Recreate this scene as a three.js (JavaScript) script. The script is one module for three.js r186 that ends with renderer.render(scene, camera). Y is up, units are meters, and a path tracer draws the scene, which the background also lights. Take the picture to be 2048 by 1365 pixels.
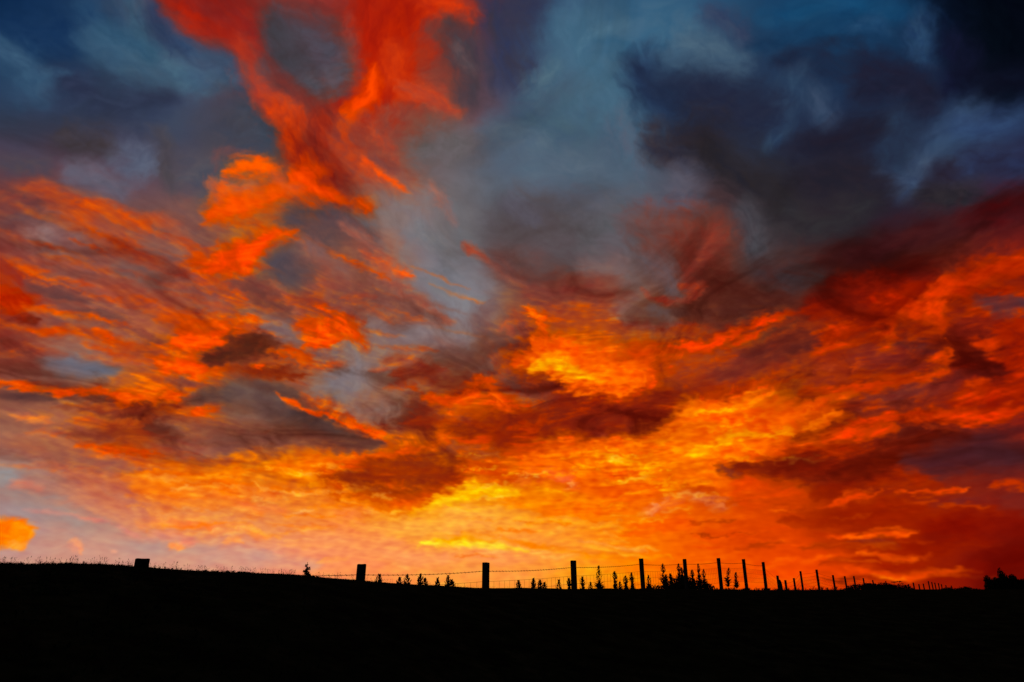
import * as THREE from 'three';
import { mergeGeometries } from 'three/addons/utils/BufferGeometryUtils.js';

// ------------------------------------------------------------------ camera, exposure
const EYE = 1.3;                                   // metres above the grass at the photographer's feet
const scene = new THREE.Scene();
const camera = new THREE.PerspectiveCamera(2 * Math.atan(682.5 / 1334) * 180 / Math.PI, 2048 / 1365, 0.05, 9000);
camera.position.set(0, EYE, 0);
camera.rotation.set(20.6 * Math.PI / 180, 0, 0);
const renderer = new THREE.WebGLRenderer({ antialias: true });
renderer.setSize(1024, 682);
renderer.toneMapping = THREE.LinearToneMapping;
renderer.toneMappingExposure = 1;
renderer.shadowMap.enabled = true;
const rad = Math.PI / 180, { clamp, smoothstep, lerp } = THREE.MathUtils;

// ------------------------------------------------------------------ noise
function seeded(seed) { let s = seed >>> 0; return () => { s = (s + 0x6d2b79f5) | 0; let t = Math.imul(s ^ (s >>> 15), 1 | s); t = (t + Math.imul(t ^ (t >>> 7), 61 | t)) ^ t; return ((t ^ (t >>> 14)) >>> 0) / 4294967296; }; }
const PERM = new Uint8Array(512), GX = new Float32Array(256), GY = new Float32Array(256);
{ const r = seeded(77), p = [...Array(256).keys()]; for (let i = 255; i > 0; i--) { const j = Math.floor(r() * (i + 1)); [p[i], p[j]] = [p[j], p[i]]; } for (let i = 0; i < 512; i++) PERM[i] = p[i & 255]; for (let i = 0; i < 256; i++) { GX[i] = Math.cos(i / 256 * 6.2832 * 7.13); GY[i] = Math.sin(i / 256 * 6.2832 * 7.13); } }
function noise(x, y) {
  const xi = Math.floor(x), yi = Math.floor(y), fx = x - xi, fy = y - yi, X = xi & 255, Y = yi & 255;
  const a = PERM[X + PERM[Y]], b = PERM[X + 1 + PERM[Y]], c = PERM[X + PERM[Y + 1]], d = PERM[X + 1 + PERM[Y + 1]];
  const u = fx * fx * fx * (fx * (fx * 6 - 15) + 10), v = fy * fy * fy * (fy * (fy * 6 - 15) + 10);
  const p = GX[a] * fx + GY[a] * fy, q = GX[b] * (fx - 1) + GY[b] * fy, r = GX[c] * fx + GY[c] * (fy - 1), s = GX[d] * (fx - 1) + GY[d] * (fy - 1);
  return (p + (q - p) * u + (r + (s - r) * u - p - (q - p) * u) * v) * 1.5;
}
function fbm(x, y, n, gain = 0.5) { let s = 0, a = 1, t = 0; for (let i = 0; i < n; i++) { s += a * noise(x, y); t += a; a *= gain; const nx = x * 1.62 - y * 1.18 + 17.3; y = x * 1.18 + y * 1.62 - 9.1; x = nx; } return s / t; }
// tints of the cloud deck: azimuth and elevation in degrees, reach, weight, colour
const TINTS = [
  [-45.4, 37.6, 2.5, 1, [0, 25, 60]], [-41.6, 39.4, 2.5, 1, [15, 45, 85]], [-37.3, 41.2, 2.5, 1, [45, 75, 105]], [-32.4, 42.9, 2.5, 1, [185, 40, 25]], 
  [-26.9, 44.4, 2.5, 1, [150, 40, 40]], [-20.8, 45.8, 2.5, 1, [115, 50, 55]], [-14.2, 46.8, 2.5, 1, [175, 30, 20]], [-7.2, 47.5, 2.5, 1, [200, 45, 25]], 
  [0, 47.7, 2.5, 1, [45, 45, 65]], [7.2, 47.5, 2.5, 1, [45, 75, 110]], [14.2, 46.8, 2.5, 1, [45, 90, 125]], [20.8, 45.8, 2.5, 1, [40, 80, 115]], 
  [26.9, 44.4, 2.5, 1, [20, 65, 105]], [32.4, 42.9, 2.5, 1, [15, 65, 105]], [37.3, 41.2, 2.5, 1, [25, 75, 115]], [41.6, 39.4, 2.5, 1, [2, 10, 36]], 
  [45.4, 37.6, 2.5, 1, [0, 1, 6]], [-44.5, 34.8, 2.5, 1, [20, 55, 90]], [-40.6, 36.4, 2.5, 1, [30, 50, 80]], [-36.3, 38.1, 2.5, 1, [65, 100, 125]], 
  [-31.5, 39.6, 2.5, 1, [55, 75, 105]], [-26.1, 41.1, 2.5, 1, [110, 55, 55]], [-20.2, 42.4, 2.5, 1, [62, 58, 70]], [-13.8, 43.4, 2.5, 1, [195, 40, 15]], 
  [-7, 44, 2.5, 1, [75, 55, 65]], [0, 44.2, 2.5, 1, [45, 60, 90]], [7, 44, 2.5, 1, [70, 105, 130]], [13.8, 43.4, 2.5, 1, [65, 105, 130]], 
  [20.2, 42.4, 2.5, 1, [60, 85, 110]], [26.1, 41.1, 2.5, 1, [40, 50, 75]], [31.5, 39.6, 2.5, 1, [20, 45, 75]], [36.3, 38.1, 2.5, 1, [30, 55, 85]], 
  [40.6, 36.4, 2.5, 1, [15, 17, 40]], [44.5, 34.8, 2.5, 1, [0, 5, 12]], [-43.5, 31.8, 2.5, 1, [50, 75, 105]], [-39.7, 33.3, 2.5, 1, [40, 55, 80]], 
  [-35.4, 34.8, 2.5, 1, [42, 50, 72]], [-30.7, 36.3, 2.5, 1, [60, 75, 100]], [-25.4, 37.6, 2.5, 1, [85, 70, 80]], [-19.6, 38.8, 2.5, 1, [130, 50, 50]], 
  [-13.3, 39.7, 2.5, 1, [160, 50, 35]], [-6.8, 40.3, 2.5, 1, [165, 65, 52]], [0, 40.5, 2.5, 1, [65, 75, 100]], [6.8, 40.3, 2.5, 1, [75, 100, 115]], 
  [13.3, 39.7, 2.5, 1, [40, 65, 95]], [19.6, 38.8, 2.5, 1, [35, 42, 62]], [25.4, 37.6, 2.5, 1, [35, 50, 78]], [30.7, 36.3, 2.5, 1, [38, 58, 92]], 
  [35.4, 34.8, 2.5, 1, [25, 30, 50]], [39.7, 33.3, 2.5, 1, [35, 50, 83]], [43.5, 31.8, 2.5, 1, [18, 28, 58]], [-42.6, 28.7, 2.5, 1, [55, 60, 80]], 
  [-38.8, 30.1, 2.5, 1, [65, 65, 85]], [-34.6, 31.4, 2.5, 1, [75, 80, 105]], [-29.9, 32.8, 2.5, 1, [60, 62, 80]], [-24.7, 34, 2.5, 1, [70, 65, 72]], 
  [-19, 35.1, 2.5, 1, [175, 50, 25]], [-12.9, 35.9, 2.5, 1, [120, 60, 60]], [-6.6, 36.4, 2.5, 1, [90, 90, 95]], [0, 36.6, 2.5, 1, [75, 95, 115]], 
  [6.6, 36.4, 2.5, 1, [75, 90, 110]], [12.9, 35.9, 2.5, 1, [70, 95, 115]], [19, 35.1, 2.5, 1, [40, 42, 58]], [24.7, 34, 2.5, 1, [35, 45, 65]], 
  [29.9, 32.8, 2.5, 1, [35, 30, 45]], [34.6, 31.4, 2.5, 1, [28, 30, 50]], [38.8, 30.1, 2.5, 1, [55, 80, 110]], [42.6, 28.7, 2.5, 1, [35, 50, 85]], 
  [-41.7, 25.5, 2.5, 1, [110, 55, 60]], [-37.9, 26.7, 2.5, 1, [160, 65, 52]], [-33.8, 28, 2.5, 1, [110, 75, 80]], [-29.1, 29.2, 2.5, 1, [95, 75, 80]], 
  [-24, 30.3, 2.5, 1, [220, 95, 30]], [-18.5, 31.2, 2.5, 1, [130, 70, 65]], [-12.6, 31.9, 2.5, 1, [190, 110, 90]], 
  [-6.4, 32.4, 2.5, 1, [120, 115, 120]], [0, 32.6, 2.5, 1, [90, 100, 115]], [6.4, 32.4, 2.5, 1, [95, 95, 110]], [12.6, 31.9, 2.5, 1, [85, 95, 110]], 
  [18.5, 31.2, 2.5, 1, [90, 62, 62]], [24, 30.3, 2.5, 1, [45, 42, 50]], [29.1, 29.2, 2.5, 1, [40, 35, 42]], [33.8, 28, 2.5, 1, [35, 40, 60]], 
  [37.9, 26.7, 2.5, 1, [40, 35, 45]], [41.7, 25.5, 2.5, 1, [70, 15, 25]], [-40.8, 22.2, 2.5, 1, [150, 60, 60]], [-37.1, 23.3, 2.5, 1, [145, 110, 115]], 
  [-33, 24.4, 2.5, 1, [185, 85, 65]], [-28.4, 25.4, 2.5, 1, [150, 90, 90]], [-23.4, 26.4, 2.5, 1, [190, 90, 40]], [-18, 27.2, 2.5, 1, [80, 68, 75]], 
  [-12.2, 27.8, 2.5, 1, [180, 95, 82]], [-6.2, 28.3, 2.5, 1, [120, 120, 128]], [0, 28.4, 2.5, 1, [100, 75, 75]], [6.2, 28.3, 2.5, 1, [80, 75, 80]], 
  [12.2, 27.8, 2.5, 1, [110, 90, 95]], [18, 27.2, 2.5, 1, [140, 52, 42]], [23.4, 26.4, 2.5, 1, [75, 70, 72]], [28.4, 25.4, 2.5, 1, [55, 25, 28]], 
  [33, 24.4, 2.5, 1, [45, 15, 20]], [37.1, 23.3, 2.5, 1, [60, 20, 25]], [40.8, 22.2, 2.5, 1, [130, 20, 20]], [-40, 18.9, 2.5, 1, [165, 30, 8]], 
  [-36.3, 19.9, 2.5, 1, [110, 60, 65]], [-32.2, 20.8, 2.5, 1, [185, 85, 72]], [-27.7, 21.6, 2.5, 1, [160, 90, 85]], 
  [-22.8, 22.5, 2.5, 1, [130, 65, 60]], [-17.5, 23.1, 2.5, 1, [160, 72, 55]], [-11.9, 23.7, 2.5, 1, [125, 72, 70]], [-6, 24, 2.5, 1, [130, 115, 120]], 
  [0, 24.1, 2.5, 1, [120, 78, 78]], [6, 24, 2.5, 1, [160, 60, 46]], [11.9, 23.7, 2.5, 1, [130, 95, 95]], [17.5, 23.1, 2.5, 1, [85, 40, 35]], 
  [22.8, 22.5, 2.5, 1, [70, 35, 35]], [27.7, 21.6, 2.5, 1, [120, 25, 8]], [32.2, 20.8, 2.5, 1, [150, 25, 5]], [36.3, 19.9, 2.5, 1, [200, 55, 5]], 
  [40, 18.9, 2.5, 1, [190, 45, 10]], [-39.2, 15.6, 2.5, 1, [140, 40, 25]], [-35.5, 16.4, 2.5, 1, [125, 105, 115]], [-31.5, 17.1, 2.5, 1, [150, 95, 90]], 
  [-27, 17.8, 2.5, 1, [220, 92, 38]], [-22.2, 18.5, 2.5, 1, [100, 42, 30]], [-17, 19, 2.5, 1, [190, 90, 62]], [-11.5, 19.5, 2.5, 1, [140, 115, 115]], 
  [-5.8, 19.8, 2.5, 1, [130, 110, 115]], [0, 19.8, 2.5, 1, [210, 80, 22]], [5.8, 19.8, 2.5, 1, [245, 125, 15]], [11.5, 19.5, 2.5, 1, [245, 108, 18]], 
  [17, 19, 2.5, 1, [180, 50, 18]], [22.2, 18.5, 2.5, 1, [90, 35, 30]], [27, 17.8, 2.5, 1, [175, 45, 20]], [31.5, 17.1, 2.5, 1, [190, 58, 12]], 
  [35.5, 16.4, 2.5, 1, [125, 25, 10]], [39.2, 15.6, 2.5, 1, [165, 35, 15]], [-38.4, 12.3, 2.5, 1, [115, 75, 75]], [-34.8, 12.9, 2.5, 1, [150, 80, 65]], 
  [-30.8, 13.5, 2.5, 1, [240, 112, 32]], [-26.4, 14, 2.5, 1, [185, 75, 38]], [-21.6, 14.5, 2.5, 1, [100, 65, 60]], [-16.6, 14.9, 2.5, 1, [110, 65, 55]], 
  [-11.2, 15.3, 2.5, 1, [140, 100, 100]], [-5.7, 15.5, 2.5, 1, [230, 98, 28]], [0, 15.6, 2.5, 1, [180, 65, 22]], [5.7, 15.5, 2.5, 1, [150, 45, 15]], 
  [11.2, 15.3, 2.5, 1, [170, 40, 10]], [16.6, 14.9, 2.5, 1, [240, 115, 15]], [21.6, 14.5, 2.5, 1, [255, 138, 15]], [26.4, 14, 2.5, 1, [180, 55, 25]], 
  [30.8, 13.5, 2.5, 1, [110, 40, 35]], [34.8, 12.9, 2.5, 1, [180, 40, 15]], [38.4, 12.3, 2.5, 1, [160, 20, 5]], [-37.7, 9, 2.5, 1, [165, 105, 95]], 
  [-34.1, 9.4, 2.5, 1, [175, 100, 85]], [-30.1, 9.8, 2.5, 1, [225, 95, 42]], [-25.8, 10.2, 2.5, 1, [160, 85, 75]], [-21.1, 10.6, 2.5, 1, [150, 85, 75]], 
  [-16.2, 10.9, 2.5, 1, [210, 92, 40]], [-10.9, 11.1, 2.5, 1, [190, 72, 20]], [-5.5, 11.3, 2.5, 1, [190, 72, 20]], [0, 11.3, 2.5, 1, [190, 60, 15]], 
  [5.5, 11.3, 2.5, 1, [240, 106, 15]], [10.9, 11.1, 2.5, 1, [250, 132, 20]], [16.2, 10.9, 2.5, 1, [255, 145, 15]], [21.1, 10.6, 2.5, 1, [230, 92, 10]], 
  [25.8, 10.2, 2.5, 1, [130, 30, 10]], [30.1, 9.8, 2.5, 1, [90, 20, 8]], [34.1, 9.4, 2.5, 1, [72, 20, 18]], [37.7, 9, 2.5, 1, [85, 36, 44]], 
  [-37, 5.8, 2.5, 1, [150, 145, 145]], [-33.4, 6, 2.5, 1, [190, 120, 105]], [-29.4, 6.3, 2.5, 1, [232, 124, 76]], [-25.2, 6.5, 2.5, 1, [255, 125, 34]], 
  [-20.6, 6.8, 2.5, 1, [255, 142, 50]], [-15.8, 6.9, 2.5, 1, [255, 148, 60]], [-10.7, 7.1, 2.5, 1, [228, 110, 22]], [-5.4, 7.2, 2.5, 1, [255, 175, 45]], 
  [0, 7.2, 2.5, 1, [255, 165, 60]], [5.4, 7.2, 2.5, 1, [255, 140, 40]], [10.7, 7.1, 2.5, 1, [245, 115, 25]], [15.8, 6.9, 2.5, 1, [222, 95, 55]], 
  [20.6, 6.8, 2.5, 1, [212, 74, 24]], [25.2, 6.5, 2.5, 1, [165, 35, 8]], [29.4, 6.3, 2.5, 1, [180, 46, 16]], [33.4, 6, 2.5, 1, [165, 42, 18]], 
  [37, 5.8, 2.5, 1, [130, 28, 16]], [-36.3, 2.6, 2.5, 1, [200, 142, 118]], [-32.7, 2.7, 2.5, 1, [200, 146, 126]], [-28.8, 2.8, 2.5, 1, [205, 150, 135]], 
  [-24.6, 2.9, 2.5, 1, [215, 155, 135]], [-20.1, 3, 2.5, 1, [225, 155, 135]], [-15.4, 3.1, 2.5, 1, [245, 150, 110]], 
  [-10.4, 3.2, 2.5, 1, [255, 150, 95]], [-5.2, 3.2, 2.5, 1, [255, 172, 70]], [0, 3.2, 2.5, 1, [255, 160, 92]], [5.2, 3.2, 2.5, 1, [255, 163, 85]], 
  [10.4, 3.2, 2.5, 1, [255, 135, 55]], [15.4, 3.1, 2.5, 1, [245, 105, 40]], [20.1, 3, 2.5, 1, [220, 80, 30]], [24.6, 2.9, 2.5, 1, [222, 75, 15]], 
  [28.8, 2.8, 2.5, 1, [170, 36, 8]], [32.7, 2.7, 2.5, 1, [145, 25, 8]], [36.3, 2.6, 2.5, 1, [100, 8, 0]], [-35.7, 0, 2.5, 1, [225, 155, 128]], 
  [-32.2, 0, 2.5, 1, [225, 155, 130]], [-28.3, 0, 2.5, 1, [228, 155, 130]], [-24.2, 0, 2.5, 1, [232, 152, 125]], [-19.8, 0, 2.5, 1, [242, 150, 120]], 
  [-15.1, 0, 2.5, 1, [255, 142, 102]], [-10.2, 0, 2.5, 1, [255, 142, 80]], [-5.1, 0, 2.5, 1, [255, 150, 60]], [0, 0, 2.5, 1, [255, 150, 58]], 
  [5.1, 0, 2.5, 1, [255, 158, 45]], [10.2, 0, 2.5, 1, [255, 132, 28]], [15.1, 0, 2.5, 1, [255, 118, 28]], [19.8, 0, 2.5, 1, [255, 95, 20]], 
  [24.2, 0, 2.5, 1, [250, 85, 10]], [28.3, 0, 2.5, 1, [190, 45, 5]], [32.2, 0, 2.5, 1, [130, 20, 5]], [35.7, 0, 2.5, 1, [80, 0, 0]], 
  [-52, 4, 13, .03, [190, 130, 118]], [-58, 14, 13, .03, [140, 80, 78]], [-58, 26, 13, .03, [95, 70, 82]], [-62, 40, 13, .03, [30, 52, 84]], 
  [-50, 55, 13, .03, [26, 52, 88]], [-25, 62, 13, .03, [30, 48, 76]], [0, 60, 13, .03, [60, 55, 75]], [25, 62, 13, .03, [30, 55, 85]], 
  [50, 55, 13, .03, [6, 16, 36]], [52, 4, 13, .03, [70, 4, 2]], [56, 14, 13, .03, [74, 22, 24]], [56, 26, 13, .03, [66, 16, 20]], 
  [62, 40, 13, .03, [14, 18, 34]], [-90, 6, 13, .03, [105, 84, 92]], [-90, 22, 13, .03, [66, 66, 84]], [-95, 45, 13, .03, [36, 50, 76]], 
  [90, 6, 13, .03, [44, 16, 20]], [90, 22, 13, .03, [32, 24, 34]], [95, 45, 13, .03, [16, 22, 38]], [-140, 8, 13, .03, [52, 52, 66]], 
  [-140, 35, 13, .03, [36, 42, 60]], [140, 8, 13, .03, [28, 26, 38]], [140, 35, 13, .03, [20, 26, 42]], [180, 8, 13, .03, [34, 36, 48]], 
  [180, 35, 13, .03, [28, 34, 50]], [0, 88, 13, .03, [34, 44, 66]], [120, 70, 13, .03, [26, 34, 54]], [-120, 70, 13, .03, [32, 42, 64]], 
];
// cloud streaks and banks: spine points on the sky chart (degrees), half width, two colours, opacity, softness, raggedness, stretch
const STREAKS = [
  [[-35.98, 23.05, -33.78, 23.75], 1.49, [18, 46, 84], [26, 54, 90], .7, .9, .5, 1.8],
  [[-31.83, 25.51, -31.49, 25.27, -31.03, 24.93, -30.62, 24.62, -30.36, 24.37, -30.16, 24.15, -30.03, 23.99], 1.02, [40, 74, 106], [30, 62, 98], .6, .9, .5, 2.2],
  [[-28.89, 26.89, -28.77, 26.36, -28.6, 25.6, -28.43, 24.87, -28.3, 24.21, -28.18, 23.58, -28.09, 23.14], 1.11, [62, 98, 124], [48, 80, 108], .75, .9, .5, 2.2],
  [[-31.89, 23.43, -31.02, 23.14, -29.82, 22.78, -28.49, 22.59, -27.13, 22.33, -25.77, 21.77, -24.73, 21.26], 1.64, [70, 104, 128], [58, 92, 118], .7, .95, .45, 2.2],
  [[-27.14, 22.15, -26.76, 21.92, -26.19, 21.61, -25.44, 21.39, -24.35, 21.35, -23.08, 21.41, -22.16, 21.46], .95, [74, 108, 130], [62, 90, 116], .8, .8, .45, 2.2],
  [[-30.99, 24.23, -30.57, 24.11, -29.96, 23.92, -29.39, 23.71, -28.89, 23.45, -28.43, 23.17, -28.11, 22.96], .83, [54, 90, 118], [46, 80, 108], .7, .9, .5, 2.2],
  [[-27.12, 26.06, -27.07, 25.6, -26.97, 24.94, -26.77, 24.34, -26.36, 23.88, -25.85, 23.48, -25.47, 23.21], .85, [42, 55, 88], [52, 66, 98], .85, .8, .5, 2.2],
  [[-36.26, 19.05, -35.38, 19.38, -34.02, 19.65, -32.15, 19.4, -30.13, 19.13, -28.31, 19.42, -26.98, 19.78], 1.42, [40, 46, 70], [50, 58, 84], .75, .9, .5, 2.2],
  [[-38.04, 22.13, -37.7, 21.93, -37.21, 21.63, -36.8, 21.26, -36.53, 20.76, -36.33, 20.18, -36.19, 19.76], 1.17, [62, 96, 122], [50, 80, 108], .65, .95, .45, 2.2],
  [[-36.17, 19.94, -35.83, 20.14, -35.33, 20.41, -34.87, 20.62, -34.49, 20.73, -34.15, 20.78, -33.91, 20.8], .43, [56, 88, 116], [44, 72, 102], .7, .8, .5, 2.2],
  [[-38.06, 21.95, -37.77, 21.83, -37.35, 21.64, -36.93, 21.42, -36.52, 21.11, -36.1, 20.76, -35.81, 20.51], .58, [62, 92, 120], [45, 72, 102], .6, .9, .5, 2.2],
  [[-24.62, 22.74, -24.14, 22.7, -23.46, 22.64, -22.82, 22.52, -22.27, 22.32, -21.75, 22.07, -21.39, 21.89], 1.25, [66, 84, 112], [56, 70, 98], .6, .9, .5, 2.2],
  [[-34.22, 15.83, -32.18, 15.59], .99, [66, 58, 62], [72, 66, 76], .8, .9, .5, 1.8],
  [[-28.02, 17.45, -27.98, 16.83, -27.91, 15.93, -27.82, 14.98, -27.69, 13.95, -27.54, 12.86, -27.43, 12.09], .96, [70, 64, 70], [80, 72, 78], .8, .9, .5, 2.2],
  [[-30.5, 14.3, -29.55, 15.21], 1.02, [84, 94, 116], [96, 104, 124], .75, .9, .5, 1.8],
  [[-33.42, 13.47, -31.66, 12.63], 1.08, [106, 102, 118], [92, 90, 106], .75, .9, .5, 1.8],
  [[-38.13, 13.81, -35.78, 14.01], .75, [82, 72, 78], [72, 68, 82], .6, .9, .5, 1.8],
  [[-25.22, 13.78, -25.15, 13.78], 1.71, [84, 84, 94], [70, 72, 88], .7, .9, .5, 1.8],
  [[-22.31, 18.23, -21.64, 18.65], 2.28, [70, 68, 78], [60, 64, 80], .75, .8, .5, 1.8],
  [[-20.54, 17.75, -20.47, 17.76], 1.74, [74, 78, 92], [66, 64, 74], .6, .9, .5, 1.8],
  [[-38.99, 10.42, -38.59, 10.73, -38.02, 11.16, -37.42, 11.46, -36.75, 11.53, -36.05, 11.46, -35.55, 11.41], 1.19, [150, 62, 58], [112, 58, 62], .7, .9, .5, 2.2],
  [[-37.39, 12.02, -36.73, 12.19, -35.83, 12.22, -35, 11.72, -33.96, 11.13, -32.4, 10.84, -30.64, 10.63, -28.79, 10.35, -27.33, 10.12], .85, [220, 88, 52], [172, 72, 58], .9, .6, .5, 4],
  [[-35.91, 10.63, -34.49, 10.13, -32.72, 9.47, -31.32, 8.93, -30.04, 8.3, -28.75, 7.34, -27.79, 6.51], .96, [216, 92, 56], [180, 80, 66], .9, .6, .5, 5],
  [[-29.25, 10.82, -28.38, 10.49, -27.34, 9.92, -26.6, 8.99, -25.94, 7.98, -25.23, 7.06, -24.69, 6.39], .61, [210, 100, 70], [180, 90, 76], .8, .7, .5, 4],
  [[-33.31, 11.17, -32.74, 11.04, -31.9, 10.83, -30.99, 10.53, -29.91, 10.07, -28.74, 9.51, -27.9, 9.1], .36, [236, 106, 62], [206, 90, 60], .6, .7, .5, 5],
  [[-26.92, 10.21, -25.57, 9.72], 1.15, [150, 84, 80], [124, 78, 82], .6, .8, .5, 1.8],
  [[-26.46, 27.51, -25.64, 26.74, -24.53, 25.8, -23.39, 25.09, -22.31, 24.46, -21.47, 23.85, -20.91, 23.4], 1.24, [196, 38, 20], [170, 38, 30], .95, .4, .45, 2.2],
  [[-24.17, 27.75, -23.63, 27.34, -22.85, 26.76, -22.17, 26.19, -21.67, 25.68, -21.27, 25.2, -20.99, 24.86], 1.73, [168, 38, 32], [148, 40, 42], .9, .6, .5, 2.2],
  [[-19.8, 28.15, -19.04, 28.05, -17.95, 27.91, -16.83, 27.85, -15.7, 27.94, -14.55, 28.1, -13.74, 28.22], 1.29, [128, 44, 46], [150, 52, 52], .85, .7, .5, 2.2],
  [[-21.99, 23.87, -21.58, 23.26, -21, 22.38, -20.47, 21.58, -20.05, 20.92, -19.69, 20.34, -19.43, 19.94], 1.13, [160, 58, 54], [186, 58, 44], .9, .45, .5, 2.2],
  [[-17.25, 21.02, -16.83, 20.9, -16.23, 20.7, -15.72, 20.33, -15.41, 19.6, -15.18, 18.68, -15.03, 18.02], 1.76, [120, 46, 46], [138, 52, 46], .85, .7, .5, 2.2],
  [[-20.35, 20.45, -19.96, 20.22, -19.4, 19.9, -18.88, 19.59, -18.43, 19.31, -18.03, 19.05, -17.75, 18.87], .77, [196, 68, 50], [170, 60, 54], .8, .5, .6, 2.2],
  [[-19.07, 19.58, -18.67, 19.35, -18.13, 19.03, -17.76, 18.68, -17.74, 18.26, -17.89, 17.81, -18.01, 17.49], 1.01, [226, 72, 34], [186, 60, 40], .9, .45, .7, 2.2],
  [[-18.37, 18.06, -18.09, 17.11, -17.68, 15.93, -17.25, 15.03, -16.76, 14.16, -16.13, 13.16, -15.61, 12.38], 1.36, [220, 62, 18], [160, 38, 22], .9, .5, .6, 2.2],
  [[-15.81, 18.38, -15.73, 17.74, -15.62, 16.84, -15.5, 16.02, -15.38, 15.37, -15.25, 14.81, -15.15, 14.42], 1.36, [140, 30, 20], [172, 44, 26], .8, .6, .6, 2.2],
  [[-7.81, 28.84, -8.39, 27.72, -9.1, 26.26, -9.64, 24.93, -10.2, 23.62, -11.02, 22.28, -11.7, 21.27], 3.05, [200, 40, 14], [168, 26, 14], .95, .5, .5, 2.2],
  [[-11.38, 28.7, -11.41, 28.22, -11.45, 27.54, -11.46, 26.9, -11.43, 26.33, -11.37, 25.81, -11.33, 25.44], 1.71, [160, 26, 16], [178, 32, 20], .85, .6, .5, 2.2],
  [[-13.02, 27.19, -12.94, 26.64, -12.83, 25.85, -12.74, 25.01, -12.69, 24.07, -12.67, 23.08, -12.66, 22.38], .69, [140, 48, 48], [160, 62, 58], .7, .7, .5, 2.2],
  [[-7.02, 28.51, -6.48, 28.38, -5.72, 28.2, -5.02, 28.02, -4.46, 27.83, -3.96, 27.63, -3.62, 27.5], 1.15, [212, 56, 30], [184, 42, 28], .9, .45, .6, 2.2],
  [[-6.32, 25.57, -6.27, 25.64], 1.17, [150, 48, 42], [112, 58, 60], .75, .7, .5, 1.8],
  [[-9.17, 24.4, -9.37, 23.77, -9.62, 22.88, -9.65, 22.11, -9.21, 21.61, -8.54, 21.24, -8.04, 21], 1.19, [212, 60, 30], [190, 48, 28], .8, .6, .5, 2.2],
  [[-9.26, 21.55, -8.7, 21.44, -7.89, 21.28, -7.01, 21.02, -6, 20.56, -4.91, 19.99, -4.14, 19.58], .96, [204, 70, 48], [170, 64, 54], .9, .4, .6, 3],
  [[-11.02, 23.21, -11.37, 22.27, -11.91, 21.07, -12.66, 20.02, -13.39, 19.07, -13.81, 18.24, -14.04, 17.66], .79, [244, 72, 0], [222, 60, 10], .9, .6, .5, 2.2],
  [[-9.31, 19.59, -9.83, 19.57, -10.52, 19.52, -10.95, 19.35, -10.84, 18.93, -10.47, 18.38, -10.17, 17.99], .88, [128, 62, 60], [150, 70, 62], .8, .6, .5, 2.2],
  [[-13.83, 18.07, -13.97, 17.13, -13.89, 16.08, -13.16, 15.56, -12.09, 15.12, -10.66, 14.34, -9.44, 13.68], 1.63, [212, 66, 30], [150, 62, 56], .85, .55, .7, 2.2],
  [[-12.57, 19.49, -12.17, 18.94, -11.59, 18.14, -11.01, 17.37, -10.42, 16.63, -9.83, 15.9, -9.41, 15.39], .57, [196, 70, 48], [150, 66, 60], .75, .6, .8, 2.2],
  [[-12.48, 15.92, -12.09, 15.57, -11.52, 15.07, -10.87, 14.55, -10.09, 14, -9.23, 13.43, -8.62, 13.03], .45, [250, 86, 34], [220, 80, 50], .9, .5, .7, 2.2],
  [[-10.9, 15.57, -10.4, 15.16], .74, [116, 60, 62], [130, 70, 70], .7, .7, .5, 1.8],
  [[-16.75, 14.57, -17.05, 14.22, -17.45, 13.74, -17.58, 13.33, -17.18, 13.05, -16.51, 12.83, -16.01, 12.69], 1.28, [255, 80, 0], [236, 66, 8], .95, .45, .6, 2.2],
  [[-16, 12.85, -15.49, 12.7, -14.76, 12.47, -14, 12.22, -13.19, 11.9, -12.35, 11.56, -11.76, 11.32], .7, [250, 82, 12], [220, 74, 36], .9, .5, .7, 2.2],
  [[-12.78, 11.96, -12.29, 11.97], .82, [255, 98, 22], [240, 80, 20], .95, .5, .6, 1.8],
  [[-9.88, 12.51, -9.46, 12.59, -8.86, 12.69, -8.21, 12.75, -7.46, 12.72, -6.67, 12.63, -6.11, 12.57], .67, [150, 100, 98], [130, 110, 112], .6, .7, .7, 2.2],
  [[-7.02, 13.8, -6.86, 13.5, -6.62, 13.06, -6.32, 12.57, -5.9, 11.96, -5.41, 11.3, -5.07, 10.83], .59, [192, 112, 106], [150, 108, 108], .85, .6, .8, 2.2],
  [[-18.55, 25.04, -18.17, 25.03, -17.62, 25.01, -17.03, 24.96, -16.35, 24.82, -15.63, 24.65, -15.12, 24.52], 1.73, [66, 58, 64], [78, 74, 86], .8, .75, .5, 2.2],
  [[-17.49, 23.64, -17.09, 23.54, -16.51, 23.41, -15.96, 23.35, -15.49, 23.46, -15.06, 23.65, -14.77, 23.79], 1.91, [66, 60, 70], [80, 78, 92], .75, .8, .5, 2.2],
  [[-18.52, 25.4, -18.38, 24.93, -18.18, 24.25, -17.88, 23.61, -17.4, 23.06, -16.83, 22.56, -16.41, 22.2], 1.28, [60, 54, 58], [68, 62, 70], .7, .8, .5, 2.2],
  [[-16.44, 21.63, -16.21, 21.5, -15.86, 21.32, -15.48, 21.3, -15.05, 21.58, -14.58, 22, -14.25, 22.31], .93, [76, 72, 80], [90, 84, 94], .75, .7, .5, 2.2],
  [[-19.43, 23.14, -19.18, 22.65, -18.81, 21.95, -18.4, 21.33, -17.88, 20.88, -17.31, 20.52, -16.9, 20.27], .69, [128, 52, 52], [112, 48, 50], .75, .7, .5, 2.2],
  [[-22.75, 14.3, -22.29, 14.45, -21.65, 14.65, -21.02, 14.78, -20.46, 14.81, -19.93, 14.77, -19.56, 14.73], .78, [255, 94, 14], [236, 84, 30], .95, .35, .7, 2.2],
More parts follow.
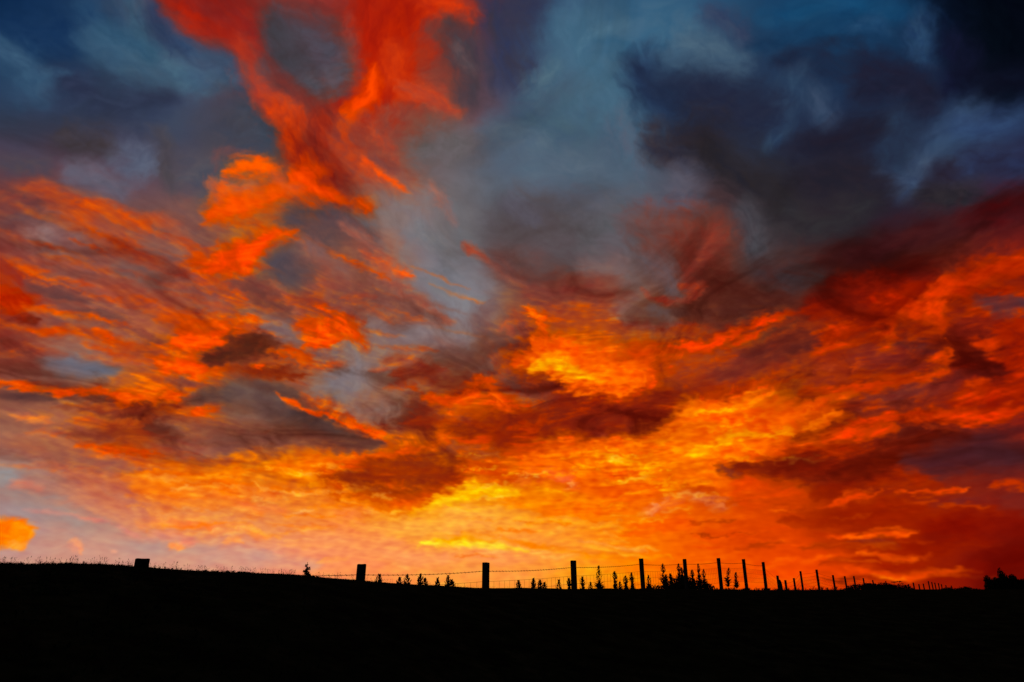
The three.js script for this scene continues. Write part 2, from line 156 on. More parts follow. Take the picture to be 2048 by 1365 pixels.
  [[-24.57, 10.84, -23.95, 11.11, -23.05, 11.5, -21.94, 11.96, -20.73, 12.4, -19.42, 12.7, -18.38, 12.89], 1.26, [255, 92, 8], [226, 80, 34], .95, .4, .7, 2.2],
  [[-24.06, 14.24, -24.01, 14.64, -23.92, 15.19, -23.62, 15.63, -22.92, 15.83, -22.01, 15.91, -21.35, 15.95], .38, [150, 76, 74], [116, 70, 74], .6, .7, .8, 2.2],
  [[-23.1, 12.83, -21.52, 13.2], .51, [176, 96, 84], [206, 90, 56], .8, .6, .7, 1.8],
  [[-19.51, 14.06, -19.4, 13.83, -19.22, 13.52, -18.96, 13.28, -18.51, 13.17, -17.97, 13.14, -17.59, 13.13], .64, [206, 84, 56], [232, 84, 36], .8, .5, .6, 2.2],
  [[-24.29, 13.24, -24.01, 13.11, -23.62, 12.93, -23.38, 12.69, -23.44, 12.34, -23.64, 11.95, -23.79, 11.67], .62, [214, 92, 56], [170, 84, 74], .75, .5, .8, 2.2],
  [[-18.44, 11.06, -18.05, 11.25, -17.49, 11.49, -16.84, 11.52, -16.02, 11.15, -15.1, 10.57, -14.45, 10.14], 1.37, [80, 62, 68], [96, 70, 74], .9, .5, .5, 2.2],
  [[-15.24, 11.16, -14.57, 10.87, -13.63, 10.45, -12.82, 9.97, -12.28, 9.39, -11.87, 8.77, -11.6, 8.32], 1.24, [120, 66, 66], [90, 68, 74], .75, .6, .5, 2.2],
  [[-7.01, 17.06, -4.67, 17.09], 1.73, [90, 86, 86], [104, 98, 102], .8, .8, .5, 1.8],
  [[-5.07, 26, -4.74, 25.46, -4.27, 24.66, -3.88, 23.77, -3.62, 22.7, -3.42, 21.53, -3.29, 20.69], 1.35, [58, 54, 62], [64, 60, 70], .85, .8, .5, 2.2],
  [[-4.89, 24.7, -4.61, 24.33, -4.23, 23.81, -3.88, 23.39, -3.62, 23.18, -3.41, 23.08, -3.27, 23.02], .56, [104, 82, 86], [80, 70, 76], .6, .8, .5, 2.2],
  [[-2.6, 27.87, -2.02, 27.46, -1.21, 26.84, -.57, 26.05, -.3, 24.92, -.21, 23.6, -.17, 22.65], 1.72, [44, 52, 84], [52, 50, 68], .8, .9, .5, 2.2],
  [[-.57, 27.7, 2.27, 28.24], .99, [46, 48, 76], [52, 52, 74], .7, .9, .5, 2.2],
  [[3.55, 23.39, 3.08, 22.98, 2.43, 22.4, 1.91, 21.87, 1.67, 21.47, 1.56, 21.13, 1.5, 20.9], .88, [84, 112, 126], [66, 96, 116], .7, .9, .5, 2.2],
  [[5.55, 25.99, 5.9, 25.3, 6.39, 24.3, 6.84, 23.34, 7.19, 22.45, 7.5, 21.6, 7.71, 21], 2.37, [72, 108, 132], [62, 98, 122], .8, .95, .5, 2.2],
  [[3.51, 19.9, 3.68, 19.9], 1.14, [62, 92, 110], [70, 100, 118], .5, .9, .5, 1.8],
  [[1.51, 19.12, 2.07, 18.91, 2.86, 18.6, 3.61, 18.31, 4.26, 18.07, 4.87, 17.84, 5.29, 17.69], 1.47, [66, 92, 108], [60, 84, 106], .7, .9, .5, 2.2],
  [[-1.43, 17.92, -.87, 17.84, -.07, 17.7, .67, 17.52, 1.33, 17.25, 1.94, 16.94, 2.36, 16.71], 1.24, [88, 106, 122], [76, 96, 116], .7, .9, .5, 2.2],
  [[1.52, 15.08, 2.51, 15.15, 3.92, 15.24, 5.32, 15.26, 6.72, 15.13, 8.12, 14.94, 9.09, 14.79], 1.41, [88, 106, 122], [78, 98, 116], .7, .9, .5, 2.2],
  [[8.41, 25.18, 9.17, 25.39, 10.23, 25.66, 11.19, 25.81, 11.99, 25.73, 12.71, 25.52, 13.19, 25.35], 1.91, [52, 92, 122], [66, 100, 126], .75, .95, .5, 2.2],
  [[10.71, 22.84, 10.84, 22.5, 11.05, 22, 11.37, 21.48, 11.91, 20.9, 12.57, 20.29, 13.04, 19.86], 1.66, [34, 50, 80], [30, 42, 68], .9, .85, .4, 2.2],
  [[12.56, 21.81, 13.3, 21.51, 14.35, 21.09, 15.39, 20.73, 16.42, 20.49, 17.44, 20.32, 18.15, 20.2], 1.72, [32, 42, 66], [36, 46, 70], .85, .9, .4, 2.2],
  [[8.99, 19.41, 9.2, 18.89, 9.51, 18.15, 9.86, 17.4, 10.3, 16.64, 10.8, 15.88, 11.14, 15.35], 1.22, [78, 102, 122], [88, 96, 114], .75, .9, .5, 2.2],
  [[11.88, 18.14, 12.06, 17.69, 12.34, 17.06, 12.75, 16.51, 13.42, 16.14, 14.22, 15.84, 14.79, 15.64], 1.21, [46, 42, 56], [58, 48, 54], .8, .8, .5, 2.2],
  [[5.59, 24.12, 5.72, 24.52, 5.94, 25.09, 6.38, 25.6, 7.27, 26.02, 8.37, 26.38, 9.17, 26.63], .39, [84, 118, 140], [70, 106, 130], .5, 1, .5, 2.2],
  [[13.63, 24.59, 14.26, 24.54, 15.14, 24.45, 15.99, 24.28, 16.75, 23.95, 17.48, 23.53, 17.98, 23.23], 1.37, [76, 100, 120], [62, 86, 110], .85, .9, .5, 2.2],
  [[15.07, 26.71, 15.71, 26.5, 16.61, 26.19, 17.43, 25.84, 18.08, 25.42, 18.64, 24.96, 19.03, 24.64], .89, [48, 56, 86], [58, 66, 92], .7, .9, .5, 2.2],
  [[19.65, 26.4, 21.71, 26.3, 24.39, 26.16, 27.19, 26.05, 29.56, 25.96, 30.69, 25.93, 31.2, 25.93], 1.36, [18, 68, 108], [26, 76, 114], .75, .95, .5, 2.2],
  [[19.05, 24.27, 20.64, 24.4, 22.74, 24.53, 24.95, 24.7, 26.98, 24.67, 28.49, 24.11, 29.48, 23.53], 1.05, [16, 46, 78], [24, 58, 92], .7, .95, .5, 2.2],
  [[26.28, 24.74, 26.63, 24.89, 27.12, 25.07, 27.63, 25.13, 28.15, 24.96, 28.68, 24.67, 29.05, 24.45], .56, [42, 76, 110], [28, 62, 98], .6, .95, .5, 2.2],
  [[31.28, 25.23, 31.16, 24.79, 31.01, 24.15, 30.97, 23.54, 31.13, 22.97, 31.41, 22.43, 31.61, 22.06], .82, [46, 76, 108], [34, 60, 96], .8, .9, .5, 2.2],
  [[21.39, 23, 23.76, 22.57, 26.52, 22.03, 28.49, 21.63, 30.03, 21.15, 31.15, 20.28, 31.83, 19.52], 1.54, [24, 34, 58], [30, 30, 50], .85, .9, .5, 2.2],
  [[23.29, 22.12, 22.84, 21.57, 22.29, 20.7, 21.87, 19.4, 21.51, 18.08, 21.22, 17.16, 21.02, 16.56], 1.15, [48, 70, 96], [38, 56, 84], .85, .9, .5, 2.2],
  [[23.97, 20.2, 24.13, 19.94, 24.35, 19.57, 24.59, 19.22, 24.86, 18.9, 25.16, 18.61, 25.36, 18.4], .82, [60, 76, 102], [46, 64, 90], .75, .95, .3, 2.2],
  [[15.41, 20.34, 16.03, 20.08, 16.92, 19.73, 17.8, 19.45, 18.67, 19.35, 19.52, 19.33, 20.12, 19.32], 1.71, [38, 42, 62], [32, 36, 58], .8, .9, .5, 2.2],
  [[14.92, 17.63, 16.12, 17.58], 1.78, [34, 34, 50], [44, 36, 44], .75, .9, .5, 1.8],
  [[27.71, 20.27, 28.37, 20.24, 29.29, 20.18, 30.13, 20.05, 30.82, 19.77, 31.44, 19.41, 31.87, 19.15], 1.2, [26, 26, 44], [32, 32, 52], .8, .9, .5, 2.2],
  [[35.37, 19.33, 34.96, 18.6, 34.42, 17.63, 33.94, 16.62, 33.44, 15.69, 32.75, 15.06, 32.19, 14.67], 1.32, [56, 78, 110], [46, 66, 98], .85, .95, .35, 2.2],
  [[34.63, 16.87, 35.05, 16.75, 35.63, 16.58, 36.22, 16.54, 36.82, 16.73, 37.42, 17.04, 37.84, 17.27], 1.08, [50, 74, 112], [42, 60, 96], .8, .95, .35, 2.2],
  [[32.21, 14.29, 31.94, 14.13, 31.55, 13.89, 31.25, 13.6, 31.11, 13.21, 31.06, 12.78, 31.04, 12.46], .86, [66, 82, 108], [50, 64, 92], .7, .95, .3, 2.2],
  [[29.16, 14.12, 29.43, 14.04, 29.8, 13.9, 30.22, 13.67, 30.73, 13.27, 31.27, 12.78, 31.65, 12.43], .58, [60, 76, 104], [46, 58, 86], .7, .8, .5, 2.2],
  [[29.96, 17.85, 30.1, 17.44, 30.29, 16.85, 30.4, 16.32, 30.36, 15.87, 30.23, 15.48, 30.14, 15.2], 1.22, [40, 58, 84], [36, 46, 70], .7, .9, .5, 2.2],
  [[35.15, 14.06, 35.63, 14.14, 36.32, 14.25, 37.01, 14.27, 37.69, 14.13, 38.38, 13.91, 38.85, 13.74], 1.08, [40, 52, 88], [34, 36, 62], .75, .9, .5, 2.2],
  [[34.59, 26.47, 34.98, 25.7, 35.54, 24.61, 36.15, 23.57, 36.88, 22.67, 37.65, 21.83, 38.19, 21.25], 2.74, [2, 5, 14], [4, 10, 20], .92, .8, .4, 2.2],
  [[33.09, 23.29, 33.34, 22.9, 33.68, 22.34, 33.88, 21.8, 33.79, 21.29, 33.55, 20.79, 33.37, 20.44], 1, [20, 22, 48], [16, 20, 40], .8, .9, .5, 2.2],
  [[34.3, 20.69, 34.8, 20.51, 35.5, 20.28, 36.22, 20.11, 36.98, 20.1, 37.76, 20.16, 38.3, 20.2], 1.19, [14, 18, 36], [12, 14, 30], .75, .9, .5, 2.2],
  [[23.3, 16.04, 24.18, 16.24, 25.41, 16.52, 26.54, 16.8, 27.5, 17.08, 28.36, 17.36, 28.95, 17.56], 1.33, [32, 28, 42], [28, 28, 44], .85, .9, .5, 2.2],
  [[16.76, 16.37, 17.25, 15.82, 17.96, 15.03, 18.8, 14.29, 19.89, 13.62, 21.1, 12.99, 21.95, 12.55], 1.98, [42, 36, 38], [36, 34, 42], .85, .9, .5, 2.2],
  [[24.92, 13.21, 25.5, 13.6, 26.31, 14.1, 27.04, 14.26, 27.65, 13.73, 28.19, 12.87, 28.56, 12.22], 1.64, [38, 32, 42], [32, 30, 42], .8, .9, .5, 2.2],
  [[14.01, 13.44, 14.09, 13.44], 1.79, [96, 92, 106], [80, 80, 96], .8, .9, .5, 1.8],
  [[33.15, 13.47, 33.68, 13.43], .77, [34, 26, 40], [38, 34, 52], .7, .9, .5, 1.8],
  [[32.7, 11.46, 35.29, 11.56], 1.04, [46, 40, 46], [36, 32, 40], .8, .9, .5, 1.8],
  [[36.01, 9.87, 36.4, 10.09, 36.96, 10.41, 37.52, 10.71, 38.07, 10.96, 38.62, 11.19, 39, 11.35], 1.15, [84, 12, 18], [66, 16, 22], .85, .9, .5, 2.2],
  [[-35.9, 8.69, -34.71, 7.91], 1.2, [156, 118, 122], [130, 96, 104], .85, .8, .5, 1.8],
  [[-38.35, 9.51, -36.33, 10.06], .76, [96, 64, 72], [116, 66, 70], .75, .8, .5, 1.8],
  [[-39.15, 5.92, -38.91, 5.77, -38.57, 5.53, -38.26, 5.2, -38.03, 4.7, -37.82, 4.11, -37.68, 3.69], 1.36, [150, 48, 44], [170, 50, 30], .75, .8, .5, 2.2],
  [[-37.62, 6.44, -37.38, 6.34, -37.04, 6.2, -36.7, 6.1, -36.35, 6.06, -36, 6.05, -35.75, 6.05], .24, [222, 96, 60], [190, 80, 60], .85, .6, .6, 4],
  [[-34.74, 8.02, -34.29, 7.76, -33.66, 7.37, -33.13, 6.93, -32.82, 6.39, -32.63, 5.8, -32.5, 5.38], .94, [130, 72, 78], [150, 84, 84], .6, .8, .5, 3],
  [[-31.15, 6.28, -28.46, 5.58], .83, [112, 86, 94], [130, 92, 96], .85, .7, .5, 3],
  [[-28.85, 8.26, -26.64, 7.72], .54, [150, 96, 96], [122, 86, 92], .7, .7, .6, 4],
  [[-37.04, 4.67, -36.55, 4.4, -35.84, 4.04, -35.16, 3.75, -34.53, 3.64, -33.94, 3.6, -33.53, 3.59], .78, [96, 58, 64], [120, 62, 64], .85, .6, .5, 3],
  [[-34.52, 2.4, -34.11, 2.36, -33.51, 2.29, -32.87, 2.23, -32.15, 2.16, -31.38, 2.1, -30.84, 2.05], .65, [94, 54, 58], [126, 62, 58], .8, .6, .5, 3],
  [[-34.16, 5.33, -33.23, 5.05, -31.89, 4.64, -30.47, 4.25, -28.95, 3.89, -27.35, 3.55, -26.21, 3.32], .82, [196, 88, 70], [170, 80, 74], .8, .7, .5, 6],
  [[-32.52, 3.81, -31.67, 3.62, -30.43, 3.35, -29.09, 3.07, -27.56, 2.79, -25.91, 2.51, -24.73, 2.31], .53, [204, 92, 68], [180, 86, 76], .8, .7, .5, 6],
  [[-27.63, 5.51, -27.05, 5.21, -26.22, 4.78, -25.46, 4.34, -24.86, 3.9, -24.34, 3.45, -23.98, 3.14], .85, [160, 84, 80], [140, 78, 78], .7, .7, .5, 4],
  [[-34.2, 1.82, -33.21, 1.76, -31.79, 1.65, -30.49, 1.46, -29.48, 1.08, -28.62, .6, -28.02, .26], .3, [150, 62, 54], [120, 56, 54], .6, .7, .6, 6],
  [[-39.19, 4.04, -39.04, 3.88, -38.83, 3.66, -38.6, 3.48, -38.33, 3.39, -38.04, 3.34, -37.84, 3.31], .88, [190, 44, 6], [160, 30, 6], .85, .7, .5, 2.2],
  [[-38.91, 2.07, -38.59, 2.04, -38.13, 1.99, -37.69, 1.97, -37.28, 2, -36.88, 2.06, -36.6, 2.1], .21, [96, 24, 10], [130, 30, 10], .85, .7, .4, 4],
  [[-39.21, 1.57, -38.08, 1.36, -36.45, 1.1, -34.46, .93, -32.54, .73, -31.44, .41, -30.49, .06, -28.96, -.33, -27.66, -.63], .47, [214, 74, 28], [178, 64, 40], .85, .65, .6, 6],
  [[-33.21, .96, -31.86, .81], .15, [244, 104, 60], [220, 90, 50], .8, .7, .5, 5],
  [[-39.21, .25, -38.81, .16, -38.23, .03, -37.69, -.14, -37.2, -.39, -36.75, -.69, -36.43, -.91], .76, [140, 44, 34], [120, 50, 44], .7, .8, .5, 2.2],
  [[-37.07, .25, -36.61, .14, -35.93, -.02, -35.17, -.14, -34.25, -.17, -33.25, -.15, -32.54, -.14], .5, [176, 96, 84], [150, 92, 92], .7, .8, .5, 5],
  [[-35.97, -1.18, -31.66, -1.85], .95, [110, 98, 108], [126, 106, 112], .92, .7, .5, 3],
  [[-33.2, -.61, -32.67, -.69, -31.91, -.81, -31.17, -.94, -30.51, -1.08, -29.87, -1.23, -29.43, -1.34], .3, [196, 110, 96], [170, 104, 98], .6, .8, .5, 5],
  [[-29.79, .26, -29.43, .33, -28.91, .42, -28.38, .46, -27.85, .42, -27.32, .33, -26.94, .26], .61, [110, 50, 44], [140, 60, 46], .8, .6, .6, 3],
  [[-24.31, 6.4, -23.65, 6.98, -22.78, 7.67, -22.1, 8.1, -21.23, 8.53, -19.56, 9.2, -18.07, 9.76], 1.11, [255, 92, 8], [236, 78, 20], .95, .4, .7, 2.2],
  [[-25.41, 7.19, -25.06, 7.13, -24.54, 7.05, -23.93, 7.02, -23.14, 7.09, -22.27, 7.2, -21.64, 7.29], 1.17, [250, 88, 14], [214, 80, 40], .9, .5, .8, 2.2],
  [[-26.13, 7.97, -25.75, 7.82, -25.21, 7.6, -24.67, 7.41, -24.12, 7.26, -23.56, 7.13, -23.17, 7.04], .39, [250, 110, 60], [220, 90, 50], .7, .6, .7, 3],
  [[-19.86, 8.98, -19.48, 9.19, -18.94, 9.5, -18.47, 9.75, -18.13, 9.9, -17.86, 10, -17.67, 10.06], .4, [255, 100, 30], [226, 86, 40], .85, .4, .6, 2.2],
  [[-18.06, 10.26, -18.37, 10.05, -18.82, 9.75, -19.26, 9.4, -19.71, 8.96, -20.15, 8.48, -20.46, 8.14], .36, [128, 66, 66], [110, 64, 68], .6, .6, .5, 2.2],
  [[-25.62, 6.05, -25.07, 5.84, -24.3, 5.54, -23.58, 5.2, -22.98, 4.78, -22.45, 4.31, -22.07, 3.99], .31, [240, 100, 54], [200, 80, 50], .85, .5, .7, 4],
  [[-26.88, 6.74, -26.5, 6.42, -25.95, 5.97, -25.44, 5.56, -25.01, 5.24, -24.61, 4.96, -24.34, 4.77], .54, [190, 84, 64], [160, 78, 70], .7, .7, .6, 4],
  [[-19.38, 6.74, -18.62, 6.97], 1.62, [84, 68, 76], [96, 74, 80], .95, .5, .45, 1.8],
  [[-18.1, 10.02, -15.66, 8.9], 1.07, [82, 64, 70], [100, 68, 72], .85, .6, .5, 1.8],
  [[-17.31, 8.21, -16.88, 8.04, -16.28, 7.77, -15.71, 7.41, -15.24, 6.87, -14.81, 6.22, -14.52, 5.76], 1.07, [134, 92, 96], [150, 88, 84], .75, .7, .6, 2.2],
  [[-20.31, 5.67, -19.96, 5.36, -19.46, 4.91, -18.95, 4.36, -18.44, 3.61, -17.93, 2.76, -17.57, 2.16], .41, [208, 104, 80], [170, 84, 72], .8, .5, .8, 3],
  [[-23.2, 5.41, -22.35, 5.19, -21.29, 4.82, -20.5, 4.28, -19.75, 3.6, -18.86, 2.7, -18.17, 1.95], .97, [112, 62, 62], [132, 68, 66], .85, .5, .6, 2.2],
  [[-21.7, 2.34, -21.07, 2.18, -20.17, 1.96, -19.36, 1.73, -18.72, 1.5, -18.16, 1.27, -17.77, 1.11], 1.05, [138, 104, 108], [124, 92, 98], .9, .65, .5, 2.2],
  [[-17.76, 4.04, -17.25, 3.81, -16.5, 3.5, -15.76, 3.22, -15, 3.04, -14.25, 2.9, -13.71, 2.81], .99, [176, 62, 36], [140, 58, 50], .75, .6, .6, 2.2],
  [[-16.94, 6.14, -16.53, 5.93, -15.93, 5.63, -15.33, 5.33, -14.73, 5.02, -14.13, 4.72, -13.71, 4.5], 1.07, [140, 70, 66], [160, 78, 70], .7, .7, .6, 2.2],
  [[-28.74, 2.27, -27.64, 2.04, -26.21, 1.81, -24.91, 1.84, -23.61, 1.91, -22.2, 1.82, -21.12, 1.72], .87, [250, 92, 26], [206, 78, 46], .9, .5, .8, 3],
  [[-26.58, .67, -26.2, .53, -25.65, .35, -25.11, .26, -24.55, .36, -24, .54, -23.61, .68], 1.01, [255, 94, 12], [226, 74, 20], .95, .45, .8, 2.2],
  [[-29.09, -.74, -28.35, -1.12, -27.29, -1.56, -25.97, -1.83, -24.72, -1.99, -23.99, -1.96, -23.59, -1.87], .78, [255, 96, 12], [226, 78, 24], .95, .45, .8, 3],
  [[-30.12, -1.94, -29.75, -2.07, -29.23, -2.24, -28.71, -2.35, -28.24, -2.33, -27.78, -2.24, -27.46, -2.17], .26, [240, 120, 70], [220, 90, 50], .7, .6, .7, 4],
  [[-24.73, -.96, -24.1, -.58, -23.23, -.15, -22.25, .14, -21.31, .27, -20.61, .09, -20.14, -.15], 1.2, [84, 34, 24], [116, 44, 26], .97, .35, .7, 2.2],
  [[-24.35, -1.78, -23.19, -1.89, -21.68, -2.01, -20.28, -2, -18.95, -2.03, -17.78, -2.24, -16.96, -2.46], .81, [120, 38, 16], [160, 50, 20], .9, .5, .7, 3],
  [[-25.47, -.14, -25.33, -.01, -25.13, .17, -24.92, .26, -24.71, .17, -24.5, -.01, -24.36, -.14], .39, [120, 40, 20], [170, 60, 20], .7, .5, .8, 2.2],
  [[-22.07, -1.72, -20.52, -1.73], .24, [246, 92, 24], [220, 74, 20], .9, .5, .7, 3],
  [[-20.53, -.15, -19.91, -.23, -19.02, -.36, -18.17, -.48, -17.4, -.6, -16.67, -.7, -16.16, -.78], .53, [240, 86, 24], [200, 70, 36], .9, .45, .8, 3],
  [[-17.77, -.99, -17.36, -1.19, -16.77, -1.46, -16.16, -1.62, -15.5, -1.56, -14.81, -1.38, -14.33, -1.25], .49, [238, 92, 40], [206, 80, 50], .85, .5, .8, 3],
  [[-16.97, .27, -16.69, .39, -16.27, .56, -15.76, .69, -15.07, .75, -14.28, .77, -13.72, .78], .58, [255, 100, 30], [236, 80, 24], .9, .5, .7, 3],
  [[-17.37, 1.95, -16.87, 1.73, -16.14, 1.43, -15.35, 1.2, -14.48, 1.12, -13.55, 1.12, -12.89, 1.12], .91, [248, 88, 20], [210, 64, 26], .9, .55, .7, 3],
  [[-16.2, -.36, -14.9, -.36], .5, [120, 78, 82], [140, 90, 92], .8, .6, .7, 1.8],
  [[-18.55, -2.65, -18, -2.87, -17.23, -3.19, -16.54, -3.51, -16.03, -3.82, -15.61, -4.14, -15.32, -4.36], .66, [190, 80, 50], [150, 80, 74], .75, .6, .7, 4],
  [[-15.33, -3.31, -14.68, -3.31], 1.66, [134, 118, 124], [120, 104, 110], .9, .6, .5, 1.8],
  [[-39.18, -2.1, -38.22, -2.39, -37.03, -2.75, -36.19, -3.08, -35.28, -3.36, -33.91, -3.45, -32.49, -3.53, -31.29, -3.8, -30.43, -4.04], .39, [255, 108, 26], [232, 84, 26], .95, .4, .7, 5],
  [[-39.16, -3.39, -38.64, -3.38, -37.9, -3.38, -37.17, -3.43, -36.49, -3.61, -35.83, -3.84, -35.36, -4.01], .52, [98, 58, 58], [112, 64, 60], .95, .4, .5, 3],
  [[-35.43, -3.86, -34.92, -3.92, -34.19, -4, -33.47, -4.06, -32.79, -4.08, -32.11, -4.09, -31.63, -4.1], .32, [104, 58, 54], [130, 62, 50], .85, .45, .6, 4],
  [[-31.63, -4.1, -30.65, -4.07, -29.39, -4.06, -28.23, -4.15, -27.25, -4.19, -26.76, -4, -26.53, -3.79], .72, [255, 116, 20], [250, 92, 16], .97, .35, .8, 3],
  [[-28.36, -2.36, -27.98, -2.53, -27.45, -2.78, -26.91, -2.98, -26.37, -3.09, -25.82, -3.16, -25.44, -3.2], .38, [120, 64, 62], [140, 74, 66], .8, .5, .7, 3],
  [[-26.72, -3.59, -26.39, -3.79, -25.92, -4.06, -25.42, -4.22, -24.89, -4.15, -24.33, -3.97, -23.94, -3.83], .39, [150, 84, 76], [190, 90, 60], .7, .6, .8, 3],
  [[-25.95, -5.34, -25.66, -5.3, -25.25, -5.23, -24.85, -5.12, -24.47, -4.92, -24.11, -4.67, -23.85, -4.49], .39, [250, 96, 28], [214, 76, 36], .9, .4, .8, 3],
  [[-31.77, -5.28, -30.67, -5.08, -29.37, -4.86, -28.6, -4.74, -27.95, -4.77, -27.14, -5.19, -26.49, -5.61], .53, [118, 42, 24], [150, 54, 28], .95, .4, .6, 3],
  [[-34.12, -4.63, -33.41, -4.74, -32.39, -4.88, -31.44, -4.97, -30.63, -4.93, -29.89, -4.82, -29.37, -4.74], .26, [236, 92, 40], [200, 80, 50], .8, .5, .8, 5],
  [[-39.12, -4.67, -38.58, -4.79, -37.8, -4.95, -36.97, -5.12, -36.06, -5.29, -35.1, -5.46, -34.41, -5.59], .48, [176, 104, 92], [160, 90, 82], .7, .8, .5, 5],
  [[-25.42, -4.22, -24.33, -4.19, -22.8, -4.26, -21.12, -4.61, -19.3, -5.14, -17.51, -5.85, -15.69, -6.65, -13.61, -7.5, -11.98, -8.17], 1.86, [104, 68, 64], [122, 78, 70], .95, .5, .5, 2.5],
  [[-28.98, -6.15, -28.05, -6.32, -26.83, -6.61, -25.81, -7.06, -24.6, -7.47, -22.58, -7.58, -20.81, -7.58], 1.16, [122, 66, 58], [138, 82, 74], .85, .6, .5, 3],
  [[-23.94, -3.63, -22.62, -3.52, -20.89, -3.55, -19.27, -4.01, -17.73, -4.66, -16.31, -5.46, -15.29, -6.11], .65, [92, 64, 64], [112, 76, 72], .85, .6, .4, 3],
  [[-17.69, -6.82, -16.84, -7.08, -15.63, -7.43, -14.45, -7.71, -13.36, -7.85, -12.31, -7.92, -11.57, -7.96], .9, [104, 44, 36], [124, 58, 46], .8, .6, .5, 3],
  [[-23.92, -4.85, -23.56, -5.04, -23.02, -5.29, -22.39, -5.5, -21.6, -5.62, -20.71, -5.7, -20.07, -5.75], .47, [142, 100, 96], [120, 80, 76], .7, .7, .5, 4],
  [[-19.52, -3.81, -18.38, -4.52, -16.92, -5.34, -15.7, -5.76, -14.48, -6.13, -12.99, -6.74, -11.79, -7.25], .41, [255, 104, 34], [232, 84, 34], .95, .35, .8, 5],
  [[-17.74, -3.91, -16.68, -4.32, -15.31, -4.86, -14.06, -5.37, -12.84, -5.85, -11.65, -6.24, -10.76, -6.51], .46, [216, 92, 54], [240, 96, 40], .85, .45, .8, 5],
  [[-21.97, -7.06, -21.67, -7.06, -21.24, -7.05, -20.82, -7, -20.45, -6.88, -20.1, -6.73, -19.86, -6.61], .2, [206, 88, 52], [170, 76, 60], .85, .5, .7, 4],
  [[-26.11, -6.22, -25.51, -6.22, -24.66, -6.23, -23.89, -6.28, -23.27, -6.41, -22.73, -6.59, -22.36, -6.72], .23, [176, 72, 46], [140, 70, 60], .7, .6, .7, 4],
  [[-38.36, -5, -38, -5.07, -37.48, -5.18, -36.96, -5.31, -36.44, -5.5, -35.91, -5.71, -35.53, -5.86], .31, [226, 122, 92], [196, 110, 94], .85, .6, .7, 5],
  [[-34.08, -5.79, -33.57, -5.88, -32.83, -5.99, -32.08, -6.05, -31.33, -6, -30.58, -5.88, -30.04, -5.8], .44, [226, 92, 50], [190, 84, 60], .85, .5, .8, 4],
  [[-36.92, -6.64, -36.5, -6.71, -35.91, -6.8, -35.33, -6.86, -34.79, -6.87, -34.25, -6.86, -33.88, -6.84], .39, [220, 108, 78], [196, 102, 84], .85, .6, .6, 5],
  [[-33.52, -7.63, -32.58, -7.8, -31.33, -8.03, -30.07, -8.26, -28.9, -8.44, -28.04, -8.5, -27.48, -8.5], .48, [252, 102, 34], [226, 88, 44], .92, .45, .8, 4],
  [[-31.3, -8.81, -30.75, -8.88, -29.97, -8.98, -29.22, -9.1, -28.54, -9.26, -27.89, -9.44, -27.44, -9.57], .33, [170, 64, 36], [200, 84, 50], .75, .6, .6, 4],
  [[-39.02, -7.3, -37.84, -7.49, -36.24, -7.81, -34.63, -8.34, -32.97, -8.93, -31.23, -9.46, -29.88, -9.85], .86, [156, 92, 78], [176, 98, 80], .8, .7, .5, 6],
  [[-38.95, -8.8, -38.58, -8.84, -38.04, -8.91, -37.42, -9.07, -36.65, -9.41, -35.79, -9.83, -35.18, -10.14], .75, [172, 128, 116], [156, 120, 112], .6, .8, .5, 5],
  [[-28.93, -7.53, -28.19, -7.78, -27.12, -8.13, -26.04, -8.43, -24.94, -8.65, -23.84, -8.82, -23.06, -8.93], .61, [166, 104, 94], [150, 88, 80], .7, .7, .5, 4],
  [[-33.91, -9.83, -33.26, -10.17, -32.34, -10.64, -31.52, -11.12, -30.92, -11.58, -30.43, -12.03, -30.09, -12.35], .94, [208, 110, 82], [196, 114, 96], .7, .8, .5, 6],
  [[-39.59, -9.32, -37.91, -9.78], .74, [150, 148, 150], [156, 140, 136], .8, .8, .5, 1.8],
  [[-37.56, -10.37, -36.01, -10.47], .38, [214, 118, 98], [196, 122, 108], .75, .7, .5, 1.8],
  [[-38.79, -11.39, -37.89, -11.6, -36.63, -11.99, -35.19, -12.69, -33.69, -13.43, -32.15, -14, -30.98, -14.38], .7, [168, 142, 134], [160, 130, 120], .75, .8, .4, 6],
  [[-38.84, -10.65, -38.29, -10.72, -37.5, -10.83, -36.69, -10.98, -35.87, -11.22, -35.04, -11.49, -34.44, -11.69], .34, [170, 124, 110], [150, 130, 126], .6, .8, .5, 6],
  [[-37.08, -12.1, -36.13, -12.42, -35.01, -12.78, -34.34, -12.94, -33.71, -13.09, -32.71, -13.44, -31.86, -13.75], .21, [244, 136, 110], [222, 130, 112], .9, .5, .7, 5],
  [[-31.51, -13.96, -31.1, -14.07, -30.5, -14.23, -29.97, -14.38, -29.54, -14.51, -29.17, -14.63, -28.91, -14.71], .16, [240, 140, 116], [220, 140, 122], .85, .5, .8, 4],
  [[-30.56, -10.01, -28.6, -10.24, -25.96, -10.42, -23.38, -10.25, -20.73, -10.02, -17.86, -9.96, -15.61, -9.96], 1.42, [255, 116, 20], [255, 138, 44], .85, .6, .6, 6],
  [[-29.8, -11.4, -28.61, -11.6, -26.88, -11.88, -25.14, -12.23, -23.45, -12.7, -21.77, -13.24, -20.59, -13.62], 1.14, [255, 118, 24], [255, 140, 54], .85, .6, .7, 7],
  [[-25.92, -11.21, -25.19, -11.36, -24.11, -11.57, -22.95, -11.74, -21.6, -11.82, -20.15, -11.86, -19.12, -11.89], .7, [255, 132, 66], [255, 118, 34], .7, .7, .7, 6],
  [[-29.68, -13.52, -28.31, -13.67, -26.5, -13.91, -24.9, -14.27, -23.17, -14.68, -20.87, -15.12, -18.96, -15.47], .53, [255, 146, 60], [255, 126, 66], .8, .6, .7, 6],
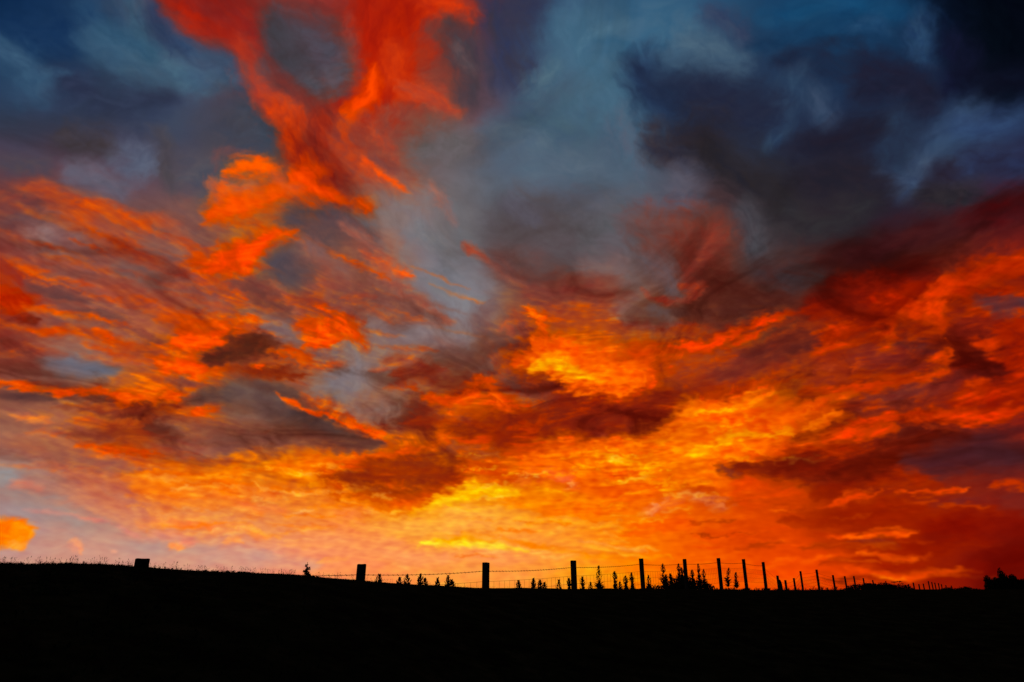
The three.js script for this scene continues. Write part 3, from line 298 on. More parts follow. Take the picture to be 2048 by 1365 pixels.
  [[-27.95, -13.4, -27.42, -13.46, -26.65, -13.55, -25.8, -13.64, -24.77, -13.74, -23.64, -13.84, -22.84, -13.91], .11, [255, 186, 84], [255, 160, 70], .75, .6, .7, 6],
  [[-25.23, -10.41, -24.96, -10.44, -24.56, -10.48, -24.12, -10.54, -23.59, -10.63, -23.01, -10.75, -22.61, -10.83], .12, [255, 176, 76], [255, 150, 50], .85, .6, .7, 5],
  [[-19.17, -10.27, -18.66, -10.31, -17.92, -10.39, -17.2, -10.53, -16.51, -10.81, -15.84, -11.15, -15.37, -11.39], .44, [255, 166, 46], [255, 140, 36], .9, .5, .8, 3],
  [[-29.1, -11.64, -28.2, -12.07], .11, [255, 170, 80], [255, 150, 60], .8, .6, .6, 5],
  [[-30.43, -12.41, -30.08, -12.45, -29.56, -12.53, -29.04, -12.64, -28.51, -12.84, -27.98, -13.09, -27.6, -13.27], .11, [255, 166, 80], [255, 150, 60], .7, .6, .6, 5],
  [[-22.9, -12.73, -22.31, -12.81, -21.47, -12.92, -20.61, -13.03, -19.75, -13.14, -18.89, -13.24, -18.28, -13.32], .55, [255, 140, 92], [255, 130, 66], .75, .7, .6, 5],
  [[-22.44, -14.4, -21.94, -14.56, -21.22, -14.78, -20.52, -15, -19.86, -15.25, -19.21, -15.5, -18.76, -15.67], .12, [255, 180, 84], [255, 160, 80], .75, .6, .6, 6],
  [[-20.62, -12.83, -20.43, -12.72, -20.15, -12.57, -19.87, -12.46, -19.58, -12.44, -19.29, -12.47, -19.09, -12.49], .12, [255, 180, 100], [255, 160, 80], .6, .6, .7, 3],
  [[-17.88, -13.41, -15.91, -13.4], .1, [255, 196, 130], [255, 170, 110], .7, .6, .7, 5],
  [[-18.56, -15.88, -18.18, -15.83, -17.66, -15.76, -17.2, -15.74, -16.86, -15.81, -16.59, -15.93, -16.4, -16.01], .1, [255, 186, 110], [255, 160, 90], .8, .5, .5, 4],
  [[-18.93, -16.06, -18.13, -16.15, -16.96, -16.27, -15.79, -16.39, -14.61, -16.48, -13.42, -16.57, -12.58, -16.62], .24, [255, 166, 86], [255, 150, 90], .7, .6, .7, 5],
  [[-28.91, -14.71, -28.68, -14.7, -28.34, -14.69, -27.87, -14.71, -27.16, -14.79, -26.32, -14.91, -25.72, -14.99], .4, [246, 142, 104], [236, 140, 112], .8, .5, .8, 4],
  [[-38.78, -15.29, -35.91, -15.62, -31.86, -16.06, -27.51, -16.47, -23.04, -16.92, -18.83, -17.55, -15.72, -18.07], .98, [208, 154, 138], [200, 150, 136], .75, .8, .25, 7],
  [[-38.95, -13.19, -37.12, -13.64, -34.59, -14.21, -31.96, -14.74, -29.22, -15.26, -26.38, -15.78, -24.19, -16.16], .72, [180, 146, 138], [190, 148, 136], .7, .75, .3, 7],
  [[-39.06, -11.73, -38.46, -11.84, -37.58, -12.02, -36.61, -12.29, -35.47, -12.73, -34.23, -13.26, -33.35, -13.64], .54, [164, 142, 138], [172, 140, 132], .6, .8, .3, 6],
  [[-39.5, -13.64, -37.9, -13.79], 1.16, [255, 152, 34], [255, 120, 16], 1, -.3, .22, 1],
  [[-37.67, -13.66, -37.27, -14.13], .57, [255, 160, 50], [255, 134, 24], .9, -.2, .3, 1],
  [[-37.89, -14.66, -37.79, -14.71, -37.64, -14.78, -37.51, -14.84, -37.39, -14.87, -37.28, -14.89, -37.2, -14.9], .3, [255, 164, 76], [255, 140, 44], .95, -.25, .4, 1],
  [[-34.4, -15.04, -34.21, -14.94, -33.96, -14.89, -33.71, -15.08, -33.48, -15.38, -33.32, -15.77, -33.22, -16.09], .26, [255, 172, 116], [246, 146, 106], .95, -.1, .6, 1.5],
  [[-34.03, -15.29, -33.65, -15.62], .34, [236, 146, 118], [226, 146, 124], .6, .7, .6, 1],
  [[-26.97, -15.49, -26.17, -15.69], .28, [255, 164, 90], [252, 148, 92], .95, 0, .6, 1.5],
  [[-26.06, -15.28, -25.55, -15.39], .19, [255, 148, 110], [244, 146, 116], .8, .5, .7, 2],
  [[-23.55, -15.82, -23.39, -15.78, -23.16, -15.72, -22.93, -15.7, -22.68, -15.72, -22.43, -15.77, -22.25, -15.81], .27, [255, 164, 88], [252, 148, 94], .95, 0, .6, 2],
  [[-19.47, -16.93, -18.57, -17.13], .12, [255, 160, 116], [246, 156, 126], .85, .5, .7, 3],
  [[-15.74, -17.68, -15.43, -17.68, -14.99, -17.67, -14.55, -17.65, -14.08, -17.59, -13.61, -17.52, -13.28, -17.46], .24, [255, 166, 76], [255, 150, 90], .9, .4, .8, 3],
  [[-31.21, -15.82, -30.91, -15.77], .07, [250, 170, 140], [240, 160, 130], .8, .5, .6, 2],
  [[-9.7, -17.97, -9.08, -18.18], .36, [255, 176, 96], [255, 160, 90], .6, .6, .7, 1.5],
  [[-9.9, 11.27, -9.2, 10.5, -8.24, 9.62, -7.14, 9.29, -6.14, 8.8, -5.59, 7.27, -5.31, 5.84], 2.54, [112, 118, 128], [122, 120, 124], .7, .9, .5, 2.2],
  [[-6.58, 5.83, -5.87, 5.65, -4.88, 5.37, -4.03, 4.99, -3.46, 4.42, -3.03, 3.76, -2.75, 3.28], 1.71, [132, 124, 130], [116, 112, 118], .7, .9, .5, 2.2],
  [[-8.2, 10.09, -6.6, 9.18], .76, [130, 128, 130], [112, 116, 124], .5, .9, .5, 1.8],
  [[-5.1, 4.13, -4.85, 3.67, -4.51, 3.02, -4.25, 2.42, -4.12, 1.91, -4.06, 1.45, -4.03, 1.14], 1.11, [134, 128, 134], [122, 110, 114], .7, .9, .5, 2.2],
  [[-13.72, .27, -13.44, -.27, -13.07, -1.06, -12.88, -1.84, -13.06, -2.63, -13.42, -3.41, -13.69, -3.95], 1.26, [138, 120, 124], [124, 108, 112], .8, .7, .5, 2.2],
  [[-14.12, 4.08, -13.37, 3.97, -12.3, 3.83, -11.23, 3.68, -10.14, 3.53, -9.05, 3.37, -8.29, 3.27], 1.43, [118, 64, 64], [136, 76, 74], .75, .7, .6, 3],
  [[-11.23, 2.4, -10.78, 2.06, -10.15, 1.57, -9.55, 1.13, -9.06, .78, -8.6, .48, -8.29, .28], 1.27, [130, 100, 104], [140, 110, 112], .8, .7, .5, 2.2],
  [[-8.08, 1.34, -7.59, 1.17, -6.89, .93, -6.17, .71, -5.39, .53, -4.59, .38, -4.03, .28], 1.03, [146, 124, 128], [128, 108, 114], .85, .7, .5, 2.2],
  [[-6.17, -.15, -5.47, -.39, -4.49, -.72, -3.6, -1.01, -2.9, -1.2, -2.3, -1.34, -1.89, -1.44], 1.46, [126, 82, 82], [140, 90, 86], .85, .6, .5, 2.2],
  [[-2.75, 2.42, -2.43, 2.07, -1.97, 1.58, -1.46, 1.14, -.86, .79, -.2, .48, .26, .28], 1.46, [124, 76, 76], [110, 76, 80], .8, .7, .5, 2.2],
  [[-14.12, 10.36, -13.66, 10.03, -13, 9.57, -12.42, 9.14, -11.99, 8.81, -11.64, 8.52, -11.4, 8.32], .66, [190, 100, 90], [150, 88, 86], .85, .6, .6, 3],
  [[-12.85, 8.09, -12.13, 7.62, -11.2, 7.06, -10.36, 6.73, -9.53, 6.45, -8.67, 6.1, -8.02, 5.82], .63, [216, 98, 76], [166, 80, 72], .9, .5, .8, 3],
  [[-10.16, 6.65, -9.83, 6.57, -9.35, 6.44, -8.9, 6.33, -8.52, 6.22, -8.18, 6.11, -7.94, 6.04], .34, [244, 112, 78], [220, 96, 70], .9, .4, .7, 3],
  [[-12.04, 6.63, -11.49, 6.28, -10.7, 5.79, -9.96, 5.38, -9.31, 5.17, -8.7, 5.05, -8.28, 4.97], .38, [196, 92, 76], [150, 78, 74], .75, .5, .8, 4],
  [[-9.55, 4.75, -9.01, 4.47, -8.24, 4.05, -7.44, 3.61, -6.59, 3.11, -5.72, 2.58, -5.1, 2.21], .6, [178, 88, 76], [136, 80, 78], .8, .6, .8, 4],
  [[-8.29, 2.41, -7.84, 2.34, -7.21, 2.25, -6.59, 2.2, -6.02, 2.25, -5.48, 2.35, -5.1, 2.42], .34, [170, 94, 86], [140, 90, 88], .65, .6, .8, 4],
  [[-14.53, 4.07, -14.22, 4.13, -13.77, 4.22, -13.3, 4.3, -12.78, 4.35, -12.23, 4.4, -11.85, 4.44], .25, [190, 74, 50], [150, 66, 56], .7, .6, .6, 4],
  [[-14.74, 2.39, -14.35, 2.18, -13.79, 1.89, -13.31, 1.55, -12.95, 1.11, -12.67, .62, -12.48, .27], .84, [236, 82, 22], [206, 72, 34], .85, .55, .6, 2],
  [[-4.01, 9.16, -3.73, 9.02, -3.32, 8.83, -2.95, 8.61, -2.66, 8.36, -2.4, 8.09, -2.23, 7.89], .47, [220, 106, 88], [180, 88, 80], .92, .45, .6, 2.2],
  [[-2.52, 8.19, -2.17, 7.73, -1.65, 7.08, -1.03, 6.49, -.22, 6.02, .69, 5.62, 1.33, 5.34], .38, [176, 98, 88], [146, 84, 80], .8, .6, .6, 3],
  [[-1.03, 7.56, -.36, 7.11, .59, 6.48, 1.54, 5.85, 2.5, 5.22, 3.45, 4.58, 4.12, 4.14], 1.45, [124, 62, 60], [104, 60, 62], .7, .8, .5, 2.2],
  [[.68, 10.52, 1.39, 10.31, 2.39, 10.01, 3.24, 9.67, 3.81, 9.23, 4.24, 8.74, 4.53, 8.39], 2.2, [86, 74, 78], [92, 84, 88], .8, .85, .5, 2.2],
  [[-.17, 12.19, .18, 11.96, .67, 11.63, 1.11, 11.35, 1.46, 11.17, 1.76, 11.03, 1.96, 10.93], .93, [100, 98, 114], [92, 88, 102], .7, .9, .5, 2.2],
  [[7.06, 9.64, 7.62, 9.93, 8.41, 10.3, 9.16, 10.45, 9.81, 10.13, 10.42, 9.58, 10.84, 9.17], 1.92, [84, 84, 88], [96, 92, 98], .7, .9, .5, 2.2],
  [[6.66, 6.68, 7.24, 6.6, 8.06, 6.47, 8.78, 6.24, 9.31, 5.83, 9.75, 5.32, 10.05, 4.96], 1.27, [112, 96, 100], [124, 96, 98], .7, .9, .5, 2.2],
  [[1.54, 4.57, 2.54, 4.65, 3.97, 4.76, 5.39, 4.77, 6.81, 4.59, 8.23, 4.32, 9.21, 4.11], 1.45, [142, 56, 50], [124, 58, 54], .8, .8, .5, 3],
  [[2.83, 2.85, 3.71, 2.74, 4.96, 2.58, 6.25, 2.42, 7.64, 2.26, 9.06, 2.09, 10.06, 1.98], 1.45, [172, 64, 44], [150, 60, 48], .8, .8, .5, 3],
  [[9.21, 3.26, 9.88, 3.16, 10.83, 3.02, 11.73, 2.82, 12.53, 2.54, 13.28, 2.2, 13.8, 1.97], 1.01, [140, 104, 106], [126, 90, 94], .75, .8, .5, 3],
  [[13.32, 9.54, 13.63, 9.31, 14.07, 8.97, 14.56, 8.69, 15.13, 8.49, 15.75, 8.34, 16.19, 8.24], 2.14, [150, 52, 42], [120, 50, 46], .8, .8, .6, 1.2],
  [[14.59, 6.6, 14.91, 6.55, 15.36, 6.48, 15.81, 6.37, 16.26, 6.16, 16.71, 5.91, 17.03, 5.72], 1.23, [130, 44, 36], [104, 44, 40], .7, .8, .5, 1.2],
  [[10.41, 10.43, 10.88, 10.25, 11.52, 9.98, 12.08, 9.57, 12.46, 8.88, 12.75, 8.05, 12.94, 7.46], 1.25, [112, 72, 74], [100, 80, 84], .7, .85, .5, 2.2],
  [[11.7, 6.85, 12.04, 6.56, 12.52, 6.16, 12.95, 5.78, 13.29, 5.45, 13.59, 5.14, 13.79, 4.92], 1, [108, 94, 104], [120, 90, 94], .8, .75, .5, 2.2],
  [[10.68, 4.95, 11.49, 4.52, 12.55, 4.09, 13.56, 4.01, 14.61, 4.16, 15.85, 4.63, 16.83, 5.1], .33, [206, 78, 58], [170, 72, 62], .85, .5, .7, 3],
  [[13.99, 5.55, 14.36, 5.41, 14.89, 5.23, 15.42, 5.12, 15.94, 5.17, 16.47, 5.29, 16.83, 5.39], .41, [200, 70, 44], [150, 54, 40], .8, .5, .7, 3],
  [[11.73, 3.46, 12.17, 3.32, 12.8, 3.14, 13.38, 3.03, 13.87, 3.06, 14.31, 3.15, 14.62, 3.23], .58, [112, 92, 100], [130, 100, 104], .8, .7, .5, 2.2],
  [[9.22, 2.41, 9.86, 2.27, 10.77, 2.09, 11.73, 1.97, 12.78, 2, 13.86, 2.1, 14.62, 2.17], .29, [176, 80, 66], [150, 80, 74], .7, .6, .7, 4],
  [[1.33, 3.07, 1.62, 2.87, 2.03, 2.58, 2.4, 2.21, 2.71, 1.7, 2.99, 1.12, 3.18, .71], .6, [240, 100, 34], [206, 80, 40], .9, .45, .8, 2.2],
  [[1.55, 2.77, 2.62, 2.42], .17, [255, 130, 50], [240, 110, 40], .9, .4, .6, 2.2],
  [[-.82, 1.65, -.65, 1.72, -.41, 1.8, -.17, 1.78, .07, 1.57, .31, 1.27, .47, 1.05], .3, [206, 96, 70], [170, 80, 70], .8, .5, .8, 2.2],
  [[.69, 2.43, .92, 1.95, 1.24, 1.28, 1.55, .71, 1.8, .33, 2.03, .04, 2.19, -.15], .69, [180, 74, 50], [140, 64, 58], .75, .6, .8, 2.2],
  [[-1.03, -.8, .1, -.77, 1.55, -.8, 2.83, -.96, 4.12, -1.22, 5.34, -1.69, 6.67, -2.08, 8.33, -2.08, 10.05, -1.85, 11.83, -1.3, 13.18, -.79], 1.62, [255, 112, 10], [240, 88, 16], .97, .4, .8, 2],
  [[2.4, .28, 2.74, .18, 3.21, .04, 3.69, -.15, 4.16, -.44, 4.64, -.77, 4.97, -1.01], 1.11, [255, 116, 14], [236, 90, 14], .9, .5, .8, 2.2],
  [[-1.67, -.58, -1.34, -.75, -.89, -.99, -.6, -1.22, -.65, -1.46, -.86, -1.7, -1.03, -1.87], .56, [248, 96, 26], [214, 76, 36], .85, .5, .8, 2.2],
  [[1.54, -2.08, 2.3, -1.55, 3.26, -1.1, 4.12, -1.26, 4.97, -1.65, 5.79, -2.14, 6.67, -2.5, 7.84, -2.34, 8.79, -2.07], .94, [255, 168, 20], [255, 130, 10], .92, .5, .8, 1.5],
  [[3.26, -.15, 3.41, -.41, 3.63, -.77, 3.9, -1.09, 4.27, -1.33, 4.68, -1.52, 4.97, -1.65], .26, [255, 196, 60], [255, 160, 30], .8, .5, .7, 2],
  [[2.19, -1.95, 2.55, -1.73, 3.05, -1.43, 3.47, -1.22, 3.76, -1.21, 3.97, -1.29, 4.12, -1.35], .39, [255, 206, 44], [255, 176, 24], .85, .5, .7, 1.5],
  [[4.75, -3.15, 5.52, -3.43, 6.67, -3.65, 8.16, -3.51, 9.62, -3.22, 10.65, -2.82, 11.3, -2.49], .68, [255, 132, 18], [250, 108, 12], .9, .4, .8, 2],
  [[10.48, -.15, 11.06, -.3, 11.87, -.52, 12.56, -.79, 13.02, -1.15, 13.36, -1.55, 13.58, -1.84], .92, [240, 84, 10], [214, 70, 16], .8, .6, .6, 2],
  [[5.39, -4.21, 6.66, -4], .3, [252, 116, 20], [230, 90, 20], .9, .4, .7, 2.2],
  [[7.17, -4.67, 7.48, -4.62, 7.93, -4.54, 8.35, -4.5, 8.73, -4.53, 9.08, -4.61, 9.32, -4.66], .21, [240, 104, 24], [220, 84, 20], .92, .35, .7, 2],
  [[8.57, -3.14, 8.98, -3.12, 9.55, -3.09, 10.05, -3.04, 10.4, -2.96, 10.69, -2.86, 10.88, -2.79], .25, [190, 64, 14], [210, 80, 16], .7, .5, .7, 3],
  [[1.54, -2.72, 1.75, -2.84, 2.05, -2.99, 2.4, -3.07, 2.85, -2.99, 3.34, -2.84, 3.69, -2.72], .43, [232, 96, 40], [200, 80, 50], .75, .6, .8, 2],
  [[-.6, -2.51, -.14, -2.87, .51, -3.37, 1.11, -3.79, 1.62, -4.08, 2.08, -4.29, 2.4, -4.43], .86, [150, 90, 86], [124, 80, 80], .8, .6, .7, 2],
  [[2.83, -3.15, 3.16, -3.38, 3.64, -3.7, 4.11, -4, 4.58, -4.26, 5.06, -4.48, 5.39, -4.64], .77, [140, 44, 18], [120, 46, 34], .9, .45, .8, 2],
  [[-4.03, -2.94, -3.62, -2.85, -3.04, -2.74, -2.53, -2.72, -2.16, -2.9, -1.87, -3.17, -1.67, -3.37], .64, [255, 108, 30], [236, 88, 26], .95, .4, .8, 2],
  [[-2.32, -3.15, -2.06, -3.63, -1.67, -4.22, -1.16, -4.67, -.6, -5.08, .02, -5.49, .51, -5.8], .73, [255, 112, 36], [226, 84, 30], .92, .4, .9, 3],
  [[-6.79, -4.51, -6.43, -4.52, -5.9, -4.52, -5.3, -4.43, -4.56, -4.14, -3.75, -3.77, -3.17, -3.49], .68, [252, 94, 18], [224, 78, 22], .92, .45, .7, 2],
  [[-7.21, -4.21, -7.04, -4.14, -6.8, -4.05, -6.58, -4, -6.41, -4.01, -6.26, -4.05, -6.15, -4.08], .34, [255, 106, 34], [240, 88, 26], .9, .4, .6, 2.2],
  [[-10.79, -3.63, -10.22, -3.52, -9.41, -3.37, -8.7, -3.31, -8.17, -3.41, -7.73, -3.6, -7.43, -3.74], .3, [232, 88, 36], [200, 72, 34], .85, .5, .7, 4],
  [[-10.39, -1.21, -9.85, -1.26, -9.07, -1.32, -8.28, -1.43, -7.5, -1.64, -6.71, -1.89, -6.16, -2.08], .85, [186, 72, 40], [160, 78, 66], .85, .6, .6, 3],
  [[-12.05, -2.27, -11.71, -2.17, -11.22, -2.04, -10.8, -1.94, -10.53, -1.91, -10.32, -1.93, -10.18, -1.94], .21, [210, 96, 70], [180, 86, 70], .75, .5, .7, 4],
  [[-9.96, -2.49, -9.39, -2.49, -8.58, -2.48, -7.86, -2.5, -7.32, -2.56, -6.88, -2.65, -6.59, -2.72], .59, [196, 64, 24], [170, 70, 50], .8, .6, .6, 3],
  [[-14.09, -5, -13.48, -5.07, -12.59, -5.16, -11.61, -5.23, -10.44, -5.26, -9.17, -5.26, -8.26, -5.26], 1.26, [142, 110, 112], [150, 96, 90], .8, .7, .5, 2],
  [[-8.69, -5.05, -8.01, -5.22, -7.06, -5.46, -6.14, -5.7, -5.33, -5.94, -4.55, -6.18, -4.02, -6.34], .76, [206, 76, 34], [166, 80, 66], .8, .6, .7, 3],
  [[-9.51, -6.52, -8.36, -6.41, -6.99, -6.33, -6.14, -6.43, -5.29, -6.55, -3.91, -6.57, -2.73, -6.56], .42, [246, 96, 30], [206, 76, 40], .85, .5, .8, 4],
  [[-5.28, -7.4, -3.43, -7.03, -1.03, -6.56, 1.06, -6.07, 3.25, -5.71, 5.75, -5.81, 8.34, -5.9, 11.17, -5.46, 13.35, -5.01], 2.04, [160, 36, 8], [132, 34, 16], .95, .5, .5, 3],
  [[2.83, -4.43, 4.43, -4.79, 6.66, -5.06, 9.22, -4.84, 11.7, -4.39, 13.67, -3.7, 15.01, -3.1], 1.26, [166, 38, 8], [140, 36, 16], .9, .5, .5, 3],
  [[12.97, -1.84, 13.7, -1.94, 14.74, -2.06, 15.83, -2.04, 17, -1.74, 18.2, -1.3, 19.04, -.98], 1.4, [140, 46, 38], [164, 50, 30], .8, .7, .5, 3],
  [[15.41, -3.94, 16.05, -3.82, 16.96, -3.66, 17.82, -3.49, 18.59, -3.33, 19.31, -3.17, 19.81, -3.06], .9, [170, 40, 10], [150, 44, 24], .75, .7, .5, 3],
  [[-4.01, -6.77, -3.08, -6.85, -1.77, -6.96, -.6, -7.07, .29, -7.17, 1.03, -7.26, 1.54, -7.33], .34, [206, 66, 20], [180, 52, 16], .7, .6, .6, 4],
  [[6.64, -7.05, 6.99, -7.26, 7.47, -7.55, 7.9, -7.8, 8.24, -7.97, 8.54, -8.11, 8.74, -8.21], .42, [206, 92, 66], [180, 70, 40], .7, .6, .8, 2.2],
  [[4.01, -6.81, 4.44, -6.89], .21, [224, 84, 26], [200, 66, 20], .8, .5, .6, 2.2],
  [[-6.55, -8.23, -6.12, -8.34, -5.51, -8.5, -4.85, -8.66, -4.1, -8.85, -3.29, -9.04, -2.72, -9.18], .68, [176, 86, 66], [160, 62, 34], .85, .55, .6, 3],
  [[-1.02, -7.83, -.55, -7.94, .11, -8.1, .68, -8.26, 1.06, -8.41, 1.35, -8.57, 1.53, -8.68], .76, [180, 52, 14], [160, 46, 14], .8, .6, .6, 3],
  [[-15.61, -9.96, -14.38, -9.74, -12.78, -9.48, -11.32, -9.3, -9.89, -9.11, -8.59, -8.93, -7.39, -8.64, -6.18, -7.99, -5.28, -7.4], .63, [252, 112, 28], [236, 94, 28], .92, .5, .8, 4],
  [[-6.13, -7.39, -6.22, -7.69, -6.36, -8.1, -6.55, -8.44, -6.83, -8.64, -7.15, -8.77, -7.39, -8.85], .42, [255, 128, 50], [240, 104, 34], .75, .5, .8, 2],
  [[-14.47, -6.46, -14.05, -6.63, -13.44, -6.87, -12.83, -7.11, -12.21, -7.35, -11.59, -7.59, -11.16, -7.76], .41, [240, 98, 40], [206, 80, 44], .85, .5, .8, 4],
  [[-16.11, -5.6, -15.48, -5.83, -14.58, -6.15, -13.66, -6.47, -12.68, -6.77, -11.67, -7.06, -10.96, -7.26], .41, [252, 104, 36], [226, 84, 40], .9, .45, .9, 4],
  [[-13.98, -10.82, -12.78, -10.65, -11.12, -10.46, -9.25, -10.37, -7.37, -10.39, -5.65, -10.67, -4.41, -10.96], 1.67, [158, 48, 14], [136, 44, 16], .97, .4, .5, 2.5],
  [[-11.96, -9.62, -11.32, -9.54, -10.4, -9.44, -9.47, -9.37, -8.54, -9.38, -7.61, -9.44, -6.96, -9.48], .92, [146, 50, 18], [126, 44, 20], .9, .5, .7, 2.5],
  [[-13.54, -12.05, -12.1, -12.3, -10.25, -12.54, -8.56, -12.53, -6.92, -12.38, -5.24, -12.08, -3.98, -11.79], .91, [212, 78, 12], [232, 94, 16], .85, .6, .5, 4],
  [[-15.6, -10.57, -15.3, -10.72, -14.89, -10.95, -14.57, -11.21, -14.43, -11.56, -14.37, -11.96, -14.34, -12.24], .57, [206, 72, 18], [180, 60, 16], .8, .6, .6, 2],
  [[-9, -10.54, -8.41, -10.55], .21, [226, 88, 20], [200, 70, 16], .85, .6, .6, 2],
  [[-4.42, -9.92, -3.85, -10.02, -3.05, -10.16, -2.29, -10.35, -1.63, -10.63, -1.02, -10.95, -.59, -11.19], 1.09, [226, 92, 20], [206, 76, 18], .8, .7, .6, 3],
  [[-4.42, -9.29, -3.84, -9.16, -3.02, -8.99, -2.3, -8.88, -1.76, -8.92, -1.32, -9.02, -1.02, -9.1], .51, [180, 88, 56], [166, 64, 30], .8, .6, .6, 3],
  [[-7.74, -13.27, -6.65, -13.08, -5.24, -12.81, -4.03, -12.47, -2.71, -12.22, -.86, -12.29, .68, -12.43], .63, [255, 206, 54], [255, 184, 50], .92, .55, .7, 5],
  [[-9.4, -13.65, -8.72, -13.56, -7.77, -13.43, -6.91, -13.29, -6.23, -13.12, -5.64, -12.94, -5.24, -12.81], .41, [255, 196, 60], [255, 170, 50], .8, .6, .7, 5],
  [[-3.56, -12.21, -3.39, -12.07, -3.16, -11.89, -2.92, -11.8, -2.69, -11.89, -2.45, -12.08, -2.29, -12.22], .38, [255, 190, 40], [255, 160, 30], .8, .6, .8, 1.5],
  [[-13.92, -12.65, -13.54, -12.88, -12.98, -13.2, -12.28, -13.51, -11.3, -13.77, -10.18, -14.01, -9.38, -14.18], .2, [255, 186, 90], [255, 160, 70], .7, .6, .7, 6],
  [[-12.68, -13.7, -12.14, -13.64, -11.37, -13.55, -10.64, -13.46, -10, -13.38, -9.4, -13.31, -8.99, -13.25], .12, [255, 196, 100], [255, 170, 80], .7, .6, .7, 6],
  [[-10.19, -14.77, -8.39, -14.6, -6.05, -14.44, -3.88, -14.41, -1.85, -14.47, -.12, -14.68, 1.09, -14.88], 1.08, [255, 176, 88], [255, 162, 86], .7, .8, .6, 6],
  [[-15.08, -14.23, -14.47, -14.33, -13.58, -14.47, -12.65, -14.71, -11.61, -15.12, -10.52, -15.62, -9.75, -15.98], .89, [255, 158, 84], [255, 146, 96], .7, .8, .6, 5],
  [[-6.04, -15.25, -5.25, -15.27, -4.14, -15.3, -3.11, -15.28, -2.27, -15.16, -1.52, -15, -1.01, -14.88], .58, [255, 158, 96], [255, 176, 84], .6, .8, .6, 5],
  [[1.11, -9.52, 2.38, -9.21, 4.09, -8.88, 5.73, -8.71, 7.47, -8.64, 9.57, -8.71, 11.23, -8.8], .59, [255, 132, 30], [255, 112, 20], .85, .6, .8, 4],
  [[.89, -11.19, 1.38, -10.99, 2.08, -10.73, 2.8, -10.56, 3.57, -10.57, 4.36, -10.67, 4.92, -10.75], 1.01, [246, 118, 62], [238, 104, 70], .75, .75, .6, 2],
  [[3.23, -10.76, 3.57, -10.83, 4.06, -10.94, 4.49, -11.09, 4.84, -11.32, 5.13, -11.59, 5.33, -11.78], .59, [238, 112, 92], [240, 100, 60], .65, .75, .6, 2.2],
  [[4.49, -11.58, 5.12, -11.41], .13, [255, 170, 100], [255, 150, 80], .8, .5, .6, 2],
  [[5.76, -11.16, 6.47, -11.47, 7.51, -11.9, 8.68, -12.15, 10.12, -12.08, 11.7, -11.85, 12.81, -11.66], 1.08, [252, 112, 14], [244, 100, 16], .8, .7, .6, 4],
  [[6.2, -8.86, 7.28, -9.08, 8.72, -9.38, 10.23, -9.76, 11.62, -10.04, 12.62, -9.96, 13.27, -9.8], .17, [255, 190, 70], [255, 160, 50], .85, .5, .8, 4],
  [[7.47, -8.64, 8.06, -8.72, 8.88, -8.84, 9.56, -8.95, 9.96, -9.06, 10.22, -9.16, 10.39, -9.23], .13, [255, 206, 110], [255, 170, 70], .8, .5, .7, 4],
  [[7.45, -10.1, 7.87, -10.24, 8.47, -10.41, 9.12, -10.5, 9.86, -10.39, 10.65, -10.2, 11.21, -10.05], .33, [206, 72, 22], [226, 90, 20], .75, .6, .7, 3],
  [[7.86, -11.34, 9.16, -11.19, 10.77, -11.09, 12.08, -11.31, 13.22, -11.53, 14.19, -11.39, 14.86, -11.2], .14, [255, 178, 60], [255, 150, 40], .8, .5, .8, 4],
  [[9.51, -12.14, 10.19, -12.08, 11.14, -11.98, 11.99, -11.8, 12.67, -11.49, 13.25, -11.1, 13.65, -10.82], .12, [255, 176, 66], [255, 150, 40], .7, .5, .8, 4],
  [[2.36, -13.66, 3.11, -13.69, 4.19, -13.72, 5.31, -13.71, 6.52, -13.62, 7.77, -13.48, 8.65, -13.38], .54, [255, 122, 20], [255, 110, 16], .8, .65, .6, 5],
  [[-1.02, -12.84, -.36, -12.98, .58, -13.16, 1.52, -13.25, 2.46, -13.15, 3.4, -12.97, 4.06, -12.83], .67, [255, 150, 52], [255, 132, 34], .7, .7, .6, 5],
  [[-2.69, -15.69, -1.64, -15.43, -.17, -15.09, 1.46, -14.74, 3.2, -14.47, 5.09, -14.41, 6.55, -14.43], .37, [255, 178, 70], [255, 160, 70], .75, .6, .7, 6],
  [[2.77, -15.89, 3.66, -15.49, 4.87, -15.06, 6.05, -14.87, 7.38, -14.82, 9.19, -14.94, 10.68, -15.08], .25, [255, 184, 80], [255, 160, 70], .7, .6, .8, 6],
  [[9.44, -15.27, 10.18, -15.11, 11.23, -14.88, 12.32, -14.72, 13.49, -14.67, 14.7, -14.68, 15.54, -14.7], .73, [255, 104, 16], [252, 98, 26], .85, .65, .6, 5],
  [[5.27, -16.26, 5.75, -16.3, 6.46, -16.34, 7.35, -16.43, 8.6, -16.6, 10.02, -16.8, 11.03, -16.94], .2, [255, 192, 110], [255, 160, 84], .7, .6, .8, 6],
  [[5.68, -16.86, 6.19, -16.9, 6.93, -16.95, 7.75, -17.02, 8.76, -17.13, 9.85, -17.26, 10.61, -17.35], .2, [255, 190, 80], [255, 160, 60], .75, .6, .8, 6],
  [[9.79, -17.49, 10.48, -17.4, 11.43, -17.27, 12.24, -17.18, 12.78, -17.18, 13.18, -17.23, 13.45, -17.26], .16, [255, 176, 50], [255, 150, 50], .7, .6, .8, 6],
  [[5.25, -18.06, 5.74, -17.92, 6.47, -17.73, 7.32, -17.63, 8.45, -17.67, 9.71, -17.78, 10.6, -17.86], .28, [255, 160, 40], [255, 140, 40], .7, .6, .7, 6],
  [[10.72, -13.54, 11.27, -13.49, 12.04, -13.42, 12.77, -13.29, 13.41, -13.08, 14, -12.82, 14.41, -12.64], .65, [238, 124, 84], [240, 110, 50], .8, .65, .7, 3],
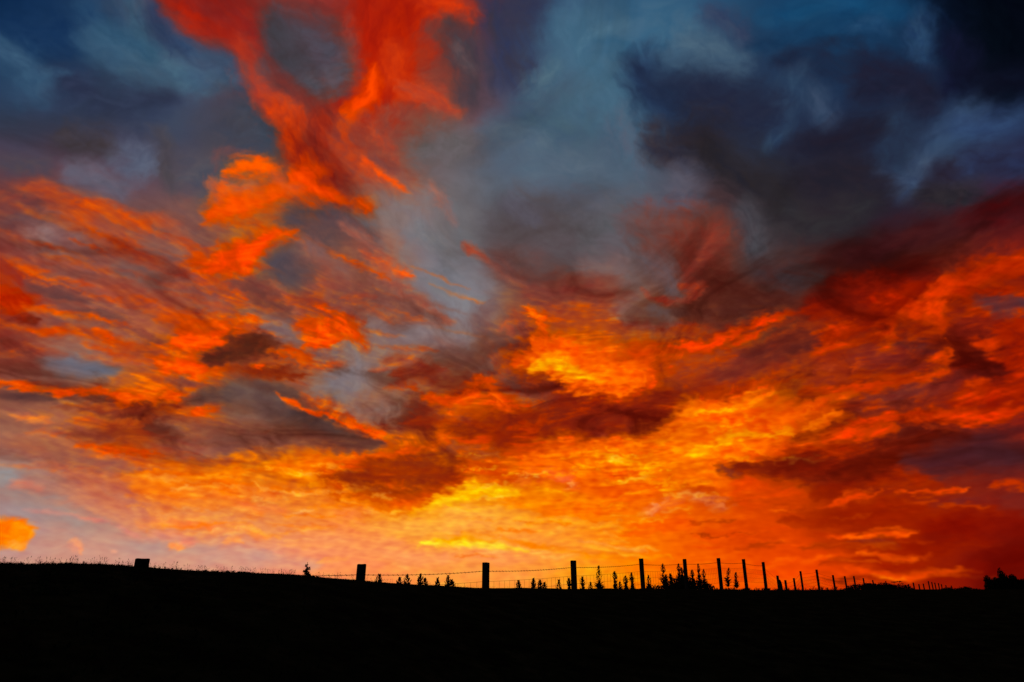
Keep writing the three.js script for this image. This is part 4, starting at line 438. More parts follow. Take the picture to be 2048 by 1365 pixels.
  [[11.11, -14.14, 11.45, -13.92, 11.93, -13.6, 12.36, -13.3, 12.7, -13.05, 12.99, -12.83, 13.19, -12.67], .16, [250, 160, 110], [244, 130, 80], .75, .5, .9, 3],
  [[14.42, -12.23, 14.95, -12.43, 15.7, -12.7, 16.4, -12.9, 17.02, -12.96, 17.59, -12.95, 17.98, -12.93], .64, [222, 128, 98], [206, 96, 62], .8, .65, .6, 3],
  [[-8.09, -16.58, -7.4, -16.44, -6.44, -16.33, -5.48, -16.42, -4.35, -16.56, -2.92, -16.6, -1.42, -16.66, .02, -16.84, 1.09, -17.02], .31, [255, 232, 52], [255, 206, 44], .97, .5, .5, 5],
  [[-7.27, -16.43, -6.02, -16.37], .2, [255, 240, 80], [255, 220, 50], .8, .6, .5, 4],
  [[-3.52, -16.72, -3.07, -16.7, -2.43, -16.67, -1.84, -16.66, -1.35, -16.67, -.9, -16.71, -.59, -16.74], .18, [255, 246, 90], [255, 232, 60], .85, .6, .4, 5],
  [[-6.44, -16.17, -5.95, -16.24, -5.19, -16.31, -4.2, -16.26, -3.1, -16.21, -1.92, -16.25, -1.01, -16.3], .16, [255, 158, 14], [255, 170, 24], .85, .5, .6, 5],
  [[-1.01, -16.22, -.27, -16.19, .67, -16.22, 1.48, -16.41, 2.35, -16.65, 3.36, -16.83, 4.43, -17.03, 5.6, -17.4, 6.5, -17.72], .25, [255, 134, 14], [255, 146, 40], .85, .55, .6, 5],
  [[-10.95, -17.14, -9.15, -17.5, -6.82, -17.83, -4.75, -17.8, -2.67, -17.69, -.32, -17.68, 1.5, -17.69], .65, [255, 148, 94], [255, 156, 92], .7, .8, .4, 5],
  [[-8.45, -18.78, -7.6, -18.75, -6.38, -18.7, -5.15, -18.69, -3.93, -18.74, -2.69, -18.82, -1.83, -18.88], .24, [255, 176, 80], [255, 160, 70], .6, .7, .6, 5],
  [[-1, -17.89, -.11, -17.77, 1.16, -17.6, 2.34, -17.49, 3.33, -17.49, 4.22, -17.54, 4.84, -17.59], .24, [255, 166, 80], [255, 156, 80], .6, .7, .7, 5],
  [[-13.74, -18.03, -13.32, -18, -12.73, -17.96, -12.13, -17.97, -11.53, -18.08, -10.93, -18.23, -10.5, -18.34], .36, [255, 150, 104], [255, 142, 90], .6, .8, .5, 4],
  [[19.3, 11.04, 19.46, 10.65, 19.7, 10.11, 19.93, 9.59, 20.15, 9.11, 20.38, 8.66, 20.54, 8.34], 1.12, [78, 80, 88], [60, 60, 68], .7, .95, .3, 2.2],
  [[22.01, 10.94, 22.8, 10.63, 23.93, 10.21, 25.04, 10.02, 26.12, 10.27, 27.17, 10.74, 27.9, 11.08], 1.77, [48, 46, 50], [42, 38, 44], .85, .9, .5, 2.2],
  [[25.12, 6.79, 26.67, 7.27, 28.72, 7.88, 30.79, 8.42, 32.8, 8.89, 34.68, 9.25, 36.02, 9.48], 1.44, [58, 16, 20], [68, 22, 26], .85, .85, .5, 3],
  [[20.97, 6.07, 21.46, 5.93, 22.16, 5.74, 22.89, 5.62, 23.71, 5.63, 24.55, 5.71, 25.14, 5.77], 1.26, [60, 50, 56], [68, 40, 42], .85, .8, .5, 2.2],
  [[17.43, 5.72, 17.8, 5.37, 18.35, 4.88, 19.03, 4.44, 19.97, 4.09, 21.02, 3.79, 21.77, 3.58], 1.38, [76, 24, 18], [88, 36, 30], .85, .75, .5, 2.2],
  [[14.62, 3.23, 15.25, 3.24, 16.15, 3.25, 17.05, 3.21, 17.94, 3.08, 18.82, 2.9, 19.44, 2.77], 1.07, [92, 42, 36], [80, 30, 24], .8, .7, .5, 2.2],
  [[26.62, 5.54, 27.57, 5.69, 28.9, 5.89, 30.16, 6.04, 31.34, 6.11, 32.45, 6.13, 33.22, 6.14], 1.11, [96, 14, 8], [78, 14, 14], .75, .85, .5, 3],
  [[23.68, 2.73, 25.66, 3.26, 28.08, 3.89, 30.13, 4.37, 31.9, 4.81, 33.3, 5.32, 34.21, 5.72], 1.32, [148, 22, 4], [130, 18, 4], .85, .75, .5, 4],
  [[13.39, -.06, 14.44, -.02, 15.84, .19, 17.25, .83, 18.65, 1.52, 19.83, 1.95, 21, 2.26, 22.49, 2.5, 23.68, 2.65], .69, [218, 60, 8], [190, 46, 8], .95, .45, .6, 3],
  [[13.59, -.02, 13.91, .02, 14.37, .07, 14.82, .15, 15.28, .25, 15.73, .36, 16.04, .44], .37, [255, 98, 24], [240, 80, 16], .92, .45, .7, 3],
  [[22.92, 2.49, 23.93, 2.56, 25.34, 2.65, 26.65, 2.7, 27.77, 2.68, 28.81, 2.63, 29.51, 2.58], .69, [162, 30, 4], [144, 26, 4], .85, .65, .5, 4],
  [[25.55, .67, 26.02, .78, 26.68, .94, 27.38, 1.07, 28.15, 1.16, 28.95, 1.22, 29.52, 1.26], .99, [176, 36, 6], [160, 30, 6], .8, .7, .5, 3],
  [[19.04, -.77, 19.87, -.61, 21.04, -.38, 22.16, -.15, 23.18, .08, 24.14, .31, 24.81, .47], 1.11, [90, 28, 24], [106, 34, 28], .92, .55, .5, 3],
  [[14.2, -1.84, 14.84, -1.79, 15.74, -1.72, 16.64, -1.62, 17.53, -1.48, 18.42, -1.31, 19.04, -1.19], 1.07, [136, 54, 48], [150, 52, 40], .75, .7, .5, 3],
  [[17.03, -3.08, 17.98, -2.91, 19.32, -2.67, 20.6, -2.43, 21.77, -2.19, 22.9, -1.95, 23.67, -1.79], .8, [170, 44, 16], [150, 40, 20], .75, .7, .5, 4],
  [[27.34, 5.52, 28.16, 5.32, 29.28, 5.03, 30.19, 4.65, 30.71, 4.11, 31.04, 3.48, 31.24, 3.04], 1.04, [156, 24, 2], [176, 32, 2], .7, .8, .5, 2.2],
  [[29.51, .26, 29.7, .9, 30.04, 1.66, 30.62, 2.23, 31.25, 2.64, 31.75, 2.8, 32.1, 2.83], .81, [232, 64, 0], [206, 50, 2], .92, .5, .7, 2],
  [[29.87, .66, 30.01, .51, 30.22, .32, 30.39, .26, 30.48, .47, 30.53, .8, 30.56, 1.06], .33, [240, 80, 10], [214, 60, 4], .85, .5, .8, 2.2],
  [[32.6, 3.02, 32.96, 3.34, 33.42, 3.79, 33.84, 4.33, 34.23, 4.75, 34.61, 4.7, 34.89, 4.53], 1.07, [236, 64, 0], [210, 50, 0], .92, .55, .6, 2],
  [[33.1, 3.21, 33.24, 3.01, 33.43, 2.74, 33.6, 2.61, 33.73, 2.74, 33.85, 3, 33.93, 3.19], .47, [255, 86, 4], [240, 70, 0], .85, .55, .7, 2.2],
  [[35.21, 4.72, 35.78, 5.25, 36.45, 5.84, 36.88, 6.17, 37.38, 6.37, 38.35, 6.46, 39.2, 6.49], 1.03, [218, 50, 0], [186, 38, 4], .92, .55, .6, 2],
  [[36.17, 4.5, 36.41, 4.36, 36.77, 4.17, 37.11, 4.09, 37.46, 4.22, 37.8, 4.46, 38.03, 4.64], .41, [200, 44, 4], [176, 36, 6], .75, .6, .7, 2.2],
  [[33.27, 1.83, 33.5, 1.62, 33.81, 1.33, 34.1, 1.04, 34.35, .75, 34.59, .45, 34.75, .25], .72, [206, 54, 4], [178, 42, 6], .85, .6, .7, 2.2],
  [[31.76, 1.84, 31.99, 1.7, 32.31, 1.49, 32.61, 1.24, 32.87, .9, 33.11, .52, 33.27, .25], .51, [190, 44, 4], [160, 36, 8], .75, .6, .8, 2.2],
  [[30.9, .26, 31.17, .34, 31.55, .44, 31.93, .45, 32.31, .29, 32.68, .04, 32.94, -.14], .73, [98, 36, 38], [120, 34, 26], .88, .5, .7, 2.2],
  [[36.5, 3.53, 36.73, 3.34, 37.07, 3.08, 37.44, 2.93, 37.87, 3, 38.33, 3.16, 38.66, 3.29], .69, [88, 46, 58], [110, 40, 44], .92, .5, .6, 2.2],
  [[35.23, 2.2, 35.47, 1.95, 35.82, 1.61, 36.19, 1.41, 36.64, 1.46, 37.11, 1.64, 37.44, 1.78], .77, [110, 24, 16], [130, 30, 20], .8, .7, .6, 2.2],
  [[34.26, .25, 34.58, -.18, 35.05, -.79, 35.54, -1.3, 36.1, -1.64, 36.69, -1.89, 37.11, -2.06], 1.2, [80, 12, 4], [94, 16, 6], .92, .55, .5, 2.2],
  [[34.26, 1.43, 34.59, 1.3, 35.06, 1.13, 35.56, 1.03, 36.12, 1.05, 36.72, 1.14, 37.14, 1.21], .56, [96, 20, 12], [120, 24, 12], .75, .7, .6, 2.2],
  [[33.2, -1.12, 33.35, -.99, 33.56, -.8, 33.76, -.61, 33.95, -.43, 34.13, -.26, 34.26, -.14], .54, [240, 76, 12], [214, 60, 10], .92, .45, .9, 2.2],
  [[36.19, .25, 36.4, .23, 36.69, .19, 36.98, .06, 37.26, -.24, 37.55, -.63, 37.74, -.9], .55, [218, 56, 10], [190, 44, 10], .9, .5, .8, 2.2],
  [[37.75, 1.4, 38, 1.44, 38.36, 1.51, 38.67, 1.58, 38.92, 1.65, 39.13, 1.71, 39.27, 1.76], .61, [176, 34, 10], [160, 30, 12], .75, .7, .6, 2.2],
  [[37.73, -1.67, 37.99, -1.22, 38.35, -.61, 38.67, -.13, 38.91, .09, 39.13, .19, 39.27, .25], .88, [166, 28, 6], [150, 24, 8], .75, .8, .5, 2.2],
  [[25.17, -.96, 25.5, -.99, 25.99, -1.02, 26.64, -.96, 27.61, -.71, 28.73, -.38, 29.51, -.14], .77, [150, 46, 36], [170, 48, 26], .8, .6, .7, 3],
  [[25.55, -.35, 25.79, -.18, 26.16, .05, 26.65, .26, 27.38, .43, 28.22, .57, 28.81, .66], .62, [206, 56, 8], [180, 44, 12], .8, .6, .8, 2.5],
  [[25.17, -1.78, 26.28, -1.28], .31, [206, 76, 50], [176, 60, 44], .75, .6, .8, 3],
  [[27.79, -1.84, 27.89, -1.78, 28.03, -1.69, 28.15, -1.59, 28.27, -1.48, 28.37, -1.36, 28.44, -1.27], .23, [230, 84, 48], [200, 62, 36], .85, .5, .8, 2.2],
  [[28.45, -.75, 28.92, -.78, 29.59, -.84, 30.21, -.94, 30.74, -1.13, 31.24, -1.36, 31.58, -1.53], .82, [116, 32, 28], [134, 38, 32], .85, .6, .7, 3],
  [[23.64, -3.84, 25.33, -3.55, 27.34, -3.18, 28.8, -2.84, 30.18, -2.54, 31.9, -2.28, 33.25, -2.1], .63, [218, 60, 8], [196, 48, 10], .9, .5, .6, 5],
  [[31.91, -2.12, 32.28, -2.07, 32.81, -2, 33.25, -1.91, 33.55, -1.77, 33.77, -1.62, 33.92, -1.51], .29, [244, 84, 14], [220, 64, 10], .85, .5, .7, 3],
  [[24.03, -3.02, 24.54, -2.9, 25.26, -2.73, 25.89, -2.59, 26.36, -2.49, 26.74, -2.42, 26.99, -2.37], .46, [160, 52, 40], [186, 58, 30], .75, .6, .7, 4],
  [[28.4, -4.16, 29.21, -3.97, 30.37, -3.69, 31.54, -3.39, 32.78, -3.06, 34.02, -2.71, 34.88, -2.47], .81, [112, 44, 46], [124, 40, 36], .92, .5, .4, 4],
  [[32.91, -2.7, 33.6, -2.59, 34.57, -2.43, 35.53, -2.27, 36.47, -2.11, 37.4, -1.96, 38.04, -1.85], .42, [84, 18, 14], [104, 28, 24], .8, .6, .5, 4],
  [[35.2, -2.86, 35.41, -2.89, 35.72, -2.92, 35.99, -2.92, 36.19, -2.84, 36.36, -2.73, 36.47, -2.64], .28, [220, 66, 30], [190, 50, 24], .85, .5, .8, 2],
  [[34.19, -4.24, 34.76, -4.06, 35.58, -3.82, 36.45, -3.6, 37.45, -3.43, 38.49, -3.27, 39.22, -3.16], .76, [176, 34, 6], [158, 26, 6], .8, .65, .5, 4],
  [[36.11, -4.57, 36.52, -4.45, 37.1, -4.29, 37.68, -4.15, 38.25, -4.05, 38.81, -3.97, 39.2, -3.92], .31, [130, 18, 4], [146, 22, 4], .7, .7, .5, 4],
  [[19.16, -4.23, 19.27, -4.03, 19.48, -3.81, 19.93, -3.7, 20.38, -3.68, 20.63, -3.81, 20.77, -3.96], .1, [255, 136, 50], [244, 110, 30], .9, .4, .6, 3],
  [[19.99, -3.68, 20.26, -3.62, 20.64, -3.54, 20.97, -3.46, 21.23, -3.38, 21.44, -3.3, 21.59, -3.25], .1, [255, 150, 76], [250, 120, 40], .9, .4, .6, 3],
  [[19.4, -3.89, 19.73, -3.6, 20.18, -3.19, 20.59, -2.84, 20.91, -2.64, 21.18, -2.51, 21.37, -2.42], .2, [214, 74, 26], [190, 60, 24], .7, .6, .7, 3],
  [[14.64, -6.04, 15.65, -5.77, 17, -5.51, 18.29, -5.48, 19.77, -5.46, 21.73, -5.28, 23.62, -5.06, 24.87, -4.92, 25.86, -4.7, 26.82, -4.17, 27.51, -3.7], 1.02, [255, 128, 14], [248, 98, 8], .97, .4, .7, 3],
  [[13.72, -7.72, 15.12, -7.47, 16.96, -7.17, 18.71, -6.96, 20.52, -6.76, 22.47, -6.53, 24.34, -6.27, 26.05, -5.9, 27.29, -5.59], 1.75, [255, 126, 12], [246, 96, 6], .95, .55, .7, 3],
  [[12.87, -8.98, 13.6, -8.99, 14.64, -8.98, 15.72, -8.93, 16.88, -8.78, 18.08, -8.58, 18.91, -8.44], 1.06, [255, 140, 14], [250, 110, 10], .9, .6, .7, 3],
  [[14.07, -5.96, 14.24, -5.83, 14.49, -5.66, 14.77, -5.54, 15.13, -5.53, 15.51, -5.57, 15.79, -5.61], .33, [255, 140, 40], [255, 120, 24], .9, .35, .7, 1.5],
  [[14.77, -6.04, 15.48, -5.85, 16.47, -5.59, 17.4, -5.37, 18.18, -5.23, 18.89, -5.13, 19.38, -5.05], .16, [255, 176, 44], [255, 150, 30], .85, .5, .8, 4],
  [[15.11, -9.02, 15.93, -8.71, 16.94, -8.28, 17.76, -7.83, 18.55, -7.42, 19.44, -7.21, 20.12, -7.1], .44, [255, 184, 22], [255, 160, 14], .9, .5, .8, 3],
  [[13.71, -8.35, 14.01, -8.46, 14.44, -8.61, 14.92, -8.74, 15.48, -8.79, 16.1, -8.82, 16.53, -8.83], .37, [255, 182, 20], [255, 160, 14], .85, .55, .8, 3],
  [[21.28, -7.07, 21.6, -6.96, 22.04, -6.8, 22.44, -6.72, 22.75, -6.79, 23.01, -6.92, 23.19, -7.03], .28, [255, 180, 40], [255, 150, 20], .8, .5, .9, 2],
  [[19.33, -7.61, 19.5, -7.77, 19.75, -8, 20.09, -8.21, 20.61, -8.36, 21.2, -8.49, 21.62, -8.57], .1, [255, 150, 50], [250, 120, 30], .75, .5, .7, 4],
  [[18.98, -5.35, 19.19, -5.47, 19.47, -5.64, 19.76, -5.75, 20.05, -5.74, 20.34, -5.67, 20.54, -5.61], .1, [255, 170, 60], [255, 140, 30], .75, .5, .7, 4],
  [[15.77, -6.36, 16.19, -6.26, 16.79, -6.14, 17.38, -6.08, 17.97, -6.15, 18.56, -6.29, 18.96, -6.38], .28, [226, 84, 8], [240, 98, 10], .75, .6, .8, 3],
  [[14.95, -7.29, 16.56, -7.46], .24, [236, 96, 10], [246, 106, 10], .7, .6, .8, 3],
  [[23.58, -6.49, 24.09, -6.29, 24.8, -6.01, 25.46, -5.76, 26.04, -5.57, 26.57, -5.42, 26.93, -5.32], .31, [255, 140, 16], [250, 116, 12], .8, .55, .8, 4],
  [[25.04, -7.46, 25.81, -7.27, 26.9, -7, 27.97, -6.77, 29.02, -6.61, 30.06, -6.49, 30.78, -6.41], .6, [236, 76, 4], [222, 64, 4], .88, .6, .6, 4],
  [[26.91, -6.28, 28.31, -5.94, 30.12, -5.56, 31.81, -5.38, 33.51, -5.3, 35.17, -5.37, 36.71, -5.36, 38.15, -4.92, 39.19, -4.48], .61, [226, 60, 0], [206, 48, 2], .95, .5, .5, 5],
  [[32.81, -6.34, 33.06, -6.45, 33.43, -6.61, 33.79, -6.69, 34.15, -6.64, 34.52, -6.52, 34.77, -6.42], .25, [220, 70, 20], [190, 52, 10], .75, .6, .7, 3],
  [[27.31, -4.79, 27.68, -4.71, 28.21, -4.61, 28.74, -4.56, 29.26, -4.59, 29.78, -4.67, 30.14, -4.73], .38, [150, 46, 34], [176, 52, 24], .75, .6, .6, 3],
  [[36.09, -5.15, 36.5, -5.09, 37.08, -5.01, 37.66, -4.91, 38.23, -4.76, 38.79, -4.6, 39.19, -4.48], .34, [200, 44, 2], [186, 36, 4], .75, .7, .5, 5],
  [[17.68, -10.11, 19.22, -9.85, 21.21, -9.6, 23.08, -9.62, 24.97, -9.67, 26.77, -9.61, 28.58, -9.32, 30.57, -8.49, 32.43, -7.6, 34, -7.05, 35.08, -6.72], 1.34, [106, 20, 4], [126, 26, 6], .95, .5, .5, 4],
  [[22.01, -8.56, 22.8, -8.48, 23.91, -8.38, 25.02, -8.27, 26.11, -8.15, 27.18, -8.04, 27.93, -7.97], .62, [150, 34, 4], [176, 44, 4], .85, .6, .6, 3],
  [[24.28, -8.29, 24.66, -8.33, 25.2, -8.38, 25.75, -8.44, 26.28, -8.52, 26.82, -8.61, 27.19, -8.67], .23, [196, 58, 10], [170, 44, 8], .7, .6, .7, 3],
  [[25.67, -10.23, 26.46, -10.18, 27.55, -10.09, 28.56, -9.91, 29.4, -9.57, 30.16, -9.14, 30.69, -8.84], .74, [84, 14, 4], [100, 18, 4], .8, .7, .5, 4],
  [[31.35, -9.2, 32.54, -8.87, 34.04, -8.49, 35.34, -8.19, 36.61, -7.98, 37.99, -7.99, 39.04, -8.05], 1.51, [76, 24, 26], [84, 34, 40], .92, .55, .4, 4],
  [[34.08, -7.53, 34.76, -7.29, 35.72, -6.95, 36.67, -6.66, 37.59, -6.45, 38.5, -6.29, 39.13, -6.18], .62, [92, 24, 24], [78, 26, 30], .8, .7, .4, 4],
  [[35, -8.63, 35.51, -8.49, 36.24, -8.29, 36.91, -8.16, 37.5, -8.16, 38.06, -8.22, 38.43, -8.27], .55, [86, 42, 52], [80, 30, 34], .7, .85, .4, 4],
  [[17.29, -9.92, 17.5, -10.01, 17.79, -10.14, 18.07, -10.3, 18.36, -10.5, 18.64, -10.73, 18.84, -10.89], .4, [150, 64, 40], [136, 44, 20], .75, .6, .6, 2.2],
  [[13.64, -11.03, 14.19, -10.89, 14.96, -10.69, 15.68, -10.57, 16.3, -10.58, 16.87, -10.67, 17.27, -10.73], .41, [255, 136, 18], [250, 112, 16], .85, .55, .8, 4],
  [[12.8, -12.07, 13.34, -11.88, 14.1, -11.61, 14.85, -11.41, 15.6, -11.34, 16.34, -11.35, 16.85, -11.35], .2, [255, 166, 40], [255, 130, 24], .75, .55, .8, 5],
  [[14.43, -11.83, 14.99, -11.87, 15.76, -11.92, 16.43, -11.97, 16.93, -12.03, 17.34, -12.1, 17.62, -12.14], .4, [190, 62, 16], [214, 78, 18], .8, .6, .6, 3],
  [[18.41, -11.91, 19.09, -11.35, 20.01, -10.85, 20.92, -11.03, 21.9, -11.38, 23.14, -11.57, 24.14, -11.69], .93, [220, 76, 16], [202, 64, 16], .9, .55, .5, 3],
  [[21.84, -12.86, 24.09, -13.12, 26.96, -13.38, 29.53, -13.54, 32.11, -13.43, 35.06, -12.68, 37.31, -11.94], 1.84, [152, 30, 5], [138, 26, 6], .7, .8, .3, 6],
  [[24.66, -15.75, 26.55, -15.75, 28.92, -15.66, 30.98, -15.32, 32.99, -14.97, 35.15, -14.86, 36.78, -14.83], 1.18, [160, 30, 4], [146, 24, 4], .65, .85, .3, 6],
  [[17.59, -12.94, 18.4, -12.86, 19.56, -12.75, 20.71, -12.63, 21.84, -12.51, 22.96, -12.38, 23.74, -12.3], .62, [216, 74, 20], [196, 60, 18], .85, .65, .5, 4],
  [[29.24, -10.27, 29.81, -10.23, 30.6, -10.17, 31.3, -10.17, 31.85, -10.25, 32.31, -10.38, 32.63, -10.48], .8, [178, 40, 6], [160, 34, 6], .8, .7, .5, 4],
  [[24.16, -11.29, 24.73, -11.32, 25.54, -11.35, 26.35, -11.39, 27.14, -11.42, 27.93, -11.45, 28.48, -11.48], .68, [152, 30, 4], [136, 26, 4], .85, .65, .5, 4],
  [[24.83, -12.56, 25.84, -12.44, 27.02, -12.25, 27.8, -11.98, 28.47, -11.67, 29.18, -11.37, 29.71, -11.14], .18, [226, 70, 18], [200, 56, 10], .85, .6, .5, 6],
  [[26.68, -11.96, 26.96, -11.84, 27.37, -11.67, 27.77, -11.51, 28.17, -11.38, 28.57, -11.27, 28.84, -11.18], .15, [246, 100, 50], [220, 70, 30], .75, .5, .8, 5],
  [[30.05, -11.39, 30.7, -11.5, 31.56, -11.57, 32.37, -11.48, 33.24, -11.32, 34.32, -11.09, 35.2, -10.89], .19, [232, 78, 24], [200, 56, 12], .85, .6, .5, 6],
  [[34.54, -11.12, 35.04, -10.9], .14, [255, 116, 66], [240, 90, 44], .85, .5, .7, 3],
  [[30.14, -12.65, 30.5, -12.6, 31.01, -12.53, 31.51, -12.45, 32.01, -12.36, 32.51, -12.25, 32.86, -12.18], .18, [240, 86, 34], [206, 60, 24], .88, .5, .7, 5],
  [[20.69, -13.14, 21.09, -13.17, 21.67, -13.21, 22.2, -13.24, 22.65, -13.23, 23.05, -13.2, 23.33, -13.18], .15, [246, 112, 50], [220, 84, 30], .85, .5, .7, 5],
  [[36.47, -10.62, 36.8, -10.52, 37.26, -10.37, 37.72, -10.28, 38.16, -10.31, 38.6, -10.4, 38.91, -10.46], .37, [210, 58, 22], [180, 44, 18], .85, .6, .6, 4],
  [[32.14, -12.98, 32.78, -12.73, 33.71, -12.38, 34.81, -12.04, 36.23, -11.72, 37.78, -11.41, 38.86, -11.2], .55, [112, 38, 36], [136, 34, 24], .8, .7, .4, 5],
  [[26.63, -12.93, 27.42, -12.98, 28.55, -13.04, 29.77, -13.13, 31.2, -13.29, 32.7, -13.48, 33.74, -13.61], .8, [160, 28, 4], [148, 26, 6], .8, .75, .4, 5],
  [[21.79, -13.96, 22.59, -13.97, 23.72, -13.99, 24.76, -14.01, 25.62, -14.03, 26.39, -14.06, 26.92, -14.08], .6, [196, 56, 14], [176, 42, 8], .75, .7, .5, 5],
  [[15.56, -14.14, 16.01, -14.09, 16.63, -14.03, 17.15, -14, 17.5, -14.03, 17.76, -14.09, 17.93, -14.13], .16, [250, 124, 60], [236, 100, 40], .7, .6, .7, 5],
  [[16.32, -14.99, 16.91, -15.06, 17.74, -15.16, 18.66, -15.29, 19.74, -15.44, 20.89, -15.61, 21.7, -15.73], .86, [224, 78, 24], [206, 66, 22], .8, .7, .5, 4],
  [[23.22, -15.26, 23.6, -15.17, 24.16, -15.06, 24.7, -14.98, 25.24, -14.95, 25.78, -14.96, 26.15, -14.97], .38, [190, 44, 6], [206, 54, 10], .7, .7, .5, 5],
  [[25.42, -15.13, 26.37, -15.03, 27.57, -14.92, 28.65, -14.9, 29.66, -14.85, 30.62, -14.62, 31.32, -14.39], .18, [255, 112, 14], [244, 86, 8], .95, .5, .4, 7],
  [[27.94, -14.63, 28.42, -14.56, 29.09, -14.47, 29.69, -14.39, 30.18, -14.34, 30.6, -14.3, 30.89, -14.27], .11, [255, 128, 40], [240, 90, 20], .75, .5, .7, 5],
  [[26.46, -15.64, 26.92, -15.54, 27.57, -15.42, 28.25, -15.33, 28.99, -15.32, 29.76, -15.34, 30.3, -15.37], .29, [150, 50, 34], [140, 34, 12], .8, .6, .5, 5],
  [[27.69, -15.74, 28.02, -15.67, 28.49, -15.56, 28.93, -15.47, 29.33, -15.4, 29.71, -15.35, 29.97, -15.32], .11, [206, 110, 84], [180, 70, 40], .7, .6, .6, 5],
  [[31.73, -14.14, 32.47, -14, 33.52, -13.8, 34.7, -13.54, 36.15, -13.18, 37.7, -12.77, 38.77, -12.48], 1.03, [140, 16, 2], [126, 12, 2], .75, .85, .4, 4],
  [[30.98, -15.32, 31.68, -15.2, 32.67, -15.04, 33.64, -14.92, 34.59, -14.88, 35.52, -14.88, 36.16, -14.89], .83, [140, 20, 2], [126, 16, 2], .75, .8, .4, 5],
  [[18.14, -18.04, 19.64, -17.71, 21.6, -17.31, 23.55, -17.01, 25.32, -16.74, 26.63, -16.46, 27.48, -16.25], .22, [255, 118, 18], [248, 94, 12], .85, .6, .4, 7],
  [[27.31, -16.19, 27.85, -16.19, 28.53, -16.21, 29.09, -16.32, 29.72, -16.38, 30.67, -16.25, 31.46, -16.1], .18, [255, 126, 18], [250, 104, 12], .95, .45, .4, 6],
  [[31.59, -16.09, 32.6, -15.74], .14, [236, 90, 34], [206, 60, 20], .7, .6, .7, 4],
  [[24.56, -17.28, 25.56, -17.07, 26.74, -16.83, 27.49, -16.7, 28.15, -16.65, 28.75, -16.77, 29.51, -16.85, 30.96, -16.64, 32.22, -16.4], .33, [166, 32, 4], [150, 26, 4], .9, .55, .35, 6],
  [[26.34, -17.46, 27.43, -17.52, 28.77, -17.57, 29.81, -17.6, 30.8, -17.55, 31.84, -17.32, 32.82, -17.04, 33.76, -16.85, 34.45, -16.71], .25, [252, 104, 8], [240, 84, 8], .88, .6, .4, 7],
  [[28.07, -17.78, 28.43, -17.81, 28.95, -17.84, 29.43, -17.85, 29.84, -17.8, 30.21, -17.71, 30.46, -17.65], .18, [255, 140, 20], [255, 116, 14], .85, .55, .6, 6],
  [[19.27, -18.36, 20.26, -18.3, 21.66, -18.21, 23.04, -18.14, 24.39, -18.1, 25.72, -18.09, 26.65, -18.07], .45, [255, 104, 16], [250, 90, 14], .75, .7, .5, 6],
  [[16.92, -19.06, 18.17, -18.99, 19.92, -18.88, 21.51, -18.8, 22.83, -18.77, 24.01, -18.77, 24.81, -18.77], .3, [255, 128, 34], [255, 110, 20], .6, .8, .5, 6],
  [[31.77, -17.83, 32.39, -17.69, 33.26, -17.49, 34.08, -17.25, 34.84, -16.94, 35.55, -16.59, 36.04, -16.34], .61, [150, 24, 4], [138, 18, 4], .85, .7, .4, 4],
  [[35.97, -17.06, 36.32, -16.75, 36.81, -16.31, 37.3, -15.86, 37.78, -15.42, 38.26, -14.97, 38.6, -14.66], 1.32, [98, 4, 0], [110, 8, 0], .7, .9, .3, 3],
  [[-26.16, -4.21, -24.71, -4.02, -22.81, -3.93, -21.07, -4.25, -19.31, -4.81, -17.51, -5.58, -15.69, -6.44, -13.62, -7.3, -11.99, -7.96], 1.37, [98, 64, 62], [84, 56, 56], .85, .55, .35, 3],
  [[-28.98, -6.15, -27.46, -6.4, -25.36, -6.73, -23.16, -6.97, -20.82, -7.25, -18.16, -7.75, -16.06, -8.18], 1.03, [116, 62, 54], [134, 78, 70], .8, .6, .4, 4],
  [[-24.32, -3.62, -23.43, -3.6, -22.15, -3.57, -20.89, -3.67, -19.7, -4.01, -18.54, -4.49, -17.73, -4.83], .88, [110, 84, 84], [96, 70, 70], .6, .8, .4, 3],
  [[-22.82, -2.82, -21.28, -3.15, -19.33, -3.69, -17.66, -4.53, -16.11, -5.43, -14.68, -6.19, -13.65, -6.72], .37, [84, 46, 44], [100, 58, 52], .75, .6, .4, 5],
  [[-17.67, -7.65, -16.69, -7.83, -15.3, -8.08, -14.03, -8.22, -13.04, -8.15, -12.17, -7.97, -11.58, -7.84], .66, [104, 46, 36], [124, 58, 44], .75, .65, .4, 4],
  [[-39.15, -3.47, -38.64, -3.45, -37.89, -3.43, -37.17, -3.47, -36.51, -3.63, -35.87, -3.85, -35.43, -4.01], .41, [94, 54, 54], [106, 60, 58], .9, .45, .35, 4],
  [[-35.73, -4.58, -33.95, -4.9, -31.77, -5.2, -30.25, -5.12, -29.01, -5.03, -27.94, -5.3, -27.22, -5.59], .34, [126, 50, 34], [146, 64, 46], .8, .55, .45, 5],
  [[-39, -7.68, -37.52, -7.79, -35.6, -8.03, -33.95, -8.57, -32.29, -9.15, -30.37, -9.6, -28.84, -9.9], .58, [150, 86, 72], [166, 92, 76], .7, .7, .4, 7],
  [[-39.17, -2.6, -38.22, -2.72, -37.03, -2.9, -36.19, -3.18, -35.28, -3.44, -33.92, -3.51, -32.49, -3.57, -31.2, -3.82, -30.26, -4.05], .21, [255, 110, 26], [246, 90, 22], .9, .45, .4, 6],
  [[-19.92, -3.72, -18.8, -4.38, -17.32, -5.17, -15.94, -5.66, -14.48, -6.13, -12.65, -6.83, -11.17, -7.42], .25, [255, 106, 30], [240, 88, 28], .9, .45, .45, 6],
  [[-17.73, -4.33, -16.68, -4.74, -15.31, -5.28, -14.05, -5.8, -12.84, -6.27, -11.65, -6.62, -10.76, -6.84], .25, [236, 92, 40], [214, 80, 40], .75, .55, .5, 6],
